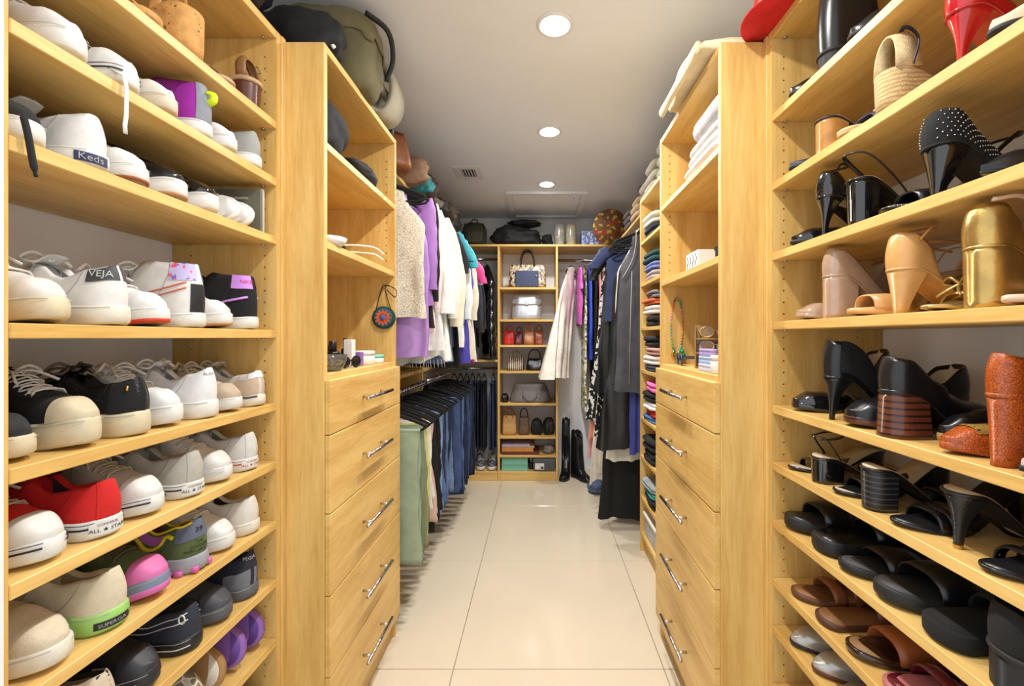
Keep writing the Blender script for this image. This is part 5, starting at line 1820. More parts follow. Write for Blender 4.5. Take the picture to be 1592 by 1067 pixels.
# right rail: dresses
RX = 0.66
gR = 'black hangers on the dress rail'
denb = denim('black', (74, 74, 80))
right = [
    (2.665, 'pinafore_dress', 'dark grey denim pinafore dress with pale seams beside the shelf unit', 'dress', denb, dict(L=0.95, strap=True, hw0=0.165, hw1=0.2, flare=0.015, amp=0.008)),
    (2.715, 'dress', 'cobalt blue long dress behind the denim pinafore', 'dress', cloth('cobalt_dark', (54, 66, 140), 0.7), dict(L=1.34, hw0=0.10, hw1=0.095, strap=True)),
    (2.90, 'dress', 'long black gown reaching the floor behind the denim pinafore', 'dress', blkc, dict(L=1.81, hw0=0.16, hw1=0.27, flare=0.015, amp=0.012)),
    (2.955, 'top', 'navy short-sleeved T-shirt hanging among the black dresses', 'top', cloth('navy_tee', (44, 54, 92), 0.8), dict(L=0.5, sleeve=0.16, hw0=0.2, splay=0.05, sw=0.07)),
    (2.785, 'skirt', 'flared black leather skirt on the dress rail', 'skirt', mat('black_leather_skirt', (26, 26, 28), 0.38, 0.06, 20, 0.1, 120), dict(L=1.32, hw0=0.14, hw1=0.30, flare=0.045, folds=3, amp=0.016, neck=0.05)),
    (3.01, 'dress', 'black pleated dress with draped bodice', 'dress', cloth('black_pleat', (30, 29, 27), 0.55), dict(L=1.0, hw0=0.2, hw1=0.28, folds=9, amp=0.016, sleeve=0.25, splay=0.05)),
    (2.845, 'dress', 'white fringed dress showing below the leather skirt', 'dress', cloth('white_fringe', (230, 226, 214), 0.9), dict(L=1.41, hw0=0.15, hw1=0.22, amp=0.012)),
    (3.085, 'dress', 'black dress with small white floral print', 'dress', mat('black_floral', (22, 22, 24), 0.8, 0.05, 20, pat=('blobs', [((222, 220, 212), 38, 0.58)])), dict(L=1.3, hw0=0.18, hw1=0.27, amp=0.014)),
    (3.16, 'dress', 'long cream dress with slanting hem', 'dress', cloth('cream_silk', (232, 222, 204), 0.7), dict(L=1.6, hw0=0.17, hw1=0.3, amp=0.016, hem_wave=0.05)),
    (3.25, 'dress', 'black sequin dress between cream and print dresses', 'dress', blkk, dict(L=1.2, hw0=0.17, hw1=0.26)),
    (3.315, 'dress', 'black and white zigzag print dress', 'dress', mat('zigzag', (226, 224, 218), 0.8, 0.05, 20, pat=('blobs', [((20, 20, 22), 30, 0.5)])), dict(L=1.25, hw0=0.18, hw1=0.3, amp=0.015, sleeve=0.2)),
    (3.38, 'dress', 'long coral dress in the right corner', 'dress', cloth('coral', (232, 150, 124), 0.7), dict(L=1.4, hw0=0.17, hw1=0.28)),
    (3.45, 'dress', 'long dusty pink dress in the right corner', 'dress', cloth('dusty_pink', (222, 158, 164), 0.7), dict(L=1.55, hw0=0.17, hw1=0.28)),
]
for i, (y, nm, lb, ct, m_, kw) in enumerate(right):
    hanger((RX, y, 1.96), 0, 'black velvet hanger carrying the ' + short(lb), gR)
    g_ = garment(nm, lb, ct, (RX, y, 1.96), 0, m_, seed=60 + i, lim=limits([q[0] for q in right], i), **kw)
    if nm == 'pinafore_dress':
        sea = pal((170, 168, 164), 0.9)
        for sg in (1, -1):
            MB().tube(bez([(sg * 0.07, -0.012, -0.05), (sg * 0.075, -0.02, -0.14), (sg * 0.1, -0.024, -0.24), (sg * 0.155, -0.02, -0.34)], 6), 0.0028, 5).build('seam', sea, g_)
        MB().tube([(-0.10, -0.028, -0.3), (-0.11, -0.034, -0.62), (-0.12, -0.045, -0.98)], 0.002, 5).build('seam', sea, g_)

# back rail, left corner
gB = 'black hangers on the back wall rails'
puf = mat('black_puffer', (16, 16, 18), 0.22, 0.1, 30, 0.1, 90)
bk = [
    (-0.74, 'jacket', 'black bomber jacket in the back corner', 'jacket', blkc, dict(L=0.66, hw0=0.17, hw1=0.18, th=0.025, sleeve=0.5, splay=0.01)),
    (-0.665, 'coat', 'dark navy coat in the back corner', 'coat', cloth('ink_navy', (30, 34, 56), 0.85), dict(L=0.8, hw0=0.17, hw1=0.18, th=0.024, sleeve=0.5, splay=0.01)),
    (-0.59, 'jacket', 'black leather jacket next to the padded vest', 'jacket', mat('jacket_leather', (24, 23, 24), 0.35, 0.1, 30, 0.15, 120), dict(L=0.72, hw0=0.17, hw1=0.18, th=0.024, sleeve=0.52, splay=0.01)),
]
for i, (x, nm, lb, ct, m_, kw) in enumerate(bk):
    hanger((x, YR, 1.975), pi / 2, 'black velvet hanger carrying the ' + short(lb), gB, w=0.165)
    garment(nm, lb, ct, (x, YR, 1.975), pi / 2, m_, seed=90 + i, lim=(0.033, 0.033), **kw)
hanger((-0.478, YR, 1.975), pi / 2 + 0.3, 'black velvet hanger carrying the quilted puffer vest', gB, w=0.165)
pv = garment('puffer_vest', 'long shiny black quilted puffer vest on the back rail', 'vest', (-0.478, YR, 1.975), pi / 2 + 0.3, puf, hw0=0.185, hw1=0.185, L=0.8, skew=-0.13, th=0.042, puff=8, amp=0.003, folds=2, seed=95, hem_wave=0.002, neck=0.08)
for i, (x, c, d_) in enumerate(((-0.78, (30, 38, 60), 'inky'), (-0.72, (38, 50, 80), 'dark blue'), (-0.665, (26, 32, 52), 'navy'), (-0.61, (44, 62, 100), 'washed navy'), (-0.555, (30, 40, 66), 'raw blue'), (-0.50, (24, 28, 44), 'near-black'), (-0.42, (46, 64, 104), 'faded navy'))):
    hanger((x, YR, 0.98), pi / 2, 'black velvet hanger carrying the %s jeans of the back corner' % d_, gB, w=0.165)
    drape('jeans', '%s jeans on the low back rail above the sneakers' % d_, (x, YR, 0.98), pi / 2, denim('b%d' % i, c), w=0.14, L=0.6, th=0.013, seed=70 + i, x0=-0.02, cat='jeans')

# back rail, right
wl = cloth('white_lace', (238, 233, 220), 0.9, bump=0.9, bscale=140, pat=('cells', (214, 206, 188), 70, 0.06))
flo = mat('floral_print', (228, 226, 214), 0.8, 0.05, 20, pat=('blobs', [((116, 140, 70), 26, 0.56), ((196, 160, 60), 34, 0.6), ((40, 44, 44), 48, 0.62)]))
flo2 = mat('rose_print', (214, 206, 190), 0.8, 0.05, 20, pat=('blobs', [((226, 120, 130), 22, 0.55), ((96, 120, 80), 30, 0.58), ((34, 34, 38), 30, 0.56)]))
def past_panel(x):
    """room the lace dress has beside the shelf unit panel before it comes clear of it"""
    a_ = -x
    if a_ < 0.20:
        return 0.018 + (0.20 - a_) * 0.58
    return 0.018 if a_ < 0.24 else 0.018 + (a_ - 0.24) * 1.6


br = [
    (0.295, 'dress', 'white lace dress with wide scalloped skirt on the back rail', 'dress', wl, dict(L=0.96, hw0=0.12, hw1=0.17, flare=0.075, amp=0.014, strap=True, skew=-0.32), -0.56),
    (0.368, 'blouse', 'magenta satin blouse next to the white lace dress', 'blouse', cloth('magenta', (198, 92, 178), 0.45), dict(L=0.5, hw0=0.17, hw1=0.19, sleeve=0.22, splay=0.0), -0.12),
    (0.413, 'dress', 'long white dress with green floral print on the back rail', 'dress', flo, dict(L=1.26, hw0=0.165, hw1=0.2, flare=0.01, amp=0.01), -0.06),
    (0.458, 'dress', 'bright blue dress on the back rail', 'dress', cloth('royal_blue', (58, 84, 196), 0.6), dict(L=0.82, hw0=0.165, hw1=0.19, amp=0.01), -0.05),
    (0.502, 'dress', 'black dress next to the bright blue dress', 'dress', blkc, dict(L=1.05, hw0=0.165, hw1=0.19), -0.05),
    (0.547, 'dress', 'long fluffy pink dress on the back rail', 'dress', cloth('fluffy_pink', (238, 156, 168), 0.95, bump=0.9, bscale=120), dict(L=1.22, hw0=0.15, hw1=0.2, flare=0.012), -0.05),
    (0.591, 'dress', 'rose print dress in the right corner of the back rail', 'dress', flo2, dict(L=0.9, hw0=0.165, hw1=0.19), 0.0),
    (0.634, 'blouse', 'dark violet blouse in the right corner of the back rail', 'blouse', cloth('violet', (122, 66, 150), 0.7), dict(L=1.15, hw0=0.16, hw1=0.19), 0.0),
]
for i, (x, nm, lb, ct, m_, kw, an) in enumerate(br):
    hanger((x, YR, 1.965), pi / 2, 'black velvet hanger carrying the ' + short(lb), gB, w=0.15 if i else 0.10, rz_j=0.0 if i else an)
    garment(nm, lb, ct, (x, YR, 1.965), pi / 2 + (an if i == 0 else 0), m_, seed=110 + i, lim=(0.022, 0.022) if i else None, ymax=None if i else past_panel, **kw)

# ------------------------------------------------------------------ bags, folded clothes, small things
def lump_mesh(rx, ry, rz, seed=0, amp=0.18, n=3, flat=0.25, freq=1.6, squ=2.6):
    """soft shape resting on z=0: superellipsoid with folds"""
    bm = bmesh.new()
    bmesh.ops.create_icosphere(bm, subdivisions=n + 1, radius=1)
    for v in bm.verts:
        p = v.co.copy()
        k = (abs(p.x) ** squ + abs(p.y) ** squ + abs(p.z) ** squ) ** (-1 / squ)
        p *= k
        d = 1 + amp * mnoise.noise(p * freq + Vector((seed * 3.1, seed * 1.7, 0))) + amp * 0.45 * mnoise.noise(p * freq * 2.7 + Vector((0, seed * 2.3, 5)))
        p *= d
        v.co = Vector((p.x * rx, p.y * ry, max(p.z, -1 + flat * 0.5) * rz))
    zmin = min(v.co.z for v in bm.verts)
    for v in bm.verts:
        v.co.z -= zmin
    bm.verts.index_update()
    V = [v.co[:] for v in bm.verts]
    F = [[v.index for v in f.verts] for f in bm.faces]
    bm.free()
    return V, F


def lump(name, label, cat, loc, r, m, rz=0.0, seed=0, group=None, tilt=(0, 0), **k):
    V, F = lump_mesh(*r, seed=seed, **k)
    o = mesh(name, V, F, m)
    o.location = loc
    o.rotation_euler = (tilt[0], tilt[1], rz)
    return tag(o, label, cat, group)


def folded(name, label, cat, loc, w, d, h, m, rz=0.0, seed=0, layers=3, group=None):
    """folded garment: rounded layers sharing one soft outline; w along x, d along y"""
    rd = random.Random(seed + 99)
    mb = MB()
    lh = h / layers
    for i in range(layers):
        R = []
        ww, dd = w / 2 * rd.uniform(0.95, 1.0), d / 2 * rd.uniform(0.96, 1.0)
        ox, oy = rd.uniform(-0.006, 0.006), rd.uniform(-0.006, 0.006)
        for k in range(9):
            a = -pi / 2 + pi * k / 8
            ins = 1 - cos(a)
            zz = lh * i + lh * 0.5 * (1 + sin(a))
            ring = []
            for j in range(40):
                b = 2 * pi * j / 40
                cx, sy = abs(cos(b)) ** 0.35 * (1 if cos(b) >= 0 else -1), abs(sin(b)) ** 0.35 * (1 if sin(b) >= 0 else -1)
                n_ = mnoise.noise(Vector((cx * 1.7 + seed, sy * 1.7, i * 2.1 + seed)))
                ring.append((ox + cx * (ww - ins * lh * 0.6) + 0.005 * n_, oy + sy * (dd - ins * lh * 0.6) + 0.005 * n_, zz + 0.12 * lh * n_ + (0.1 * lh if i == 0 and k < 2 else 0)))
            R.append(ring)
        mb.rings(R)
    zmin = min(v[2] for v in mb.V)
    mb.V = [(x, y, z - zmin) for x, y, z in mb.V]
    o = mb.build(name, m)
    o.location = loc
    o.rotation_euler = (0, 0, rz)
    return tag(o, label, cat, group)


def handbag(name, label, loc, w, h, d, m, rz=0.0, taper=0.85, handle=0.08, hm=None, handles=2, flap=None, clasp=None, front=None, seed=0, sag=0.0, handle_w=0.3, r=0.006):
    """bag with body, handles, optional flap, clasp and front panel; local x across, -y front"""
    e = empty(name, loc, rz, label, 'bag')
    R = []
    N = 10
    for k in range(N + 1):
        t = k / N
        sx = w / 2 * (1 + (taper - 1) * t) * (1 + 0.02 * sin(pi * t))
        sy = d / 2 * (1 - 0.45 * t) * (1 + 0.1 * sin(pi * t))
        ee = min(1, 0.86 + t * 4) if t < 0.05 else (1 if t < 0.97 else 0.93)
        ring = []
        for j in range(32):
            a = 2 * pi * j / 32
            cx, sy_ = abs(cos(a)) ** 0.4 * (1 if cos(a) >= 0 else -1), abs(sin(a)) ** 0.4 * (1 if sin(a) >= 0 else -1)
            n_ = mnoise.noise(Vector((cx * 2 + seed, sy_ * 2, t * 2 + seed)))
            ring.append((cx * sx * ee + 0.006 * sag * n_, sy_ * sy * ee + 0.008 * sag * n_, h * t - sag * 0.02 * t * (1 - cx * cx)))
        R.append(ring)
    MB().rings(R).build('body', m, e)
    if handle:
        for q in range(handles):
            yy = (-1 if q == 0 else 1) * d * 0.24 if handles == 2 else 0
            ww = w * handle_w
            P = bez([(-ww, yy - 0.004, h * 0.86), (-ww, yy, h + handle * 0.4), (-ww * 0.6, yy, h + handle * 0.9), (0, yy, h + handle), (ww * 0.6, yy, h + handle * 0.9), (ww, yy, h + handle * 0.4), (ww, yy - 0.004, h * 0.86)], 5)
            MB().tube(P, r, 8).build('handle', hm or m, e)
    if flap:
        P = []
        for i in range(9):
            t = i / 8
            x0 = w / 2 * taper * (1.01 + 0.05 * t)
            yv = -d * 0.5 * (0.58 + 0.26 * t) - 0.006
            zv = h * (1.0 - 0.42 * t) + 0.003
            if i == 0:
                yv, zv = d * 0.2, h + 0.004
            if i == 1:
                yv, zv = -d * 0.26, h + 0.005
            P.append([(-x0 * (1 - 0.1 * (t > 0.99)), yv, zv), (-x0 * 0.5, yv - 0.002, zv), (0, yv - 0.003, zv - 0.004 * t), (x0 * 0.5, yv - 0.002, zv), (x0 * (1 - 0.1 * (t > 0.99)), yv, zv)])
        f_ = MB().grid(P).build('flap', flap, e)
        f_.modifiers.new('thickness', 'SOLIDIFY').thickness = 0.003
    if front:
        box('front_panel', -w * 0.3, w * 0.3, -d * 0.56 - 0.003, -d * 0.40, h * 0.04, h * 0.72, front, e, 0.004)
    if clasp:
        box('clasp', -0.016, 0.016, -d * 0.56 - 0.009, -d * 0.56 + 0.002, h * 0.58, h * 0.72, clasp, e, 0.003)
    return e


def bottle(name, label, loc, r, h, m, capm, neck=0.45, cap_h=0.35, cat='bottle'):
    e = empty(name, loc, 0, label, cat)
    b = h * (1 - cap_h)
    MB().lathe([(r * 0.9, 0), (r, 0.003), (r, b * 0.86), (r * 0.85, b * 0.95), (r * neck, b)], 18).build('body', m, e)
    MB().lathe([(r * neck * 1.15, b + 0.0004), (r * neck * 1.15, h * 0.985), (r * neck, h)], 16).build('cap', capm, e)
    return e


def jar(name, label, loc, r, h, m, capm, lid=0.4, cat='jar'):
    e = empty(name, loc, 0, label, cat)
    MB().lathe([(r * 0.92, 0), (r, 0.003), (r, h * (1 - lid)), (r * 0.97, h * (1 - lid) + 0.001)], 24).build('body', m, e)
    MB().lathe([(r * 1.03, h * (1 - lid) + 0.0014), (r * 1.03, h * 0.95), (r * 0.96, h)], 24).build('lid', capm, e)
    return e


def carton(name, label, loc, sx, sy, sz, m, lidm=None, rz=0.0, cat='box'):
    e = empty(name, loc, rz, label, cat)
    box('body', -sx / 2, sx / 2, -sy / 2, sy / 2, 0, sz * 0.72 if lidm else sz, m, e, 0.0015)
    if lidm:
        box('lid', -sx / 2 - 0.002, sx / 2 + 0.002, -sy / 2 - 0.002, sy / 2 + 0.002, sz * 0.725, sz, lidm, e, 0.0015)
    return e


# ---- left drawer tower, inside
ZT = 1.1576
blk_bag = mat('black_nylon', (15, 15, 17), 0.75, 0.1, 30, 0.2, 200)
lump('travel_pouch', 'soft black fabric pouch on the upper shelf of the left tower', 'pouch', (-0.74, 1.365, 1.8201), (0.12, 0.095, 0.105), blk_bag, seed=1, tilt=(0, 0))
lump('travel_pouch', 'low black fabric wrap slumped along the upper shelf edge', 'pouch', (-0.69, 1.62, 1.8201), (0.075, 0.11, 0.045), blk_bag, seed=2)
e = empty('dish', (-0.635, 1.325, 1.5371), 0, 'small white ceramic dish on the middle shelf', 'dish')
MB().lathe([(0.03, 0), (0.042, 0.008), (0.05, 0.024), (0.047, 0.024), (0.038, 0.01), (0.001, 0.006)], 24).build('bowl', pal((230, 228, 224), 0.25), e)


def sunglasses(label, loc, rz, fm, lm, tm=None):
    e = empty('sunglasses', loc, rz, label, 'sunglasses')
    for sg in (1, -1):
        c = (sg * 0.033, 0, 0.0255)
        P = [(c[0] + 0.027 * cos(a), -0.002 * cos(a), c[2] + 0.021 * sin(a)) for a in [2 * pi * k / 16 for k in range(16)]]
        MB().tube(P, 0.0032, 6, closed=True).build('rim', fm, e)
        MB().add([(p[0], p[1], p[2]) for p in P], [list(range(16))]).build('lens', lm, e, False)
        MB().tube(bez([(sg * 0.062, 0.0, 0.028), (sg * 0.066, 0.05, 0.03), (sg * 0.062, 0.10, 0.026), (sg * 0.056, 0.13, 0.006)], 5), 0.003, 6).build('temple', tm or fm, e)
    MB().tube(bez([(-0.008, 0, 0.028), (0, -0.002, 0.032), (0.008, 0, 0.028)], 4), 0.0028, 6).build('bridge', fm, e)
    return e


dkl = mat('dark_lens', (30, 24, 20), 0.08, 0.05, spec=0.8)
sunglasses('black sunglasses with white arms on the middle shelf', (-0.67, 1.50, 1.5371), -1.2, pal((20, 20, 22), 0.3), dkl, pal((232, 232, 228), 0.4))
# counter of the left tower
sunglasses('black sunglasses lying on the counter before the white tube', (-0.624, 1.45, ZT), 1.35, pal((18, 18, 20), 0.25), dkl).scale = (0.85, 0.26, 0.85)
glass = mat('frosted_glass', (206, 206, 196), 0.08, 0.05, 30, spec=0.6)
glass.node_tree.nodes['Principled BSDF'].inputs['Transmission Weight'].default_value = 0.9
e = empty('glass_bowl', (-0.638, 1.335, ZT), 0, 'small clear glass bowl of trinkets on the counter', 'bowl')
MB().lathe([(0.03, 0), (0.034, 0.004), (0.046, 0.03), (0.05, 0.05), (0.047, 0.05), (0.042, 0.03), (0.028, 0.008), (0.001, 0.006)], 24).build('bowl', glass, e)
tr = MB()
for k in range(26):
    a, r_ = k * 2.4, 0.026 * sqrt((k % 9) / 9)
    tr.lathe([(0.001, -0.006), (0.0065, 0), (0.001, 0.006)], 6, (r_ * cos(a), r_ * sin(a), 0.016 + 0.01 * (k % 3)))
tr.build('trinkets', mat('trinket_mix', (150, 120, 140), 0.25, 0.3, 60, pat=('blobs', [((206, 178, 110), 70, 0.52), ((70, 60, 110), 90, 0.56)])), e)['kind'] = 'stuff'
for dx, dy, hh, lb in ((-0.035, 1.475, 0.09, 'tall black perfume bottle at the back of the counter'), (-0.07, 1.54, 0.075, 'squat black perfume bottle behind the tall one'), (-0.12, 1.50, 0.06, 'small dark perfume bottle at the counter back')):
    bottle('perfume_bottle', lb, (-0.66 + dx, dy, ZT), 0.024, hh, pal((18, 17, 20), 0.12), pal((40, 36, 38), 0.3))
carton('cosmetic_box', 'slim white cosmetic box standing on the counter', (-0.665, 1.535, ZT), 0.03, 0.03, 0.095, pal((236, 236, 234), 0.5))
bottle('serum_bottle', 'black dropper bottle behind the purple box', (-0.705, 1.59, ZT), 0.014, 0.10, pal((20, 20, 22), 0.2), pal((30, 30, 32), 0.3))
carton('cosmetic_box', 'small purple cosmetic box on the counter', (-0.655, 1.585, ZT), 0.028, 0.026, 0.05, pal((138, 100, 170), 0.5))
j_ = jar('cosmetic_jar', 'large white cosmetic jar with label on the counter', (-0.67, 1.665, ZT), 0.042, 0.052, pal((236, 236, 234), 0.35), pal((232, 232, 230), 0.4), 0.34)
for k in range(5):
    box('label_mark', -0.024 + k * 0.008, -0.019 + k * 0.008, -0.0424, -0.0415, 0.008, 0.022, pal((120, 120, 124), 0.6), j_, 0)
jar('cosmetic_jar', 'small white jar with mint green lid on the counter', (-0.66, 1.76, ZT), 0.034, 0.034, pal((232, 234, 232), 0.35), pal((128, 208, 186), 0.4), 0.4)

# round woven bag hanging on the tower side
YW = YT1 - 0.0195
e = empty('round_bag', (-0.648, YW - 0.014, 1.343), 0, 'small round woven bag with blue and orange star hanging by a black strap', 'bag')
for nm, r0, r1, yo, c in (('rim', 0.038, 0.047, -0.004, (26, 60, 48)), ('teal_ring', 0.030, 0.040, -0.0052, (38, 92, 120)), ('centre', 0.0005, 0.011, -0.0075, (64, 104, 196))):
    MB().lathe([(r0, yo - 0.002), (r1 * 0.96, yo - 0.002), (r1, yo + 0.002), (r1, 0.012), (r0, 0.012)], 28).build(nm, cloth('rb_' + nm, c, 0.9, bump=0.6), e)
sp = MB()
for k in range(12):
    a = 2 * pi * k / 12
    u_, v_ = Vector((cos(a), sin(a), 0)), Vector((-sin(a), cos(a), 0))
    sp.add([tuple(u_ * 0.009 + v_ * 0.004 + Vector((0, 0, -0.0078))), tuple(u_ * 0.009 - v_ * 0.004 + Vector((0, 0, -0.0078))), tuple(u_ * 0.024 - v_ * 0.0062 + Vector((0, 0, -0.0078))), tuple(u_ * 0.036 + Vector((0, 0, -0.0078))), tuple(u_ * 0.024 + v_ * 0.0062 + Vector((0, 0, -0.0078)))], [[0, 1, 2, 3, 4][::-1]])
sp.build('star', cloth('rb_star', (206, 92, 44), 0.9), e, False)
for ch in e.children:                     # fronts face the doorway
    ch.rotation_euler = (-pi / 2, 0, 0)
MB().tube(bez([(-0.03, 0, 0.035), (-0.018, 0.004, 0.09), (0.0, 0.006, 0.135), (0.012, 0.004, 0.09), (0.03, 0, 0.036)], 6), 0.0022, 6).build('strap', pal((24, 22, 22), 0.4), e)
MB().tube(bez([(0.0, 0.006, 0.135), (0.03, 0.003, 0.13), (0.055, -0.002, 0.11), (0.05, -0.004, 0.085), (0.03, 0.0, 0.1), (0.012, 0.004, 0.118)], 6), 0.0026, 6, flat=0.6).build('strap', pal((24, 22, 22), 0.4), e)
tag(MB().lathe([(0.003, -0.012), (0.003, 0.0), (0.006, 0.001), (0.006, 0.004)], 10).build('wall_hook', chrome), 'tiny chrome hook carrying the round woven bag', 'hook').location = (-0.648, YW - 0.0065, 1.478)

# ---- right drawer tower, inside
ZR = 1.1506
swh, sgr = cloth('sweater_white', (224, 222, 220), 0.95, bump=0.7, bscale=180), cloth('sweater_grey', (196, 194, 196), 0.95, bump=0.7, bscale=180)
folded('folded_sweater', 'white folded sweater at the bottom of the stack in the right tower', 'sweater', (0.655, 1.46, 1.8091), 0.26, 0.37, 0.05, swh, seed=2, layers=2)
folded('folded_sweater', 'off-white folded sweater in the middle of the stack in the right tower', 'sweater', (0.655, 1.44, 1.864), 0.25, 0.33, 0.065, cloth('sweater_off', (214, 208, 204), 0.95, bump=0.7, bscale=180), seed=3, layers=2)
folded('folded_sweater', 'pale grey folded sweater on top of the stack in the right tower', 'sweater', (0.65, 1.42, 1.935), 0.24, 0.29, 0.085, sgr, seed=4, layers=1)
e = carton('gift_box', 'white box with black squiggles on its side on the middle shelf', (0.60, 1.60, 1.4956), 0.085, 0.12, 0.075, mat('squiggle_box', (234, 235, 238), 0.5, 0.02, 20))
sq = MB()
for k in range(4):
    y0 = -0.05 + 0.028 * k
    sq.tube(bez([(-0.0432, y0, 0.01), (-0.0432, y0 + 0.012, 0.03), (-0.0432, y0 - 0.002, 0.045), (-0.0432, y0 + 0.012, 0.066)], 5), 0.0012, 5)
sq.build('squiggles', ink, e)
carton('jewellery_box', 'small black jewellery box at the near end of the middle shelf', (0.575, 1.32, 1.4956), 0.06, 0.07, 0.045, pal((20, 20, 22), 0.4), pal((24, 24, 26), 0.35))
# sunglasses rack
e = empty('eyewear_rack', (0.63, 1.56, ZR), -0.35, 'amber eyewear rack with stacked trays on the counter', 'eyewear rack')
amb = mat('amber_acrylic', (176, 130, 52), 0.2, 0.1, 30, spec=0.8)
for k in range(3):
    box('tray', -0.066, 0.066, -0.02, 0.05, 0.002 + k * 0.05, 0.006 + k * 0.05, amb, e, 0.001)
for sx in (-0.0705, 0.0665):
    box('side', sx, sx + 0.004, -0.02, 0.05, 0.0, 0.155, amb, e, 0.0008)
box('back', -0.066, 0.066, 0.0505, 0.054, 0.0, 0.155, amb, e, 0.001)
for k, (c, lb) in enumerate((((120, 84, 40), 'tortoiseshell sunglasses on the lowest tray of the amber rack'), ((190, 184, 176), 'grey zebra sunglasses on the middle tray of the amber rack'), ((196, 160, 90), 'honey sunglasses on the top tray of the amber rack'))):
    s_ = sunglasses(lb, (0.63, 1.56, ZR + 0.0066 + 0.05 * k), -0.35, mat('frame_%d' % k, c, 0.25, 0.3, 90), mat('lens_amber', (140, 104, 30), 0.1, 0.05, spec=0.8))
    s_.scale = (0.88, 0.34, 0.88)
nz_ = [(206, 206, 232), (170, 196, 226), (178, 160, 214)]
for k in range(9):
    i, j = k % 3, k // 3
    jar('nail_polish_jar', '%s round pot in the little grid of pots on the counter' % ('pale lilac', 'sky blue', 'violet')[i], (0.545 + 0.001 * i, 1.375 + 0.036 * j, ZR + 0.0245 * i), 0.0165, 0.024, pal(nz_[i], 0.3), pal(nz_[i], 0.25), 0.45).__setitem__('group', 'round pots on the right counter')
sunglasses('dark blue sunglasses lying at the edge of the right counter', (0.56, 1.745, ZR), -1.7, pal((50, 56, 84), 0.3), dkl)
jar('cosmetic_jar', 'white round tub at the near edge of the right counter', (0.545, 1.325, ZR), 0.024, 0.055, pal((232, 230, 226), 0.35), pal((226, 224, 220), 0.4), 0.3)
# bead necklace
e = empty('bead_necklace', (0.577, YW - 0.0075, 1.42), 0, 'colourful bead necklace with green bear pendant hanging inside the tower', 'necklace')
bc = [(120, 180, 90), (70, 160, 150), (226, 140, 160), (214, 120, 60), (150, 90, 50), (90, 180, 200), (220, 190, 70), (60, 130, 90)]
NB = 52
for g_ in range(8):
    mb = MB()
    for k in range(NB):
        t = k / NB
        grp = (k // 4) % 8
        if grp != g_:
            continue
        a = 2 * pi * t
        x = 0.022 * sin(a) * (1 + 0.25 * (1 - cos(a)) / 2)
        z = -0.11 + 0.115 * cos(a)
        mb.lathe([(0.0006, -0.0042), (0.004, -0.002), (0.0042, 0.002), (0.0006, 0.0042)], 7, (x, 0, z))
    if mb.V:
        mb.build('beads', pal(bc[g_], 0.3), e)['kind'] = 'stuff'
pd = MB()
for (x, z, r) in ((0.018, -0.235, 0.013), (0.018, -0.218, 0.009), (0.011, -0.212, 0.004), (0.025, -0.212, 0.004), (0.006, -0.23, 0.005), (0.03, -0.23, 0.005), (0.012, -0.247, 0.005), (0.025, -0.247, 0.005)):
    pd.lathe([(0.0005, -r), (r * 0.7, -r * 0.7), (r, 0), (r * 0.7, r * 0.7), (0.0005, r)], 10, (x, -0.009, z))
pd.build('bear_pendant', pal((40, 150, 80), 0.3), e)
MB().tube(bez([(-0.012, 0, -0.215), (-0.02, 0, -0.235), (-0.008, 0, -0.242)], 4), 0.005, 6).build('charm', gold, e)
tag(MB().lathe([(0.003, -0.01), (0.003, 0.0), (0.006, 0.001), (0.006, 0.004)], 10).build('wall_hook', chrome), 'tiny chrome hook carrying the bead necklace', 'hook').location = (0.577, YW - 0.006, 1.423)

# ---- folded clothes in the shelf unit behind the right tower
pile = [
    (0, [((28, 32, 52), 0.055, 'navy'), ((222, 220, 206), 0.06, 'cream striped')]),
    (1, [((170, 160, 160), 0.05, 'mauve grey'), ((112, 124, 182), 0.04, 'periwinkle'), ((30, 70, 72), 0.06, 'dark teal')]),
    (2, [((28, 26, 28), 0.06, 'black'), ((206, 198, 190), 0.05, 'white'), ((220, 110, 70), 0.03, 'orange'), ((120, 120, 124), 0.04, 'ash grey')]),
    (3, [((60, 62, 78), 0.03, 'slate'), ((224, 216, 204), 0.05, 'ivory'), ((196, 150, 146), 0.04, 'dusty rose'), ((36, 34, 36), 0.06, 'charcoal black')]),
    (4, [((70, 110, 160), 0.03, 'denim blue'), ((196, 40, 44), 0.03, 'red'), ((224, 220, 216), 0.04, 'chalk white'), ((26, 24, 26), 0.05, 'jet black'), ((232, 110, 180), 0.05, 'bright pink')]),
    (5, [((22, 22, 24), 0.06, 'inky black'), ((30, 30, 34), 0.07, 'soft black')]),
    (6, [((24, 26, 28), 0.05, 'deep black'), ((60, 150, 150), 0.028, 'turquoise striped'), ((150, 160, 160), 0.035, 'stone grey')]),
]
order = ('first', 'second', 'third', 'fourth', 'fifth', 'sixth', 'seventh')
sd_ = 0
for k, items in pile:
    z = SU[k]
    for c, h_, nm in items:
        sd_ += 1
        folded('folded_shirt', '%s folded shirt in the folded-clothes shelf unit' % nm, 'clothing', (0.735 - 0.004 * (sd_ % 3), 2.42 + 0.01 * (sd_ % 3), z + 0.0006), 0.265, 0.245, h_, cloth('f_%d' % sd_, c, 0.95, bump=0.5, bscale=200), rz=0.06 * (sd_ % 3 - 1), seed=sd_, layers=2)
        z += h_ * 1.07 + 0.002
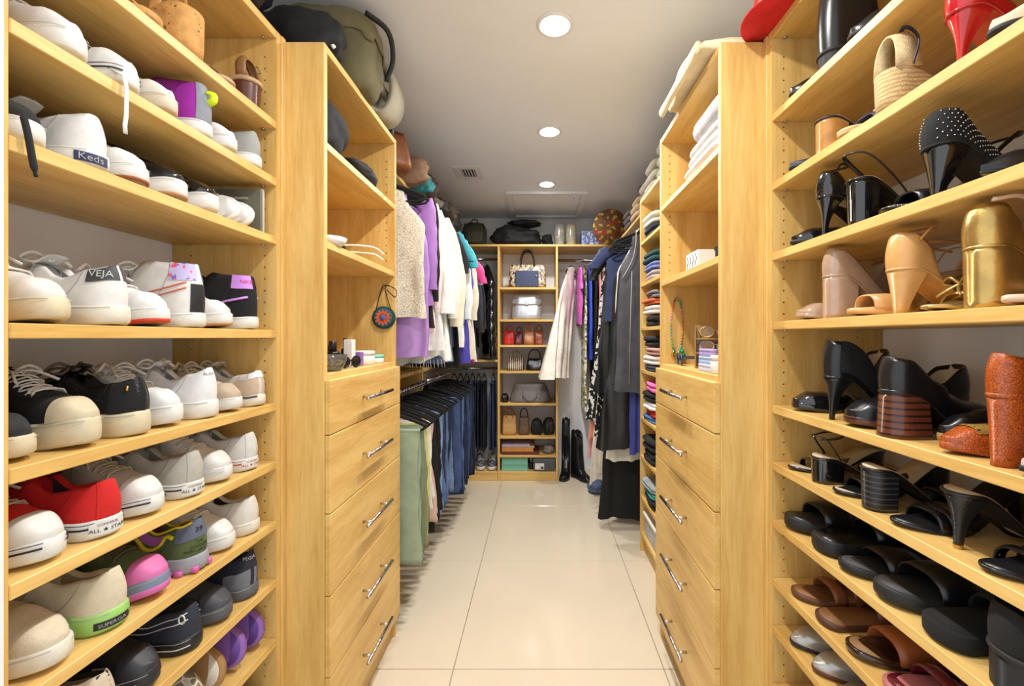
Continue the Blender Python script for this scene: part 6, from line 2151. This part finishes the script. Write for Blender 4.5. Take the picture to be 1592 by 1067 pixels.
# plastic bins at the bottom
pl = mat('clear_plastic', (176, 180, 184), 0.25, 0.08, 20, spec=0.7)
for yy, lb in ((2.13, 'clear plastic bin with white lid nearer the drawer tower'), (2.42, 'clear plastic bin with white lid beside the hanging dresses')):
    for q, zz in ((0, SU[7]),):
        e = empty('storage_bin', (0.735, yy, zz + 0.0005), 0, lb, 'storage bin')
        box('bin', -0.12, 0.12, -0.125, 0.125, 0, 0.11, pl, e, 0.008)
        box('lid', -0.13, 0.13, -0.135, 0.135, 0.111, 0.128, pal((228, 228, 224), 0.4), e, 0.005)

# ---- back wall: handbags
snake = mat('snakeskin', (190, 170, 138), 0.4, 0.15, 30, 0.2, 200, pat=('blobs', [((66, 52, 42), 30, 0.54), ((228, 218, 198), 44, 0.6)]))
navb = mat('navy_leather', (44, 56, 92), 0.35, 0.08, 30, 0.15, 200)
e = handbag('handbag', 'snakeskin handbag with navy front and tall black handles', (-0.105, 3.96, SK[0]), 0.34, 0.21, 0.16, snake, taper=0.92, handle=0.13, hm=blk_l, handles=2, front=navb, handle_w=0.17, r=0.008)
MB().lathe([(0.001, -0.012), (0.012, 0), (0.001, 0.012)], 10, (0.08, -0.1, 0.10)).build('charm', silv, e)
met = mat('silver_croc', (186, 190, 198), 0.3, 0.1, 40, 0.3, 60, metal=0.6)
handbag('handbag', 'silver metallic structured handbag with flap and clasp', (-0.11, 3.96, SK[1]), 0.27, 0.225, 0.13, met, taper=0.92, handle=0.0, flap=met, clasp=silv)
handbag('handbag', 'small red leather handbag on the shelf of little bags', (-0.27, 3.95, SK[2]), 0.10, 0.13, 0.10, mat('red_bag', (186, 34, 34), 0.35, 0.1, 30), handle=0.04, handles=1, seed=3, sag=1)
handbag('handbag', 'burgundy pouch bag next to the red bag', (-0.18, 3.95, SK[2]), 0.07, 0.12, 0.10, mat('burg_bag', (96, 34, 40), 0.4, 0.1, 30), handle=0.04, handles=1, seed=4, sag=1)
handbag('handbag', 'tan leather shoulder bag with gathered straps', (-0.09, 3.95, SK[2]), 0.10, 0.13, 0.11, mat('tan_bag', (170, 108, 58), 0.4, 0.12, 30), handle=0.05, handles=2, seed=5, sag=1)
handbag('handbag', 'cognac crocodile bag at the end of the little bags', (0.0, 3.95, SK[2]), 0.075, 0.135, 0.11, mat('cognac_bag', (146, 74, 38), 0.3, 0.2, 50), handle=0.04, handles=1, seed=6, sag=1)
handbag('handbag', 'brown and cream gathered hobo bag below the little bags', (-0.21, 3.95, SK[3]), 0.15, 0.12, 0.12, mat('hobo_mix', (96, 78, 64), 0.5, 0.2, 30, pat=('stripe', (196, 176, 146), 'X', 18, 0.7, 2)), handle=0.05, handles=1, seed=7, sag=1.5)
handbag('handbag', 'black leather handbag with round handle below the little bags', (-0.04, 3.95, SK[3]), 0.15, 0.11, 0.12, blk_l, handle=0.075, handles=1, seed=8, sag=1, handle_w=0.34)
# grey doctor bag with drop handles
gry_l = mat('grey_leather', (106, 98, 94), 0.4, 0.1, 40, 0.3, 250)
e = empty('doctor_bag', (-0.08, 3.955, SK[4]), 0, 'wide grey leather doctor bag with front loop handles', 'bag')
R = []
for k in range(11):
    t = k / 10
    hw_ = 0.185 - 0.045 * t ** 1.5
    R.append([(abs(cos(a)) ** 0.4 * (1 if cos(a) >= 0 else -1) * hw_ * (0.96 if k in (0, 10) else 1), abs(sin(a)) ** 0.5 * (1 if sin(a) >= 0 else -1) * 0.075 * (1 - 0.6 * t), 0.165 * t) for a in [2 * pi * j / 32 for j in range(32)]])
MB().rings(R).build('body', gry_l, e)
for sg, yy in ((1, -0.075), (-1, 0.075)):
    MB().tube(bez([(-0.06, yy * 0.85, 0.11), (-0.058, yy * 1.1, 0.06), (-0.03, yy * 1.15, 0.03), (0, yy * 1.17, 0.022), (0.03, yy * 1.15, 0.03), (0.058, yy * 1.1, 0.06), (0.06, yy * 0.85, 0.11)], 5), 0.005, 8).build('handle', gry_l, e)
lump('pouch', 'small dark leather pouch beside the grey doctor bag', 'bag', (-0.305, 3.93, SK[4]), (0.032, 0.05, 0.04), blk_l, seed=9)
# tote etc.
handbag('tote_bag', 'tan straw tote bag with brown handle', (-0.265, 3.945, SK[5]), 0.13, 0.17, 0.12, mat('straw_tan', (196, 150, 92), 0.7, 0.08, 60, 0.4, 200), taper=0.88, handle=0.06, handles=2, hm=pal((150, 84, 44), 0.4), handle_w=0.22)
handbag('handbag', 'brown woven bag between tan tote and black bags', (-0.135, 3.95, SK[5]), 0.10, 0.15, 0.11, mat('brown_woven', (104, 78, 52), 0.6, 0.2, 60, 0.5, 150), handle=0.08, handles=1, handle_w=0.32, hm=blk_l, seed=10)
lump('backpack', 'small black quilted backpack beside the brown woven bag', 'bag', (-0.02, 3.945, SK[5]), (0.055, 0.055, 0.075), blk_bag, seed=11)
lump('backpack', 'black slouchy bag against the right side of the tote shelf', 'bag', (0.088, 3.945, SK[5]), (0.05, 0.055, 0.08), blk_r, seed=12)
fz = SK[6]
for c, h_, ww, lb in (((96, 38, 34), 0.026, 0.33, 'burgundy folder at the bottom of the folder stack'), ((206, 130, 50), 0.03, 0.28, 'orange folder in the middle of the folder stack'), ((172, 140, 110), 0.018, 0.29, 'tan folder above the orange folder'), ((190, 170, 190), 0.014, 0.25, 'lilac folder on top of the folder stack')):
    o = tag(MB().box(-ww / 2, ww / 2, -0.11, 0.11, 0, h_, 0.003).build('document_folder', mat('folder_%d' % c[0], c, 0.5), smooth=False), lb, 'folder')
    o.location = (-0.33 + ww / 2, 3.97, fz)
    fz += h_ + 0.0005
lump('pouch', 'crumpled grey patterned pouch beside the folder stack', 'bag', (0.085, 3.93, SK[6]), (0.045, 0.06, 0.04), mat('pouch_pattern', (140, 132, 124), 0.6, 0.3, 50), seed=13)
mint = pal((130, 196, 172), 0.5)
carton('shoe_box', 'mint green shoe box, lower of two', (-0.215, 3.97, SK[7]), 0.23, 0.2, 0.058, mint, pal((120, 188, 164), 0.5))
carton('shoe_box', 'mint green shoe box, upper of two', (-0.215, 3.97, SK[7] + 0.0585), 0.23, 0.2, 0.055, mint, pal((120, 188, 164), 0.5))
bottle('spray_can', 'small dark spray can between the shoe boxes', (-0.07, 3.93, SK[7]), 0.018, 0.1, pal((40, 40, 44), 0.3), pal((170, 170, 172), 0.4))
e = carton('shoe_box', 'dark grey shoe box with white label', (0.045, 3.96, SK[7]), 0.19, 0.2, 0.115, pal((82, 84, 88), 0.6), pal((92, 94, 98), 0.6))
box('label', -0.08, 0.0, -0.1012, -0.1004, 0.015, 0.07, pal((226, 226, 224), 0.5), e, 0)
box('barcode', -0.03, -0.005, -0.1016, -0.1013, 0.022, 0.04, ink, e, 0)

# sneakers and boots standing on the floor at the back
for k, (x, lb) in enumerate(((-0.535, 'grey speckled running sneaker on the low deck under the jeans, left of its twin'), (-0.425, 'grey speckled running sneaker on the low deck beside the shelf unit'))):
    s = Shoe('sneaker', lb, 'sneaker', L=0.25, w=0.042, ts=0.03)
    s.sole(rub_w)
    s.upper(mat('speckle_knit', (120, 122, 126), 0.9, 0.1, 60, 0.3, 300, pat=('blobs', [((40, 42, 46), 90, 0.52)])), in_dark)
    s.tongue(in_dark)
    s.laces(lace_w, 5, bow=False)
    s.e.location = (x, 3.98, 0.0815)
    s.e.rotation_euler = (0, 0, -pi / 2 + (0.25 if k == 0 else 0.1))
for x, yw, lb, hh in ((0.232, -1.75, 'tall black leather riding boot against the shelf unit', 0.5), (0.375, -0.95, 'tall black leather riding boot with its foot turned to the dresses', 0.4)):
    s = boot(lb, blk_l, 0, 0, 'toe', h=hh, hh=0.03, side=0, name='riding_boot', L=0.25, w=0.044)
    s.e.location = (x, 3.83 + (0.1 if x < 0.3 else 0.05), 0.0005)
    s.e.rotation_euler = (0, 0, yw)
lump('jeans_heap', 'blue denim heap on the floor beside the riding boots', 'clothing', (0.46, 3.56, 0.0), (0.06, 0.07, 0.05), denim('heap', (92, 108, 140)), seed=15, amp=0.35)

# ---- top shelf of the back wall
TB = 2.0803
khk = mat('khaki_pack', (62, 62, 44), 0.8, 0.12, 25, 0.3, 150)


def backpack(label, loc, w, d, h, m, rz=0.0, seed=0, pm=None):
    e = empty('backpack', loc, rz, label, 'bag')
    V, F = lump_mesh(w / 2, d / 2, h / 2, seed=seed, amp=0.1, squ=3.2)
    mesh('body', V, F, m, e)
    V, F = lump_mesh(w / 2 * 0.7, d * 0.18, h * 0.26, seed=seed + 5, amp=0.06, squ=4)
    mesh('front_pocket', [(x, y - d * 0.5, z + h * 0.08) for x, y, z in V], F, pm or m, e)
    MB().tube(bez([(-0.03, 0, h * 0.88), (-0.02, -0.005, h + 0.015), (0.02, -0.005, h + 0.015), (0.03, 0, h * 0.88)], 5), 0.006, 6, flat=0.6).build('grab_handle', pm or m, e)
    for sg in (1, -1):
        MB().tube(bez([(sg * w * 0.36, -d * 0.42, h * 0.86), (sg * w * 0.42, -d * 0.56, h * 0.5), (sg * w * 0.36, -d * 0.5, h * 0.12)], 5), 0.007, 6, flat=0.4).build('strap', pm or m, e)
    return e


backpack('dark green rucksack in the left corner of the top shelf', (-0.83, 3.76, 2.0962), 0.26, 0.17, 0.26, mat('green_pack', (40, 46, 36), 0.8, 0.12, 25, 0.3, 150), 0.2, 1, khk)
backpack('khaki rucksack next to the dark green one on the top shelf', (-0.585, 3.97, TB), 0.22, 0.17, 0.23, khk, 0.1, 2)
lump('coat_bundle', 'long black coat folded in a heap on the back shelf', 'clothing', (-0.20, 3.98, TB), (0.205, 0.13, 0.095), blk_bag, seed=21, amp=0.3)
lump('coat_bundle', 'black padded hat heap at the end of the black coat', 'clothing', (0.075, 3.95, TB), (0.05, 0.08, 0.055), blkk, seed=22, amp=0.35)
lump('coat_bundle', 'black scarf heap thrown over the black coat', 'clothing', (-0.13, 3.95, TB + 0.182), (0.13, 0.09, 0.026), blk_bag, seed=23, amp=0.4)
vg = mat('vase_glass', (182, 178, 160), 0.25, 0.15, 14, spec=0.8, pat=('blobs', [((206, 196, 110), 20, 0.6)]))
for x, lb, vm in ((0.185, 'clear grey glass cylinder vase beside the black heap', mat('vase_grey', (168, 166, 162), 0.2, 0.12, 14, spec=0.8, pat=('blobs', [((222, 206, 140), 24, 0.64)]))), (0.29, 'cream glass cylinder vase next to the blue box', vg)):
    e = empty('vase', (x, 3.95, TB), 0, lb, 'vase')
    MB().lathe([(0.04, 0), (0.046, 0.005), (0.048, 0.1), (0.047, 0.17), (0.042, 0.198), (0.038, 0.2), (0.036, 0.197), (0.042, 0.165), (0.042, 0.02), (0.001, 0.015)], 26).build('glass', vm, e)
e = carton('keepsake_box', 'pale blue printed box standing beside the cream vase', (0.455, 3.97, TB), 0.15, 0.14, 0.13, mat('blue_box', (168, 186, 222), 0.5, 0.08, 20), None)
box('front_print', -0.07, 0.07, -0.0712, -0.0704, 0.01, 0.12, mat('blue_print', (120, 142, 200), 0.5, 0.1, 20, pat=('blobs', [((222, 228, 240), 40, 0.55), ((70, 84, 140), 60, 0.62)])), e, 0)
box('spine_print', -0.0752, -0.0744, -0.068, 0.068, 0.008, 0.122, pal((66, 88, 170), 0.5), e, 0)


def hat(label, loc, r, h, m, rz=0.0, band=None, tilt=(0, 0), brim=1.75):
    e = empty('hat', loc, rz, label, 'hat')
    e.rotation_euler = (tilt[0], tilt[1], rz)
    MB().lathe([(r * brim * 0.99, 0.0), (r * brim, 0.004), (r * 1.3, 0.006), (r * 1.03, 0.01), (r * 0.98, h * 0.5), (r * 0.88, h * 0.88), (r * 0.6, h), (r * 0.2, h * 0.94), (0.001, h * 0.92)], 30).build('crown', m, e)
    if band:
        MB().lathe([(r * 1.03, 0.012), (r * 1.035, 0.013), (r * 1.02, 0.034), (r * 1.0, 0.035)], 30).build('band', band, e)
    return e


hat('patterned brown hat leaning in the right back corner of the top shelf', (0.60, 3.70, 2.195), 0.085, 0.1, mat('hat_print', (120, 88, 50), 0.7, 0.2, 20, pat=('blobs', [((170, 60, 40), 20, 0.56), ((206, 170, 80), 26, 0.6)])), 0.0, blk_l, tilt=(-1.2, -0.35))
lump('bag', 'dark leather bag below the patterned hat', 'bag', (0.80, 3.50, 2.0697), (0.075, 0.1, 0.06), mat('bag_mauve', (70, 56, 62), 0.5, 0.2, 20), seed=31)
for k, (y, c, lb) in enumerate(((3.28, (96, 84, 88), 'plum folded blanket toward the right back corner'), (3.02, (186, 160, 128), 'tan knitted blanket over the dress rail'), (2.77, (196, 186, 168), 'beige knitted blanket over the dress rail'))):
    folded('folded_blanket', lb, 'blanket', (0.79, y, 2.0695), 0.29, 0.23, 0.13 + 0.02 * k, cloth('bl_%d' % k, c, 0.95, bump=0.8, bscale=120), seed=50 + k, layers=3)
lump('cap', 'grey cap resting on the tan knitted blanket', 'hat', (0.76, 3.03, 2.228), (0.08, 0.09, 0.045), cloth('capgrey', (120, 112, 116), 0.9), seed=33)
for k, (y, c, h_, lb) in enumerate(((2.45, (168, 160, 144), 0.17, 'greyish folded sweater at the far end of the shelf unit top'), (2.2, (160, 156, 142), 0.19, 'grey-green folded sweater in the middle of the shelf unit top'), (1.97, (150, 142, 126), 0.2, 'taupe folded sweater next to the drawer tower top'))):
    folded('folded_sweater', lb, 'sweater', (0.75, y, 2.0698), 0.29, 0.215, h_, cloth('sw_%d' % k, c, 0.95, bump=0.8, bscale=140), seed=60 + k, layers=3)

# ---- on top of the right tower and shoe unit
RT = 2.0963
e = empty('throw_blanket', (0.66, 1.47, RT), 0, 'cream ribbed throw folded over the front edge of the right tower top', 'blanket')
crm = cloth('cream_throw', (232, 216, 178), 0.95, bump=0.9, bscale=160)
R = []
for k in range(25):
    t = k / 24
    y = -0.19 + 0.40 * t
    hgt = 0.045 + 0.045 * t + 0.008 * sin(9 * t)
    x0 = -0.175 - 0.02 * sin(5 * t)
    prof = [(-0.02, 0.002), (0.2, 0.002), (0.22, 0.03), (0.21, hgt * 0.8), (0.12, hgt), (0.0, hgt * 1.0), (x0 * 0.6, hgt * 0.95), (x0, hgt * 0.72), (x0 - 0.012, hgt * 0.5), (x0 - 0.002, hgt * 0.3), (x0 + 0.01, 0.012 + 0.02 * t), (-0.1, 0.004)]
    R.append([(x_, y, z_) for x_, z_ in prof])
MB().rings(R).build('folded_body', crm, e)
fo = []
for k in range(25):
    t = k / 24
    y = -0.18 + 0.38 * t
    fo.append([(-0.19 - 0.012 * sin(a), y, 0.022 + 0.018 * cos(a) * (1 + 0.2 * sin(7 * t))) for a in [2 * pi * j / 10 for j in range(10)]])
MB().rings(fo).build('rolled_edge', crm, e)
hat('dark brown brimmed hat past the cream throw', (0.62, 1.775, RT), 0.062, 0.08, cloth('felt_brown', (72, 56, 46), 0.9), 0, blk_l, brim=1.3)
hat('big red hat on top of the right shoe unit', (0.66, 1.152, 2.1012), 0.088, 0.11, cloth('felt_red', (200, 26, 22), 0.9), 0.2, cloth('hat_lining', (196, 168, 120), 0.9), brim=1.35)

# ---- on top of the left tower and shelves
olc = cloth('olive_canvas', (104, 98, 70), 0.9, bump=0.5, bscale=200)
nvb = mat('dark_navy_leather', (28, 30, 44), 0.25, 0.1, 20, 0.1, 100)
e = empty('tote_bag', (-0.85, 1.10, 2.1012), 0.3, 'shiny navy leather bag with strap on the left shoe unit top', 'bag')
V, F = lump_mesh(0.15, 0.1, 0.09, seed=40, amp=0.2)
mesh('body', V, F, nvb, e)
MB().tube(bez([(0.06, -0.09, 0.02), (0.11, -0.11, 0.07), (0.09, -0.09, 0.13), (0.03, -0.08, 0.16)], 6), 0.008, 6, flat=0.4).build('strap', nvb, e)
e = empty('duffel_bag', (-0.74, 1.335, 2.0963), 0, 'black nylon bag with white charm on the left tower top', 'bag')
V, F = lump_mesh(0.14, 0.07, 0.08, seed=41, amp=0.2)
mesh('body', V, F, blk_bag, e)
MB().lathe([(0.001, -0.008), (0.008, 0), (0.001, 0.008)], 8, (0.125, -0.03, 0.05)).build('charm', pal((230, 230, 228), 0.4), e)
MB().lathe([(0.001, -0.008), (0.008, 0), (0.001, 0.008)], 8, (0.126, -0.03, 0.033)).build('charm', pal((230, 230, 228), 0.4), e)
e = empty('duffel_bag', (-0.72, 1.52, 2.0963), 0.06, 'olive canvas duffel bag with flap and side strap on the left tower', 'bag')
V, F = lump_mesh(0.155, 0.10, 0.145, seed=42, amp=0.1, squ=4)
mesh('body', V, F, olc, e)
keep = {i for i, v in enumerate(V) if v[2] > 0.15}
mp = {}
fV = []
for i in sorted(keep):
    mp[i] = len(fV)
    fV.append((V[i][0] * 1.045, V[i][1] * 1.045, V[i][2] + 0.005))
mesh('flap', fV, [[mp[i] for i in f] for f in F if all(i in keep for i in f)], cloth('olive_flap', (116, 108, 78), 0.9), e).modifiers.new('thickness', 'SOLIDIFY').thickness = 0.005
MB().tube(bez([(0.12, -0.02, 0.285), (0.185, 0.02, 0.25), (0.195, 0.05, 0.17), (0.165, 0.07, 0.10)], 6), 0.01, 6, flat=0.35).build('strap', pal((40, 38, 34), 0.6), e)
grb = cloth('putty_knit', (176, 170, 150), 0.95, bump=0.6, bscale=160)
e = empty('rolled_sweater', (-0.655, 1.74, 2.0963), 0, 'putty grey sweater rolled in loops over the tower edge', 'sweater')
sp = []
for k in range(40):
    a = k / 39 * 2.6 * pi
    r = 0.022 + 0.012 * a
    sp.append((0.03 + r * cos(a) * 0.62, r * sin(a) * 0.0, 0.112 + r * sin(a)))
ou, inn = [], []
for i, p in enumerate(sp):
    q, w_ = Vector(sp[max(0, i - 1)]), Vector(sp[min(39, i + 1)])
    tn = (w_ - q).normalized()
    nn = Vector((tn.z, 0, -tn.x)) * 0.011
    row = []
    p = Vector(p)
    yw = 0.062
    ou.append([p + nn + Vector((0, -yw, 0)), p + nn + Vector((0, yw, 0)), p - nn + Vector((0, yw, 0)), p - nn + Vector((0, -yw, 0))])
MB().rings(ou).build('roll', grb, e)
lump('bag', 'black spiky knit scarf behind the putty sweater', 'clothing', (-0.82, 1.76, 2.0963), (0.06, 0.075, 0.09), blkk, seed=43, amp=0.4)

LS = 2.0953
handbag('handbag', 'cognac leather shoulder bag on the shelf over the blouses', (-0.735, 2.205, LS), 0.17, 0.17, 0.15, mat('cognac2', (146, 84, 44), 0.4, 0.15, 30), rz=-0.9, handle=0.0, flap=mat('cognac3', (128, 70, 36), 0.4, 0.15, 30))
e = empty('belt', (-0.69, 1.90, LS), 0, 'coiled black leather belt standing on the shelf over the blouses', 'belt')
for q, (r, yo) in enumerate(((0.062, 0), (0.05, 0.012))):
    MB().tube([(0.055 * cos(a) * r / 0.06, yo, 0.066 + r * sin(a)) for a in [2 * pi * k / 24 for k in range(24)]], 0.014, 6, closed=True, flat=0.18, up=(1, 0, 0.01)).build('coil', pal((34, 26, 22), 0.35), e)
hat('brown felt hat on the shelf over the blouses', (-0.775, 2.02, LS + 0.0), 0.062, 0.14, cloth('felt_cognac', (118, 74, 44), 0.9), 0, blk_l, brim=1.2)
hatz = LS
for k, (y, c, r, lb) in enumerate(((2.40, (150, 118, 92), (0.13, 0.06, 0.085), 'tan suede bag slumped on the shelf over the blouses'), (2.538, (52, 134, 140), (0.12, 0.06, 0.07), 'teal scarf bundle on the shelf over the blouses'), (2.685, (74, 54, 38), (0.12, 0.06, 0.09), 'brown leather pouch on the shelf above the divider'), (2.84, (120, 110, 96), (0.11, 0.085, 0.05), 'taupe scarf bundle past the divider'), (3.04, (46, 42, 38), (0.11, 0.09, 0.07), 'dark brown clutch heap past the divider'), (3.26, (80, 70, 52), (0.13, 0.1, 0.09), 'olive brown scarf heap toward the left corner'), (3.5, (36, 38, 34), (0.12, 0.11, 0.09), 'dark green bag toward the left corner'))):
    lump('bag' if 'bag' in lb or 'clutch' in lb or 'pouch' in lb else 'scarf', lb, 'bag' if 'bag' in lb or 'clutch' in lb or 'pouch' in lb else 'scarf', (-0.75, y, LS), r, cloth('ls_%d' % k, c, 0.7, bump=0.4), seed=70 + k, amp=0.3)
